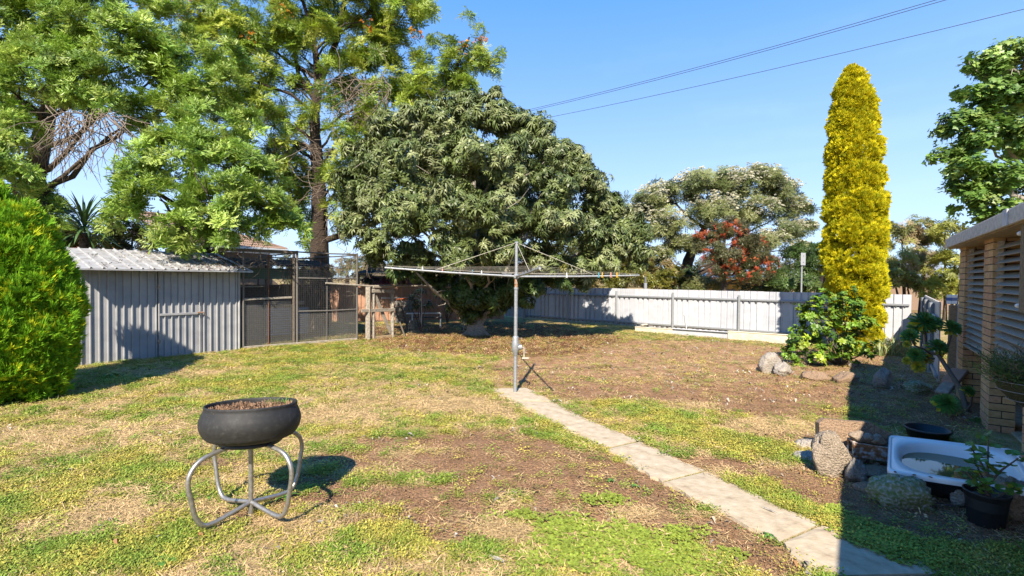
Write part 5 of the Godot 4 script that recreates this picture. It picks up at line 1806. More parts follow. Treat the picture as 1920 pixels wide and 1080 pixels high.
func make_trees() -> void:
	var ash := [pinnate_mesh(6, 4, 0.20, 0.105, 0.03, 1.0, 0.1), pinnate_mesh(7, 4, 0.22, 0.10, 0.03, 1.6, 0.2), pinnate_mesh(5, 3, 0.16, 0.12, 0.032, 2.2, 0.1)]
	var ash_o := {"k": 2.7, "cr": 0.20, "s": [0.75, 1.25], "pal": [[0.22, 0.345, 0.042], [0.29, 0.415, 0.06], [0.165, 0.28, 0.036], [0.37, 0.47, 0.095]], "up": 0.7, "subs": 11.0, "sub_r": 0.9}
	# left ash
	var A := [Vector4(-13.22, 8.09, -13.00, 1.10), Vector4(-12.41, 8.63, -13.50, 1.04), Vector4(-10.29, 7.67, -12.50, 1.00), Vector4(-11.30, 6.59, -12.00, 1.01), Vector4(-10.18, 6.35, -12.20, 0.88), Vector4(-9.65, 7.43, -13.00, 0.96), Vector4(-9.30, 7.37, -13.50, 0.84), Vector4(-8.21, 6.80, -13.50, 0.80), Vector4(-8.60, 6.26, -13.00, 0.72), Vector4(-12.72, 6.38, -12.50, 0.94), Vector4(-11.29, 4.94, -11.20, 0.59), Vector4(-10.86, 4.19, -10.60, 0.56), Vector4(-10.90, 3.72, -10.80, 0.41), Vector4(-14.62, 7.52, -13.00, 1.32), Vector4(-13.39, 5.15, -12.00, 1.05), Vector4(-12.64, 9.75, -13.00, 1.24), Vector4(-10.97, 9.36, -13.00, 0.95), Vector4(-12.51, 3.33, -12.80, 0.61), Vector4(-12.00, 2.93, -13.00, 0.45), Vector4(-12.49, 3.91, -13.00, 0.47), Vector4(-9.88, 6.03, -13.20, 0.59), Vector4(-9.65, 8.59, -13.50, 0.65), Vector4(-8.13, 7.89, -14.00, 0.69), Vector4(-11.38, 8.24, -12.60, 0.58), Vector4(-11.94, 7.34, -12.40, 0.52)]
	var t := tree("ash_tree", "big bright green ash tree filling the upper left corner", "", Vector3(-12.6, 0, -13.3))
	trunk_and_limbs(t, [Vector3(-12.6, -0.1, -13.3), Vector3(-12.866, 3.66, -13.2), Vector3(-12.475, 5.034, -13), Vector3(-12.37, 6.363, -13.2), Vector3(-12.588, 7.668, -13.6)], [0.34, 0.28, 0.22, 0.15, 0.06], A, M.bark, 18, 0.07, 3)
	crown(t, "foliage", A, ash, M.leaf, ash_o)
	twig_tangle(t, "dead_vine", Vector3(-9.997, 5.501, -11.6), Vector3(0.75, 0.12, 0.3), 60, 1.5, 0.012, 1.1, M.dead_twig)
	twig_tangle(t, "dead_vine", Vector3(-10.746, 5.117, -11.8), Vector3(0.4, 0.35, 0.3), 40, 1.0, 0.010, 0.8, M.dead_twig)
	# lower ash over the shed
	var B := [Vector4(-7.86, 4.56, -11.50, 0.83), Vector4(-8.42, 3.96, -11.00, 0.63), Vector4(-7.30, 4.95, -12.00, 0.76), Vector4(-6.58, 4.44, -12.00, 0.72), Vector4(-7.74, 3.40, -10.80, 0.71), Vector4(-6.81, 3.56, -11.00, 0.81), Vector4(-6.06, 3.46, -11.50, 0.74), Vector4(-5.68, 3.35, -12.00, 0.55), Vector4(-8.63, 3.12, -11.00, 0.43), Vector4(-7.28, 2.82, -10.80, 0.57), Vector4(-6.46, 2.79, -11.00, 0.52), Vector4(-7.45, 2.47, -10.80, 0.30), Vector4(-8.98, 2.91, -11.00, 0.24), Vector4(-6.93, 5.49, -12.50, 0.59), Vector4(-6.18, 4.29, -12.50, 0.49), Vector4(-5.42, 2.96, -12.00, 0.33), Vector4(-7.88, 5.33, -12.00, 0.49), Vector4(-6.00, 2.84, -11.50, 0.36)]
	t = tree("ash_tree", "lower bright green ash tree spreading over the shed roof", "", Vector3(-8.5, 0, -12.4))
	trunk_and_limbs(t, [Vector3(-8.5, -0.1, -12.4), Vector3(-8.355, 2.366, -12.3), Vector3(-8.017, 3.261, -12), Vector3(-7.689, 4.13, -11.8), Vector3(-7.559, 4.893, -11.8)], [0.22, 0.17, 0.13, 0.09, 0.04], B, M.bark, 14, 0.06, 3)
	crown(t, "foliage", B, ash, M.leaf, ash_o)
	# tall silky oak with dark trunk
	var S := [Vector4(-7.89, 10.41, -16.50, 1.00), Vector4(-7.06, 11.40, -18.00, 0.95), Vector4(-5.21, 10.70, -17.00, 1.05), Vector4(-4.11, 10.89, -17.00, 0.95), Vector4(-3.34, 11.11, -17.00, 0.59), Vector4(-9.14, 9.87, -16.50, 0.92), Vector4(-9.96, 10.83, -17.00, 0.87), Vector4(-10.88, 10.73, -17.00, 0.72), Vector4(-11.80, 10.76, -16.50, 0.50), Vector4(-8.60, 8.82, -16.50, 0.85), Vector4(-7.40, 9.41, -17.00, 0.75), Vector4(-5.84, 9.60, -17.00, 0.76), Vector4(-4.84, 9.43, -17.00, 0.87), Vector4(-4.19, 9.81, -17.50, 0.79), Vector4(-9.21, 8.08, -16.00, 0.79), Vector4(-8.25, 7.58, -16.50, 0.72), Vector4(-9.14, 7.19, -16.50, 0.65), Vector4(-5.73, 8.43, -17.50, 0.56), Vector4(-4.43, 8.34, -17.00, 0.73), Vector4(-3.99, 8.93, -18.00, 0.70), Vector4(-7.39, 6.30, -16.00, 0.47), Vector4(-5.58, 6.40, -16.00, 0.44), Vector4(-4.78, 7.35, -16.50, 0.53), Vector4(-5.40, 5.00, -15.50, 0.59), Vector4(-5.15, 5.67, -15.50, 0.46), Vector4(-5.71, 4.07, -16.00, 0.41), Vector4(-4.71, 5.55, -16.00, 0.44), Vector4(-4.77, 6.29, -16.20, 0.42), Vector4(-2.53, 9.96, -17.50, 0.49), Vector4(-2.15, 9.12, -17.50, 0.80), Vector4(-1.36, 9.54, -17.50, 0.65), Vector4(-1.25, 10.44, -17.50, 0.25), Vector4(-1.65, 10.94, -17.50, 0.17), Vector4(-0.73, 9.17, -17.50, 0.34), Vector4(-2.94, 8.74, -17.50, 0.61), Vector4(-1.76, 8.41, -17.50, 0.61), Vector4(-3.36, 7.81, -17.00, 0.70), Vector4(-0.55, 9.60, -17.50, 0.19), Vector4(-3.24, 9.39, -17.50, 0.42), Vector4(-6.67, 12.31, -17.00, 1.26), Vector4(-8.86, 12.29, -17.00, 1.23), Vector4(-4.85, 12.32, -17.00, 1.09), Vector4(-10.69, 12.09, -17.00, 1.04), Vector4(-7.40, 8.23, -17.00, 0.46), Vector4(-10.11, 9.42, -16.50, 0.61), Vector4(-6.41, 9.73, -16.00, 0.54), Vector4(-6.11, 8.58, -16.10, 0.41), Vector4(-6.79, 7.23, -16.20, 0.34), Vector4(-6.27, 7.85, -16.00, 0.24), Vector4(-5.90, 7.36, -16.30, 0.38), Vector4(-7.75, 6.87, -16.20, 0.41), Vector4(-9.73, 7.13, -16.00, 0.56), Vector4(-7.49, 5.49, -16.60, 0.56), Vector4(-7.22, 4.72, -16.80, 0.46), Vector4(-7.86, 4.90, -16.80, 0.49), Vector4(-8.40, 5.70, -16.80, 0.52), Vector4(-7.20, 3.77, -17.20, 0.36), Vector4(-7.25, 5.28, -17.30, 0.44), Vector4(-6.44, 5.87, -17.40, 0.41), Vector4(-7.10, 2.95, -17.40, 0.33), Vector4(-7.71, 4.23, -17.20, 0.43), Vector4(-8.04, 5.98, -16.80, 0.46), Vector4(-6.07, 8.21, -17.40, 0.52), Vector4(-7.33, 7.01, -17.50, 0.48), Vector4(-5.63, 7.12, -17.20, 0.48), Vector4(-7.40, 6.04, -17.00, 0.39), Vector4(-5.92, 3.39, -17.00, 0.36), Vector4(-5.24, 4.08, -16.60, 0.42), Vector4(-5.36, 4.84, -16.40, 0.45), Vector4(-10.78, 9.58, -16.30, 0.46)]
	var so := [pinnate_mesh(6, 6, 0.30, 0.12, 0.032, 0.9), pinnate_mesh(5, 7, 0.34, 0.13, 0.032, 0.5)]
	t = tree("silky_oak", "tall dark-trunked silky oak with feathery leaves and orange blossom", "", Vector3(-6.65, 0, -17.0))
	trunk_and_limbs(t, [Vector3(-6.65, -0.1, -17.0), Vector3(-6.654, 1.725, -17), Vector3(-6.657, 3.2, -17), Vector3(-6.716, 5.219, -17), Vector3(-6.847, 7.047, -17), Vector3(-6.74, 8.505, -17), Vector3(-7.025, 10.235, -17.2), Vector3(-7.533, 11.753, -17.3)], [0.40, 0.33, 0.28, 0.22, 0.17, 0.13, 0.08, 0.04], S, M.bark_dark, 26, 0.045, 4)
	for q in [[Vector3(-6.662, 5.952, -17), Vector3(-7.267, 6.267, -16.7), Vector3(-8.112, 6.282, -16.4), 0.10], [Vector3(-6.435, 3.018, -17), Vector3(-5.485, 3.284, -16.8), Vector3(-4.03, 3.843, -16.8), 0.12], [Vector3(-6.776, 8.141, -17), Vector3(-6.083, 9.873, -17), Vector3(-5.668, 11.956, -17), 0.12], [Vector3(-6.701, 7.595, -17), Vector3(-7.4, 8.681, -17), Vector3(-7.676, 10.13, -17), 0.09], [Vector3(-3.726, 7.076, -17), Vector3(-2.332, 8.559, -17.5), Vector3(-1.59, 10.249, -17.5), 0.06]]:
		var st := st_new()
		tube(st, [q[0] - t.position, q[1] - t.position, q[2] - t.position], [q[3], q[3] * 0.8, q[3] * 0.5], 8, true, 0.08)
		put("limb", st, M.bark_dark, t)
	crown(t, "foliage", S, so, M.leaf, {"k": 3.4, "cr": 0.30, "s": [0.65, 1.1], "pal": [[0.22, 0.32, 0.032], [0.30, 0.39, 0.042], [0.15, 0.235, 0.028], [0.38, 0.43, 0.055]], "up": 0.5, "subs": 10.0, "sub_r": 0.85})
	crown(t, "blossom", [Vector4(-12.18, 10.64, -16.30, 0.42), Vector4(-11.09, 10.83, -16.50, 0.37), Vector4(-7.65, 10.31, -16.00, 0.27), Vector4(-4.82, 10.07, -16.30, 0.24), Vector4(-3.38, 10.13, -17.00, 0.26), Vector4(-1.19, 9.92, -17.20, 0.30), Vector4(-7.22, 10.11, -16.00, 0.20), Vector4(-10.02, 10.70, -16.50, 0.20), Vector4(-8.52, 9.45, -16.00, 0.23), Vector4(-1.75, 9.73, -17.20, 0.26)], [spray_mesh(5, 0.12, 0.03, 1.2)], M.petal, {"k": 1.1, "cr": 0.12, "s": [0.7, 1.2], "pal": [[0.42, 0.16, 0.02], [0.5, 0.24, 0.03]], "subs": 8.0})
	twig_tangle(t, "dead_twigs", Vector3(-4.983, 7.543, -16.3), Vector3(1.0, 0.8, 0.5), 90, 1.6, 0.012, 0.25, M.dead_twig)
	twig_tangle(t, "dead_twigs", Vector3(-7.448, 6.174, -16.5), Vector3(0.9, 0.6, 0.5), 60, 1.4, 0.012, 0.25, M.dead_twig)
	twig_tangle(t, "dead_twigs", Vector3(-5.907, 4.537, -16.2), Vector3(0.5, 1.2, 0.4), 40, 1.3, 0.012, 0.3, M.dead_twig)
	twig_tangle(t, "dead_twigs", Vector3(-4.702, 2.956, -16), Vector3(0.6, 0.5, 0.4), 40, 1.1, 0.011, 0.4, M.dead_twig)
	# big round evergreen in the middle
	var Lq := [Vector4(-3.18, 6.06, -14.50, 0.91), Vector4(-1.93, 6.43, -14.50, 0.82), Vector4(-0.67, 6.55, -14.50, 0.72), Vector4(0.43, 6.05, -14.50, 0.72), Vector4(1.22, 5.40, -14.50, 0.66), Vector4(-3.90, 5.07, -14.00, 0.75), Vector4(-2.56, 4.71, -13.00, 0.87), Vector4(-1.27, 4.90, -12.70, 0.85), Vector4(-0.17, 4.75, -12.80, 0.81), Vector4(0.96, 4.25, -13.00, 0.73), Vector4(1.86, 4.60, -14.00, 0.58), Vector4(2.57, 4.00, -14.50, 0.66), Vector4(-3.90, 3.79, -13.50, 0.78), Vector4(-2.59, 3.38, -12.50, 0.84), Vector4(-1.32, 3.45, -12.00, 0.88), Vector4(-0.15, 3.47, -12.20, 0.82), Vector4(1.08, 3.13, -12.60, 0.71), Vector4(2.15, 2.97, -13.50, 0.67), Vector4(3.13, 3.46, -14.50, 0.50), Vector4(-3.66, 2.68, -13.20, 0.62), Vector4(-2.69, 2.32, -13.00, 0.59), Vector4(-1.48, 2.46, -12.30, 0.61), Vector4(-0.28, 2.47, -12.30, 0.61), Vector4(0.83, 2.27, -12.80, 0.58), Vector4(1.80, 2.11, -13.30, 0.43), Vector4(3.42, 2.73, -14.50, 0.50), Vector4(-2.00, 5.16, -16.50, 1.57), Vector4(-0.22, 5.19, -17.00, 1.59), Vector4(-3.60, 4.25, -16.50, 1.39), Vector4(1.45, 4.01, -17.00, 1.22), Vector4(-1.09, 3.21, -16.50, 1.40), Vector4(2.93, 3.57, -17.00, 0.84), Vector4(1.56, 5.68, -14.50, 0.22), Vector4(1.81, 5.56, -14.50, 0.19), Vector4(-0.52, 7.22, -14.50, 0.19), Vector4(2.81, 2.26, -14.00, 0.33), Vector4(-4.37, 3.21, -13.60, 0.43), Vector4(2.85, 2.79, -13.90, 0.60), Vector4(2.52, 2.18, -13.70, 0.50), Vector4(3.50, 3.22, -14.40, 0.50), Vector4(3.72, 2.45, -14.60, 0.44), Vector4(1.92, 1.65, -13.60, 0.29), Vector4(-4.54, 4.30, -13.90, 0.59), Vector4(-4.46, 5.12, -14.20, 0.55), Vector4(-3.78, 5.71, -14.40, 0.68), Vector4(-2.52, 6.27, -14.30, 0.62), Vector4(-1.28, 6.58, -14.30, 0.62), Vector4(-0.05, 6.34, -14.30, 0.65), Vector4(0.81, 5.78, -14.30, 0.56), Vector4(1.66, 5.10, -14.20, 0.52), Vector4(2.28, 4.49, -14.20, 0.52), Vector4(2.92, 3.82, -14.30, 0.46)]
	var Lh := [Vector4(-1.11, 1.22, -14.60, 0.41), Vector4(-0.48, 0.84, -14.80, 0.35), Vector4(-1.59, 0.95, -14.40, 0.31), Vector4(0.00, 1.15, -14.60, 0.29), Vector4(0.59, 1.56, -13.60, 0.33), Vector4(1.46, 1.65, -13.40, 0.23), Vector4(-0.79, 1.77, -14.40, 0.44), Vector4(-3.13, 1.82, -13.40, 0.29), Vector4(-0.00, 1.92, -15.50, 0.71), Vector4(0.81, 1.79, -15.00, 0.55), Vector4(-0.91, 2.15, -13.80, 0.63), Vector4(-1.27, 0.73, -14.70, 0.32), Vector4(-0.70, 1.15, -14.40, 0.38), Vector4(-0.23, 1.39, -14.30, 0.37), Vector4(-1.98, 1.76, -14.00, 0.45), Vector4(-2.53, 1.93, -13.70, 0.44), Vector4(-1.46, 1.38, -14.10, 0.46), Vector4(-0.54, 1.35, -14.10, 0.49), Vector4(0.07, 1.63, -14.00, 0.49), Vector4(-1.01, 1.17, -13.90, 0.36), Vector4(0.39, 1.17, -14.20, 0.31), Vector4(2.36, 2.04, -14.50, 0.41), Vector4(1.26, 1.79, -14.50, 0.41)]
	var lq := [whorl_mesh(11, 0.20, 0.046, 0.9, 0.5), whorl_mesh(10, 0.23, 0.046, 1.1, 0.15), whorl_mesh(12, 0.17, 0.042, 0.7, 0.8), whorl_mesh(7, 0.19, 0.05, 1.3, 0.3)]
	t = tree("loquat_tree", "large round dark evergreen with whorled leaves behind the clothes line", "", Vector3(-1.1, 0, -15.05))
	trunk_and_limbs(t, [Vector3(-1.12, -0.1, -15.05), Vector3(-1.1, 0.25, -15.05), Vector3(-1.093, 0.623, -15.1), Vector3(-1.067, 1.445, -15.1), Vector3(-1.158, 2.592, -15.1), Vector3(-1.241, 3.722, -15), Vector3(-1.17, 5.018, -15)], [0.36, 0.25, 0.20, 0.17, 0.14, 0.10, 0.05], Lq, M.bark_pale, 24, 0.07, 3)
	for q in [[Vector3(-1.08, 0.25, -15.05), Vector3(-0.776, 0.633, -15), Vector3(-0.407, 1.371, -15), Vector3(-0.009, 2.425, -14.8)], [Vector3(-1.097, 1.116, -15.1), Vector3(-1.612, 1.928, -14.8), Vector3(-2.17, 2.839, -14.2), Vector3(-2.564, 3.849, -13.8)], [Vector3(-1.067, 1.445, -15.1), Vector3(-0.176, 2.446, -15.3), Vector3(0.988, 3.641, -15.5), Vector3(1.988, 4.321, -15.5)]]:
		var st := st_new()
		tube(st, q.map(func(p): return p - t.position), [0.12, 0.10, 0.08, 0.04], 9, true, 0.08)
		put("limb", st, M.bark_pale, t)
	for k in 5:
		var st := st_new()
		var a := k * 1.26 + 0.3
		tube(st, [Vector3(0, 0.3, 0), Vector3(cos(a) * 0.25, 0.08, sin(a) * 0.25), Vector3(cos(a) * 0.5, -0.04, sin(a) * 0.5)], [0.14, 0.09, 0.03], 7, true, 0.1)
		put("root", st, M.bark_pale, t)
	var lo := {"k": 6.2, "cr": 0.20, "s": [0.7, 1.1], "pal": [[0.112, 0.148, 0.042], [0.155, 0.19, 0.06], [0.083, 0.115, 0.032], [0.22, 0.245, 0.105]], "up": 0.55, "outw": 0.75, "subs": 15.0}
	crown(t, "foliage", Lq, lq, M.leaf_waxy, lo)
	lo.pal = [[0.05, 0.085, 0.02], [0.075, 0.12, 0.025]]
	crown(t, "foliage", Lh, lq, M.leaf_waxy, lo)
	# white blossom tree beyond the fence
	var W := [Vector4(7.56, 6.10, -26.00, 1.28), Vector4(9.52, 6.74, -26.00, 1.38), Vector4(11.49, 6.84, -26.00, 1.36), Vector4(13.23, 7.14, -26.00, 1.08), Vector4(12.66, 7.50, -26.00, 0.65), Vector4(14.08, 6.58, -26.00, 1.07), Vector4(14.84, 5.61, -26.00, 0.91), Vector4(10.46, 5.44, -25.50, 1.40), Vector4(7.99, 4.65, -25.50, 1.25), Vector4(12.67, 5.38, -25.50, 1.22), Vector4(6.73, 5.20, -26.00, 1.00), Vector4(6.34, 4.08, -25.50, 0.99), Vector4(14.58, 4.48, -26.00, 0.96), Vector4(13.26, 3.87, -25.50, 0.95), Vector4(15.92, 4.69, -26.50, 0.49), Vector4(8.83, 3.55, -25.50, 0.98), Vector4(7.32, 2.98, -25.50, 0.87), Vector4(14.92, 3.47, -25.50, 0.68)]
	var fine := [pinnate_mesh(6, 5, 0.34, 0.13, 0.04, 0.4)]
	t = tree("white_blossom_tree", "wide flat-topped tree with white blossom beyond the back fence", "", Vector3(9.2, 0, -26.0))
	trunk_and_limbs(t, [Vector3(9.2, -0.1, -26), Vector3(9.186, 1.328, -26), Vector3(9.304, 2.741, -26), Vector3(10.122, 4.44, -26), Vector3(10.943, 5.853, -26)], [0.42, 0.34, 0.26, 0.16, 0.06], W, M.bark_dark, 18, 0.08, 4)
	crown(t, "foliage", W, fine, M.leaf, {"k": 3.6, "cr": 0.36, "s": [0.7, 1.2], "pal": [[0.18, 0.205, 0.065], [0.25, 0.27, 0.10], [0.125, 0.16, 0.05]], "squash": 0.55, "subs": 9.0})
	crown(t, "blossom", W.map(func(c): return Vector4(c.x, c.y + c.w * 0.16, c.z + 0.15, c.w * 0.95)), [spray_mesh(8, 0.11, 0.05, 1.4)], M.petal, {"k": 4.4, "cr": 0.2, "s": [0.6, 1.1], "pal": [[0.52, 0.50, 0.36], [0.62, 0.60, 0.48], [0.42, 0.42, 0.27]], "squash": 0.5, "up": 1.5, "subs": 60.0, "sub_r": 0.6})
	# red bottlebrush
	var R := [Vector4(8.86, 3.88, -21.00, 0.57), Vector4(8.23, 3.58, -21.00, 0.49), Vector4(9.73, 3.44, -21.00, 0.70), Vector4(8.34, 2.95, -20.70, 0.57), Vector4(9.12, 2.59, -20.50, 0.69), Vector4(10.28, 2.61, -20.70, 0.58), Vector4(10.74, 2.08, -20.70, 0.43), Vector4(9.79, 2.00, -20.50, 0.56), Vector4(8.72, 2.14, -20.50, 0.43), Vector4(10.42, 3.21, -20.90, 0.48), Vector4(11.01, 2.58, -20.80, 0.39), Vector4(9.31, 4.05, -21.00, 0.44)]
	t = tree("bottlebrush_tree", "small bottlebrush tree covered in red flowers beyond the fence", "", Vector3(9.1, 0, -21.0))
	trunk_and_limbs(t, [Vector3(9.1, -0.1, -21), Vector3(9.054, 1.881, -21), Vector3(9.015, 2.793, -21), Vector3(9.09, 3.704, -21)], [0.15, 0.11, 0.08, 0.03], R, M.bark, 9, 0.05, 3)
	var bb := st_new()
	for i in 26:
		leaf_strip(bb, Vector3(rr(-0.04, 0.04), rr(-0.12, 0.12), rr(-0.04, 0.04)), (unit() + Vector3.UP * 0.3).normalized(), 0.13, 0.02, 0.6, Color.WHITE * rr(0.7, 1.2))
	crown(t, "foliage", R, [commit_leaf(bb)], M.leaf, {"k": 4.5, "cr": 0.2, "s": [0.8, 1.3], "pal": [[0.12, 0.115, 0.055], [0.15, 0.15, 0.065], [0.10, 0.11, 0.04]], "subs": 9.0, "up": -0.4})
	var fl := st_new()
	for i in 40:
		var a := i * 2.4
		leaf_diamond(fl, Vector3(0, (i - 20) * 0.0045, 0), Vector3(cos(a), 0.25, sin(a)).normalized(), Vector3(-sin(a), 0, cos(a)), 0.05, 0.012, Color.WHITE * rr(0.8, 1.2))
	crown(t, "flowers", R, [commit_leaf(fl)], M.petal, {"k": 7.0, "cr": 0.2, "s": [0.6, 1.1], "pal": [[0.40, 0.075, 0.03], [0.46, 0.13, 0.05], [0.33, 0.075, 0.03]], "subs": 26.0, "up": 0.2, "sub_r": 0.7})
	# golden pencil conifer
	var Gc := [Vector4(8.40, 6.85, -12.30, 0.10), Vector4(8.40, 6.68, -12.30, 0.22), Vector4(8.40, 6.47, -12.30, 0.33), Vector4(8.44, 6.10, -12.30, 0.42), Vector4(8.45, 5.58, -12.30, 0.48), Vector4(8.49, 4.92, -12.30, 0.55), Vector4(8.52, 4.25, -12.30, 0.58), Vector4(8.54, 3.59, -12.30, 0.64), Vector4(8.54, 2.92, -12.30, 0.67), Vector4(8.54, 2.26, -12.30, 0.67), Vector4(8.60, 1.59, -12.30, 0.60), Vector4(8.67, 0.92, -12.30, 0.50), Vector4(8.79, 0.36, -12.30, 0.35)]
	t = tree("golden_conifer", "tall columnar golden-yellow conifer at the right of the garden", "", Vector3(8.75, 0, -12.3))
	var st2 := st_new()
	tube(st2, [Vector3(0, -0.1, 0), Vector3(0, 3.0, 0), Vector3(-0.2, 6.2, 0)], [0.16, 0.11, 0.02], 9)
	put("trunk", st2, M.bark, t)
	column_crown(t, "foliage", Gc, [spray_mesh(8, 0.12, 0.020, 0.9), spray_mesh(9, 0.14, 0.019, 0.7)], M.needle, 40000, [[0.60, 0.53, 0.012], [0.68, 0.59, 0.016], [0.52, 0.48, 0.014], [0.42, 0.43, 0.016]], 0.105, 420)
	# left conifer
	var C := [Vector4(-7.80, 2.61, -7.15, 0.29), Vector4(-7.39, 2.40, -7.10, 0.32), Vector4(-8.02, 2.08, -7.20, 0.45), Vector4(-7.36, 1.98, -7.00, 0.57), Vector4(-7.25, 1.62, -6.95, 0.71), Vector4(-7.15, 1.25, -6.90, 0.77), Vector4(-7.07, 0.88, -6.80, 0.76), Vector4(-7.06, 0.48, -6.75, 0.70), Vector4(-7.16, 0.09, -6.70, 0.56)]
	t = tree("bushy_conifer", "dense bright green bushy conifer with yellow tips at the left edge", "", Vector3(-7.2, 0, -6.8))
	st2 = st_new()
	tube(st2, [Vector3(0, -0.1, 0), Vector3(0, 1.4, 0), Vector3(-0.1, 2.6, 0)], [0.12, 0.08, 0.02], 8)
	put("trunk", st2, M.bark, t)
	column_crown(t, "foliage", C, [spray_mesh(12, 0.15, 0.013, 0.8), spray_mesh(11, 0.17, 0.013, 0.6)], M.needle, 44000, [[0.18, 0.37, 0.016], [0.25, 0.44, 0.018], [0.13, 0.30, 0.014], [0.18, 0.36, 0.016], [0.46, 0.52, 0.018]], 0.16, 260)
	# plane tree over the house
	var P := [Vector4(15.44, 8.91, -16.00, 0.64), Vector4(16.29, 9.26, -16.00, 0.69), Vector4(17.25, 8.84, -16.00, 0.89), Vector4(15.05, 7.77, -15.70, 0.69), Vector4(15.99, 7.62, -15.50, 0.84), Vector4(14.28, 6.70, -15.70, 0.60), Vector4(14.67, 6.35, -15.30, 0.70), Vector4(15.56, 6.17, -15.20, 0.77), Vector4(13.88, 5.84, -15.80, 0.46), Vector4(14.20, 5.36, -15.30, 0.62), Vector4(14.90, 5.01, -15.00, 0.68), Vector4(14.49, 4.36, -15.20, 0.55), Vector4(15.26, 3.96, -15.00, 0.54), Vector4(14.06, 4.77, -15.50, 0.39), Vector4(14.64, 3.77, -15.20, 0.32), Vector4(17.31, 7.13, -16.00, 1.04), Vector4(17.37, 5.24, -16.00, 1.04), Vector4(13.42, 5.70, -15.80, 0.18), Vector4(14.72, 8.78, -16.00, 0.23), Vector4(14.86, 7.26, -15.70, 0.45), Vector4(14.01, 4.03, -15.60, 0.18)]
	t = tree("plane_tree", "tall green broad-leaved plane tree rising behind the house roof", "", Vector3(17.4, 0, -16.0))
	trunk_and_limbs(t, [Vector3(17.4, -0.1, -16), Vector3(17.153, 3.681, -16), Vector3(16.927, 5.406, -16), Vector3(16.703, 7.124, -16), Vector3(16.479, 8.834, -16)], [0.32, 0.27, 0.2, 0.13, 0.05], P, M.bark_pale, 19, 0.08, 3)
	crown(t, "foliage", P, [lobed_mesh(6, 0.10, 0.20), lobed_mesh(7, 0.115, 0.22)], M.leaf, {"k": 5.0, "cr": 0.28, "s": [0.8, 1.25], "pal": [[0.14, 0.25, 0.045], [0.19, 0.31, 0.06], [0.10, 0.19, 0.035], [0.27, 0.37, 0.09]], "squash": 0.7, "up": 0.9, "subs": 10.0})
	# shrubs and trees beyond the fences
	var bg := [pinnate_mesh(6, 4, 0.26, 0.12, 0.035, 0.8), whorl_mesh(12, 0.2, 0.035, 0.7, 0.8)]
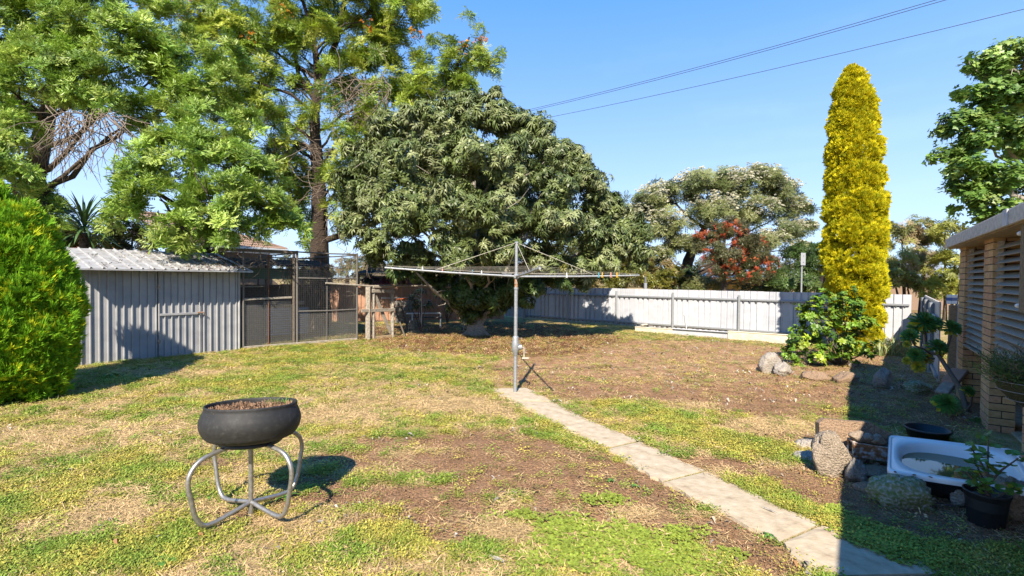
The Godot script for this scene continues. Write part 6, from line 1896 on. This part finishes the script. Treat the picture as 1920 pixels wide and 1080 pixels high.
	var far := [["olive_tree", "olive-green scrubby tree beyond the side fence, right of the golden conifer", [Vector4(18.98, 4.01, -24.00, 0.80), Vector4(19.96, 4.28, -24.00, 0.75), Vector4(18.61, 2.74, -23.50, 0.79), Vector4(19.76, 2.80, -23.50, 0.83), Vector4(18.49, 1.72, -23.00, 0.59), Vector4(17.86, 1.97, -23.00, 0.45)], [[0.26, 0.27, 0.065], [0.32, 0.32, 0.08], [0.19, 0.20, 0.055], [0.33, 0.26, 0.14]], 24.0, 1720],
		["olive_tree", "yellow-green scrubby tree beyond the side fence, next to the house eave", [Vector4(20.23, 3.99, -23.00, 0.71), Vector4(20.27, 2.72, -22.50, 0.69), Vector4(19.68, 1.86, -22.50, 0.70), Vector4(20.09, 1.51, -22.00, 0.51), Vector4(18.77, 1.38, -22.00, 0.47), Vector4(21.31, 3.75, -23.00, 0.57)], [[0.30, 0.32, 0.05], [0.36, 0.36, 0.065], [0.22, 0.24, 0.045]], 23.0, 1785],
		["green_shrub", "dark green shrub beyond the back fence left of the golden conifer", [Vector4(12.30, 2.94, -21.00, 0.69), Vector4(12.73, 2.36, -20.50, 0.75), Vector4(12.02, 1.91, -20.50, 0.67), Vector4(11.36, 1.79, -20.50, 0.55), Vector4(13.48, 3.06, -21.00, 0.55), Vector4(12.36, 1.47, -20.30, 0.41)], [[0.055, 0.10, 0.022], [0.08, 0.14, 0.03], [0.12, 0.17, 0.04]], 21.0, 1515],
		["bamboo_hedge", "yellow-green bamboo-like hedge beyond the fence behind the clothes line", [Vector4(1.24, 2.19, -23.00, 0.75), Vector4(2.49, 2.07, -23.00, 0.70), Vector4(3.61, 2.21, -23.00, 0.80), Vector4(4.39, 2.04, -22.50, 0.73), Vector4(5.37, 2.22, -22.50, 0.73), Vector4(6.35, 2.10, -22.50, 0.72), Vector4(7.20, 2.06, -22.50, 0.67), Vector4(4.85, 1.48, -22.30, 0.53), Vector4(6.66, 1.50, -22.30, 0.52), Vector4(3.39, 1.54, -22.30, 0.53)], [[0.17, 0.17, 0.022], [0.22, 0.21, 0.028], [0.13, 0.14, 0.022], [0.2, 0.15, 0.05]], 23.0, 1150],
		["pale_shrub", "pale green low shrub beside the bottlebrush trunk beyond the fence", [Vector4(8.49, 1.64, -22.00, 0.47), Vector4(9.08, 1.60, -22.00, 0.37), Vector4(8.13, 1.40, -22.00, 0.37)], [[0.18, 0.2, 0.06], [0.22, 0.22, 0.08]], 22.0, 1320],
		["dark_shrub", "dark shrub under the white blossom tree behind the back fence", [Vector4(8.29, 1.88, -23.50, 0.60), Vector4(7.79, 1.49, -23.50, 0.45), Vector4(11.24, 1.55, -22.00, 0.46), Vector4(11.96, 1.43, -22.00, 0.41), Vector4(10.52, 1.30, -22.00, 0.32)], [[0.045, 0.08, 0.018], [0.07, 0.1, 0.03]], 23.5, 1300],
		["far_tree", "hazy ochre-green trees far off beyond the aviary", [Vector4(-18.54, 2.89, -55.00, 1.52), Vector4(-16.03, 2.79, -55.00, 1.41), Vector4(-14.06, 2.63, -55.00, 1.18), Vector4(-18.76, 2.44, -50.00, 1.06), Vector4(-22.83, 2.73, -50.00, 1.26), Vector4(-20.66, 2.43, -50.00, 1.05), Vector4(-26.09, 2.43, -50.00, 1.24)], [[0.17, 0.15, 0.05], [0.13, 0.14, 0.045], [0.22, 0.16, 0.07]], 55.0, 650],
		["shade_shrub", "dark tangled shrub behind the garden shed roof", [Vector4(-10.54, 2.61, -13.20, 0.39), Vector4(-9.54, 2.51, -13.00, 0.31), Vector4(-11.36, 2.54, -13.40, 0.34), Vector4(-12.08, 2.61, -13.40, 0.36), Vector4(-8.67, 2.46, -14.00, 0.31), Vector4(-10.80, 3.05, -14.00, 0.33), Vector4(-12.96, 3.60, -13.80, 0.34), Vector4(-13.34, 3.08, -13.80, 0.34), Vector4(-12.70, 3.00, -14.00, 0.27), Vector4(-11.22, 3.53, -14.00, 0.30), Vector4(-11.48, 2.89, -14.00, 0.27), Vector4(-12.56, 2.62, -13.60, 0.31)], [[0.05, 0.065, 0.018], [0.09, 0.07, 0.03], [0.07, 0.10, 0.025]], 13.5, 215],
		["pink_flowering_vine", "pink-flowering vine tangled over the lean-to behind the salmon fence", [Vector4(-6.28, 1.46, -21.40, 0.37), Vector4(-5.58, 1.51, -21.40, 0.37), Vector4(-4.82, 1.57, -21.30, 0.32), Vector4(-4.36, 1.80, -21.30, 0.32)], [[0.07, 0.06, 0.03], [0.35, 0.12, 0.17], [0.42, 0.2, 0.24], [0.05, 0.06, 0.02]], 21.4, 725],
		["treeline", "distant line of dark trees along the horizon beyond all the fences", range(46).map(func(i): return Vector4(-170.0 + i * 7.6, 2.0 + fmod(i * 1.7, 2.4), -120.0 + fmod(i * 13.0, 25.0), 4.2)), [[0.10, 0.10, 0.04], [0.14, 0.13, 0.05]], 120.0, 960],
		["backdrop_tree", "dark green trees standing behind the big evergreen and the hedge", [Vector4(-5.23, 2.42, -30.00, 1.17), Vector4(-3.27, 2.27, -30.00, 1.11), Vector4(-0.99, 2.46, -30.00, 1.17), Vector4(0.96, 2.80, -30.00, 1.11), Vector4(2.91, 3.15, -30.00, 1.11), Vector4(5.03, 3.55, -31.00, 1.14), Vector4(7.05, 2.89, -31.00, 1.00), Vector4(-7.18, 2.01, -30.00, 0.77)], [[0.10, 0.11, 0.025], [0.15, 0.15, 0.03], [0.08, 0.10, 0.025]], 30.0, 940]]
	for q in far:
		var b0 := Vector3((q[5] - 960.0) / 920.0 * q[4], 0, -q[4])
		t = thing(q[0], q[1], "trees" if q[0] == "treeline" else "tree" if q[0].ends_with("tree") else "shrub" if q[0] != "bamboo_hedge" else "hedge", b0)
		var low: Array = q[2]
		var big: bool = q[4] > 40.0
		for c in low.slice(0, 12):
			var e := Vector3(c.x, c.y, c.z) - b0
			st2 = st_new()
			tube(st2, [Vector3(e.x * 0.7, -0.1, e.z * 0.7), Vector3(e.x * 0.85, e.y * 0.5, e.z * 0.85) + unit() * 0.1, e], [0.07, 0.05, 0.02] if not big else [0.3, 0.2, 0.1], 6)
			put("stem", st2, M.bark, t)
		crown(t, "foliage", low, bg, M.leaf, {"k": 6.0 if not big else 2.5, "cr": 0.3 if not big else 0.6 if q[4] < 100.0 else 1.8, "s": [0.75, 1.3] if not big else [1.6, 2.6] if q[4] < 100.0 else [5.0, 8.0], "pal": q[3], "subs": 9.0})
	# strap-leaved palm-like plant behind the shed
	var yb := Vector3(-10.45, 0, -12.0)
	t = thing("yucca", "spiky dark strap-leaved yucca rising behind the shed", "yucca", yb)
	st2 = st_new()
	tube(st2, [Vector3(0, -0.1, 0), Vector3(0.03, 1.2, 0), Vector3(0, 2.75, 0)], [0.13, 0.11, 0.10], 9, true, 0.1)
	put("trunk", st2, M.bark, t)
	var ys := st_new()
	for i in 90:
		var a := i * 2.39996
		var e := lerpf(1.35, -0.75, i / 90.0)
		leaf_strip(ys, Vector3(0, 2.85 + rr(-0.15, 0.15), 0), Vector3(cos(a) * cos(e), sin(e), sin(a) * cos(e)).normalized(), rr(0.75, 1.05), 0.055, 0.25, Color(0.05, 0.10, 0.03) * rr(0.7, 1.4))
	put_mesh("leaves", commit_leaf(ys), M.leaf_waxy, t).set_meta("kind", "stuff")

# a conifer whose outline follows a stack of rings: upright sprays gathered into many bumps over the surface
func column_crown(parent: Node3D, called: String, ring: Array, meshes: Array, m: Material, count: int, pal: Array, bump: float, bumps: int) -> void:
	var base := parent.position
	var y0: float = ring[-1].y - ring[-1].w
	var y1: float = ring[0].y + ring[0].w
	if y0 > ring[0].y:
		y0 = 0.0
	y0 = maxf(y0, 0.03)
	var axis := func(y: float) -> Vector3:      # centre x, z and radius at a height
		var best := Vector3(ring[0].x, ring[0].z, 0.0)
		for i in ring.size():
			var c: Vector4 = ring[i]
			var dy := absf(y - c.y) / c.w
			if dy < 1.0:
				var r := c.w * sqrt(1.0 - dy * dy)
				if r > best.z: best = Vector3(c.x, c.z, r)
		return best
	var cen := []
	for i in bumps:
		var y := lerpf(y0, y1, rng.randf())
		var a: Vector3 = axis.call(y)
		if a.z < 0.02: continue
		var ph := rr(0, TAU)
		cen.append([Vector3(a.x + cos(ph) * a.z * 0.9, y, a.y + sin(ph) * a.z * 0.9), Vector3(cos(ph), 0, sin(ph)), rr(0.7, 1.3)])
	var lists := []
	var cols := []
	for i in meshes.size():
		lists.append([])
		cols.append(PackedColorArray())
	for i in count:
		var p := Vector3.ZERO
		var out := Vector3.UP
		var tone := rr(0.8, 1.15)
		if i % 3 != 0:
			var c: Array = cen[rng.randi() % cen.size()]
			var d := unit()
			d.y *= 1.5
			p = c[0] + d * bump * c[2] * pow(rng.randf(), 0.45)
			out = (c[1] * 0.7 + d * 0.6).normalized()
		else:
			var y := lerpf(y0, y1, rng.randf())
			var a: Vector3 = axis.call(y)
			var ph := rr(0, TAU)
			p = Vector3(a.x + cos(ph) * a.z * rr(0.7, 0.95), y, a.y + sin(ph) * a.z * rr(0.7, 0.95))
			out = Vector3(cos(ph), 0, sin(ph))
		if p.y < 0.02: p.y = rr(0.02, 0.2)
		var up := (out * 0.75 + Vector3.UP * 0.9 + unit() * 0.35).normalized()
		var b := Basis(Quaternion(Vector3.UP, up)) * Basis(Vector3.UP, rr(0, TAU)) * Basis.from_scale(Vector3.ONE * rr(0.7, 1.2))
		var k := rng.randi() % meshes.size()
		lists[k].append(Transform3D(b, p - base))
		var pc: Array = pal[rng.randi() % pal.size()]
		cols[k].append(Color(pc[0] * tone, pc[1] * tone, pc[2] * tone))
	for i in meshes.size():
		scatter(parent, called, meshes[i], m, lists[i], cols[i])

# ---------------------------------------------------------------- plants in the beds
func make_plants() -> void:
	var up := Vector3.UP
	# leafy shrub in front of the golden conifer
	var sb := Vector3(6.942, 0, -10.28)
	var sh := thing("leafy_shrub", "open glossy green shrub in the bed in front of the golden conifer", "shrub", sb)
	var cl := [Vector4(6.40, 0.94, -10.30, 0.44), Vector4(7.04, 1.05, -10.30, 0.44), Vector4(6.07, 0.60, -10.30, 0.34), Vector4(6.55, 0.50, -10.00, 0.43), Vector4(7.23, 0.51, -10.20, 0.33), Vector4(7.17, 1.38, -10.60, 0.30), Vector4(6.68, 1.29, -10.50, 0.30), Vector4(5.90, 0.25, -10.20, 0.23), Vector4(6.90, 0.18, -10.00, 0.18), Vector4(6.29, 0.24, -10.10, 0.27), Vector4(6.30, 1.10, -10.40, 0.28), Vector4(7.52, 0.88, -10.40, 0.23), Vector4(5.82, 0.42, -10.30, 0.17), Vector4(7.46, 0.29, -10.20, 0.16), Vector4(5.91, 0.07, -10.10, 0.14)]
	for k in cl.size():
		var c: Vector4 = cl[k]
		var e := Vector3(c.x, c.y, c.z) - sb
		var st := st_new()
		var m := Vector3(e.x * 0.35, e.y * 0.5, e.z * 0.4) + unit() * 0.05
		tube(st, [Vector3(rr(-0.06, 0.06), -0.03, rr(-0.06, 0.06)), m, e], [0.022, 0.016, 0.006], 6)
		for i in 5:
			var q := m.lerp(e, rr(0.2, 0.9))
			tube(st, [q, q + unit() * c.w * 0.7], [0.007, 0.003], 4)
		put("stem", st, M.aeonium_stem, sh)
	var shm := [whorl_mesh(8, 0.085, 0.042, 0.3, 0.7), whorl_mesh(7, 0.075, 0.040, 0.2, 1.0)]
	crown(sh, "foliage", cl, shm, M.leaf_glossy, {"k": 1.25, "cr": 0.085, "s": [0.8, 1.3], "pal": [[0.08, 0.155, 0.013], [0.12, 0.21, 0.016], [0.05, 0.11, 0.012], [0.22, 0.29, 0.024]], "up": 0.8, "subs": 22.0, "sub_r": 0.8})
	# aeonium with rosettes on bare stems
	var ab := Vector3(6.02, 0, -6.62)
	var ae := thing("aeonium", "tall aeonium with green and yellowing rosettes on bare grey stems by the house", "succulent", ab)
	var stems := [[Vector3(6.18, -0.016, -6.6), Vector3(6.247, 0.28, -6.8), Vector3(6.232, 0.527, -7), Vector3(6.263, 0.711, -7.2), 0.035], [Vector3(6.26, 0.64, -7.15), Vector3(6.313, 0.781, -7.1), Vector3(6.362, 0.975, -7.1), Vector3(6.368, 1.068, -7.1), 0.018], [Vector3(6.263, 0.687, -7.2), Vector3(6.315, 0.697, -7.4), Vector3(6.347, 0.846, -7.5), Vector3(6.317, 1.05, -7.5), 0.02], [Vector3(6.279, 0.648, -7.3), Vector3(6.173, 0.743, -7.3), Vector3(6.013, 0.805, -7.3), Vector3(5.955, 0.9, -7.3), 0.015], [Vector3(6.225, 0.632, -7.2), Vector3(6.177, 0.615, -7.3), Vector3(6.073, 0.63, -7.3), Vector3(6.017, 0.613, -7.3), 0.014], [Vector3(6.158, 0.02, -6.6), Vector3(6.119, 0.119, -6.5), Vector3(6.13, 0.226, -6.5), Vector3(6.079, 0.296, -6.5), 0.015], [Vector3(6.089, -0.06, -6.5), Vector3(5.947, -0.068, -6.4), Vector3(5.854, 0.002, -6.4), Vector3(5.746, 0.106, -6.4), 0.014], [Vector3(6.159, -0.016, -6.6), Vector3(6.003, -0.067, -6.4), Vector3(5.899, -0.078, -6.2), Vector3(5.83, -0.048, -6.1), 0.016]]
	for s in stems:
		var st := st_new()
		tube(st, [s[0] - ab, s[1] - ab, s[2] - ab, s[3] - ab], [s[4], s[4] * 0.95, s[4] * 0.85, s[4] * 0.8], 9, true, 0.08)
		put("stem", st, M.aeonium_stem, ae)
	var heads := [[Vector3(6.315, 1.148, -7.5), 0.22, true, 0.1], [Vector3(6.31, 1.065, -7.6), 0.17, true, -0.4], [Vector3(6.47, 1.134, -7.5), 0.15, true, 0.3], [Vector3(6.359, 1.099, -7.1), 0.165, true, 0.0], [Vector3(6.217, 0.812, -7.15), 0.165, true, 0.0], [Vector3(5.724, 0.162, -6.4), 0.17, true, -0.3], [Vector3(6.027, 0.937, -7.4), 0.15, true, -0.5], [Vector3(6.04, 0.669, -7.3), 0.14, true, -0.7], [Vector3(5.859, 0.588, -7.25), 0.075, false, -0.9], [Vector3(6.035, 0.503, -7.25), 0.11, false, -0.9], [Vector3(5.933, 0.821, -7.35), 0.07, false, -0.8], [Vector3(6.2, 0.615, -7.3), 0.10, false, -0.5], [Vector3(6.078, 0.318, -6.5), 0.10, true, 0.3], [Vector3(5.849, -0.028, -6.1), 0.14, true, 0.2], [Vector3(5.697, -0.072, -6), 0.11, true, -0.3], [Vector3(5.692, 0.172, -6.5), 0.10, true, -0.6]]
	var rg := rosette_mesh(80, 1.0, true)
	var ry := rosette_mesh(60, 1.0, false)
	for q in heads:
		var o := put_mesh("rosette", rg if q[2] else ry, M.leaf_waxy, ae)
		o.position = q[0] - ab
		o.basis = Basis(Vector3.BACK, -q[3]) * Basis(Vector3.RIGHT, rr(0.45, 0.85)) * Basis(Vector3.UP, rr(0, TAU)) * Basis.from_scale(Vector3.ONE * q[1])
	# irises
	for q in [[Vector3(8.805, 0, -11.521), 46, "pale sword-leaved iris clump at the foot of the golden conifer"], [Vector3(9.532, 0, -12.061), 34, "smaller sword-leaved iris clump against the back fence corner"]]:
		var st := st_new()
		for i in int(q[1]):
			var a := rr(0, TAU)
			var o := Vector3(rr(-0.26, 0.26), 0, rr(-0.14, 0.14))
			leaf_strip(st, o, Vector3(cos(a) * 0.35, 1.0, sin(a) * 0.3).normalized(), rr(0.3, 0.6), 0.034, rr(0.2, 0.9), Color(0.22, 0.26, 0.10) * rr(0.7, 1.25) if rng.randf() < 0.75 else Color(0.38, 0.28, 0.13) * rr(0.7, 1.1))
		var o2 := put_mesh("iris_clump", commit_leaf(st), M.leaf)
		o2.position = q[0]
		tag(o2, q[2], "iris", "irises by the golden conifer")
	# saplings under the big tree
	for q in [[Vector3(-2.752, 0, -14.936), [Vector3(-2.978, 1.086, -15.4), Vector3(-2.676, 0.887, -15.4), Vector3(-3.178, 0.832, -15.4), Vector3(-2.846, 1.338, -15.4)], "dark-leaved sapling growing beside the stake under the big tree"], [Vector3(-2.495, 0, -18.885), [Vector3(-2.187, 1.235, -17.5), Vector3(-2.509, 1.099, -17.5), Vector3(-1.902, 1.295, -17.5), Vector3(-2.318, 0.91, -17.5)], "thin sapling by the salmon fence under the big tree"]]:
		var sp := thing("sapling", q[2], "sapling", q[0], "saplings under the big tree")
		var st := st_new()
		var xf := []
		var cols := PackedColorArray()
		for e in q[1]:
			tube(st, [Vector3.ZERO, (e - q[0]) * 0.6 + unit() * 0.05, e - q[0]], [0.02, 0.014, 0.007], 5)
			for i in 4:
				xf.append(Transform3D(Basis(Vector3.UP, rr(0, TAU)) * Basis.from_scale(Vector3.ONE * rr(0.7, 1.2)), e - q[0] + unit() * 0.14))
				var t := rr(0.7, 1.3)
				cols.append(Color(0.05 * t, 0.085 * t, 0.02 * t))
		put("stem", st, M.bark, sp)
		scatter(sp, "foliage", whorl_mesh(9, 0.28, 0.075, 0.9, 0.4), M.leaf_waxy, xf, cols)
	# broad-leaved weeds in the lawn
	for q in [[Vector3(-2.09, 0, -2.915), 0.105, 7, "broad-leaved green weed in the lawn at the bottom edge of the picture"], [Vector3(-2.361, 0, -3.816), 0.07, 5, "small broad-leaved weed under the left loop of the tube stand"], [Vector3(-1.756, 0, -3.801), 0.085, 5, "grey-green weed leaf in the planter's shadow"], [Vector3(-2.551, 0, -3.124), 0.06, 4, "small pale weed left of the big broad-leaved one"], [Vector3(-6.839, 0, -8.397), 0.16, 7, "broad weed in the conifer's shade near the shed"], [Vector3(1.761, 0, -3.311), 0.05, 5, "little weed beside the path near the house shadow"], [Vector3(0.865, 0, -4.191), 0.05, 6, "grey-green weed on bare soil left of the path"], [Vector3(1.046, 0, -4.087), 0.045, 6, "grey-green weed on bare soil nearer the path"]]:
		var st := st_new()
		for i in int(q[2]):
			var a: float = TAU * i / q[2] + rr(-0.3, 0.3)
			leaf_strip(st, Vector3(0, 0.012, 0), Vector3(cos(a), rr(0.25, 0.8), sin(a)).normalized(), q[1] * rr(0.8, 1.25), q[1] * 0.42, 0.8, Color(0.075, 0.17, 0.03) * rr(0.8, 1.25))
		var o := put_mesh("lawn_weed", commit_leaf(st), M.leaf_glossy)
		o.position = q[0]
		tag(o, q[3], "weed", "broad-leaved weeds in the lawn")

# ---------------------------------------------------------------- ground cover
func off_path(x: float, z: float) -> bool:
	var c := [[Vector3(-0.06, 0, -7.688), Vector3(-0.06, 0, -7.688)], [Vector3(0.316, 0, -6.89), Vector3(0.316, 0, -6.89)], [Vector3(0.77, 0, -5.847), Vector3(0.77, 0, -5.847)], [Vector3(1.164, 0, -5.095), Vector3(1.164, 0, -5.095)], [Vector3(1.541, 0, -4.296), Vector3(1.541, 0, -4.296)], [Vector3(2.005, 0, -3.336), Vector3(2.005, 0, -3.336)], [Vector3(2.08, 0, -3.08), Vector3(2.08, 0, -3.08)], [Vector3(2.262, 0, -2.836), Vector3(2.262, 0, -2.836)]]
	var p := Vector2(x, z)
	for i in c.size() - 1:
		var a := Vector2(c[i][0].x, c[i][0].z)
		var b := Vector2(c[i + 1][0].x, c[i + 1][0].z)
		if i == 0: a = a
		var q := Geometry2D.get_closest_point_to_segment(p, a, b)
		if p.distance_to(q) < 0.24 + nb.get_noise_2d(x * 2.0, z * 2.0) * 0.06:
			return false
	return true

func inside_yard(x: float, z: float) -> bool:
	if -z > 21.3 - 0.786 * x: return false
	var h := Vector3(x, 0, z) - Vector3(5.64, 0, -5.77)
	if h.dot(HV) < 0.02 and h.dot(HU) < 2.3: return false
	var s := Vector3(x, 0, z) - Vector3(-8.25, 0, -9.27)
	if s.dot(-FV) < 0.02 and s.dot(FU) > -0.1 and s.dot(FU) < 2.95: return false
	return true

func make_ground_cover() -> void:
	var creeper := st_new()
	for i in 20:
		var a := i * 2.39996
		var r := 0.052 * sqrt((i + 0.5) / 20.0)
		var d := Vector3(cos(a * 1.3), rr(-0.1, 0.6), sin(a * 1.3)).normalized()
		leaf_diamond(creeper, Vector3(cos(a) * r, rr(0.003, 0.022), sin(a) * r), d, d.cross(Vector3.UP).normalized(), rr(0.011, 0.018), rr(0.008, 0.012), Color.WHITE * rr(0.7, 1.3))
	var straw := st_new()
	for i in 12:
		var a := rr(0, TAU)
		var d := Vector3(cos(a), rr(-0.02, 0.22), sin(a)).normalized()
		leaf_diamond(straw, Vector3(rr(-0.04, 0.04), rr(0.004, 0.014), rr(-0.04, 0.04)), d, d.cross(Vector3.UP).normalized(), rr(0.03, 0.07), rr(0.002, 0.0045), Color.WHITE * rr(0.7, 1.25))
	var clover := st_new()
	for i in 9:
		var a := i * 2.39996
		var r := 0.075 * sqrt((i + 0.5) / 9.0)
		var sub := st_new()
		var o := Vector3(cos(a) * r, rr(0.02, 0.04), sin(a) * r)
		for k in 3:
			var b := a + k * TAU / 3.0
			var d := Vector3(cos(b), rr(0.05, 0.35), sin(b)).normalized()
			leaf_diamond(clover, o, d, d.cross(Vector3.UP).normalized(), rr(0.02, 0.03), rr(0.019, 0.027), Color.WHITE * rr(0.75, 1.25))
	var crumbs := st_new()
	for i in 7:
		var o := Vector3(rr(-0.04, 0.04), rr(0.0, 0.004), rr(-0.04, 0.04))
		var s := rr(0.002, 0.0055)
		crumbs.set_smooth_group(0xFFFFFFFF)
		crumbs.set_color(Color.WHITE * rr(0.7, 1.3))
		var t := [o + Vector3(0, s, 0)]
		for k in 3: t.append(o + Vector3(cos(k * 2.1 + i) * s * 1.3, -0.002, sin(k * 2.1 + i) * s * 1.3))
		for f in [[0, 1, 2], [0, 2, 3], [0, 3, 1]]: face(crumbs, [t[f[0]], t[f[1]], t[f[2]]], o - Vector3(0, s, 0))
	var bits := st_new()
	for i in 3:
		var a := i * 2.3
		leaf_strip(bits, Vector3(cos(a) * 0.05, 0.006 + 0.004 * i, sin(a) * 0.05), Vector3(cos(a * 1.7), 0.10, sin(a * 1.7)).normalized(), 0.05, 0.017, 1.2, Color.WHITE * (0.7 + 0.25 * i))
	leaf_strip(bits, Vector3(-0.03, 0.008, 0.02), Vector3(0.8, 0.05, 0.5).normalized(), 0.10, 0.004, 0.3, Color(0.6, 0.55, 0.5))
	var kinds := [
		["fallen_leaves", "scattered pale fallen leaves and twigs over lawn and soil", "fallen leaves", commit_leaf(bits), M.dry, 4500],
		["creeping_weeds", "low yellow-green creeping weeds carpeting the lawn", "ground cover", commit_leaf(creeper), M.grass, 190000],
		["grass", "short green grass in patches over the lawn", "grass", tuft_mesh(9, 0.062, 0.0042), M.grass, 150000],
		["dry_grass", "dry straw-coloured grass lying over the lawn", "dry grass", commit_leaf(straw), M.dry, 150000],
		["leaf_litter", "reddish-brown fallen leaves under the big evergreen", "leaf litter", litter_mesh(), M.dry, 90000],
		["soil_crumbs", "crumbs of brown soil on the bare earth", "soil", commit_leaf(crumbs), M.crumb, 50000],
		["clover_patch", "bright green clover patches in the foreground lawn", "clover", commit_leaf(clover), M.grass, 0]]
	for nn in kinds.size():
		var n: int = nn - 1
		var q: Array = kinds[nn]
		var xf := []
		var cols := PackedColorArray()
		for i in int(q[5]):
			var d := 2.35 + 16.5 * pow(rng.randf(), 1.25)
			var x := rr(-1.12, 1.12) * d
			var z := -d
			if x < -12.0 or x > 12.0: continue
			var g := at_ground(ggreen, x, z)
			var w := 0.0
			if n == -1: w = 0.16 + at_ground(gsoil, x, z) * 0.25 * float(d > 7.0)
			elif n == 0: w = clampf(g * 1.15 + (0.015 if d < 8.0 else 0.05), 0.0, 1.0)
			elif n == 1: w = clampf(g * g * 0.85 - 0.06, 0.0, 1.0) * (0.35 + 0.65 * smoothstep(-0.1, 0.35, na.get_noise_2d(x * 0.7 + 40.0, z * 0.7)))
			elif n == 2: w = at_ground(gstraw, x, z) * 0.9 + (0.035 if d < 8.0 else 0.11)
			elif n == 3: w = at_ground(glitter, x, z) + (at_ground(gsoil, x, z) * 0.22 if d > 7.5 else 0.012)
			else: w = at_ground(gsoil, x, z) * (1.0 if d < 9.0 else 0.3)
			if rng.randf() > w or not inside_yard(x, z) or not off_path(x, z): continue
			var s := (0.8 + d * 0.075) * rr(0.7, 1.3)
			var b := Basis(Vector3(rr(-0.2, 0.2), 1, rr(-0.2, 0.2)).normalized(), rr(0, TAU))
			if n == 3:
				b = Basis(unit(), rr(0, TAU))
				s = rr(0.4, 1.0) * (0.7 + d * 0.02)
			xf.append(Transform3D(b * Basis.from_scale(Vector3(s, s * (0.8 if n == 1 else 1.0) / (1.0 if d < 8.0 else d / 8.0), s)), Vector3(x, ground_y(x, z) + (0.006 if n != 3 else 0.015), z)))
			var t := rr(0.6, 1.4)
			var n1 := na.get_noise_2d(x * 1.3 + 17.0, z * 1.3)
			var y := clampf(0.5 + n1 * 1.1 + nb.get_noise_2d(x, z) * 0.5 + rr(-0.25, 0.25), 0.0, 1.0)
			match n:
				-1:
					var p: Array = [[0.26, 0.19, 0.12], [0.30, 0.25, 0.19], [0.22, 0.12, 0.055], [0.36, 0.32, 0.27], [0.14, 0.09, 0.05]][rng.randi() % 5]
					cols.append(Color(p[0] * t, p[1] * t, p[2] * t))
				0:
					var c := Vector3(0.17, 0.245, 0.03).lerp(Vector3(0.41, 0.335, 0.065), y)
					cols.append(Color(c.x * t, c.y * t, c.z * t))
				1:
					var c := Vector3(0.165, 0.265, 0.035).lerp(Vector3(0.36, 0.35, 0.06), y)
					cols.append(Color(c.x * t, c.y * t, c.z * t))
				2: cols.append(Color(0.50 * t, 0.355 * t, 0.175 * t))
				3:
					var p: Array = [[0.25, 0.12, 0.055], [0.33, 0.19, 0.09], [0.17, 0.085, 0.045], [0.42, 0.29, 0.16]][rng.randi() % 4]
					cols.append(Color(p[0] * t, p[1] * t, p[2] * t))
				4: cols.append(Color(0.23 * t, 0.14 * t, 0.078 * t))
		if n == 0 or n == 2:        # weeds and straw rooted in the joint line between slabs
			for e in [[Vector3(0.983, 0, -4.994), Vector3(1.356, 0, -5.216)], [Vector3(1.333, 0, -4.19), Vector3(1.758, 0, -4.42)], [Vector3(1.826, 0, -3.232), Vector3(2.216, 0, -3.456)]]:
				for i in 46:
					var p: Vector3 = e[0].lerp(e[1], rr(-0.05, 1.05)) + Vector3(rr(-0.018, 0.018), 0.004, rr(-0.018, 0.018))
					if nc.get_noise_2d(p.x * 3.0, p.z * 3.0) < -0.05: continue
					xf.append(Transform3D(Basis(Vector3.UP, rr(0, TAU)) * Basis.from_scale(Vector3.ONE * rr(0.3, 0.7)), p))
					var t := rr(0.7, 1.3)
					cols.append(Color(0.20 * t, 0.24 * t, 0.04 * t) if n == 0 else Color(0.36 * t, 0.25 * t, 0.13 * t))
		if n == 5:
			for c in [Vector4(0.59, -3.28, 0.45, 0.16), Vector4(0.39, -3.45, 0.22, 0.10), Vector4(0.83, -3.09, 0.40, 0.14), Vector4(0.58, -3.03, 0.35, 0.12), Vector4(1.01, -2.92, 0.25, 0.08), Vector4(0.18, -3.05, 0.14, 0.08), Vector4(0.76, -3.79, 0.13, 0.07), Vector4(1.35, -3.03, 0.14, 0.06), Vector4(1.18, -3.32, 0.14, 0.06), Vector4(0.05, -3.56, 0.12, 0.05), Vector4(2.36, -3.69, 0.14, 0.10), Vector4(2.34, -3.31, 0.35, 0.15), Vector4(2.55, -3.12, 0.35, 0.12)]:
				for i in int(800.0 * c.z * c.w * 1.3 / 0.2):
					var a := rr(0, TAU)
					var r := sqrt(rng.randf()) * (1.0 + 0.35 * nb.get_noise_2d(cos(a) * 3.0 + c.x * 9.0, sin(a) * 3.0))
					var x: float = c.x + cos(a) * r * c.z
					var z: float = c.y + sin(a) * r * c.w
					if nc.get_noise_2d(x * 0.8, z * 0.8) < 0.12 or not off_path(x, z): continue
					xf.append(Transform3D(Basis(Vector3.UP, rr(0, TAU)) * Basis.from_scale(Vector3.ONE * rr(0.65, 1.15)), Vector3(x, ground_y(x, z), z)))
					var t := rr(0.75, 1.25)
					cols.append(Color(0.22 * t, 0.275 * t, 0.034 * t))
		var o := scatter(null, q[0], q[3], q[4], xf, cols)
		tag(o, q[1], q[2])
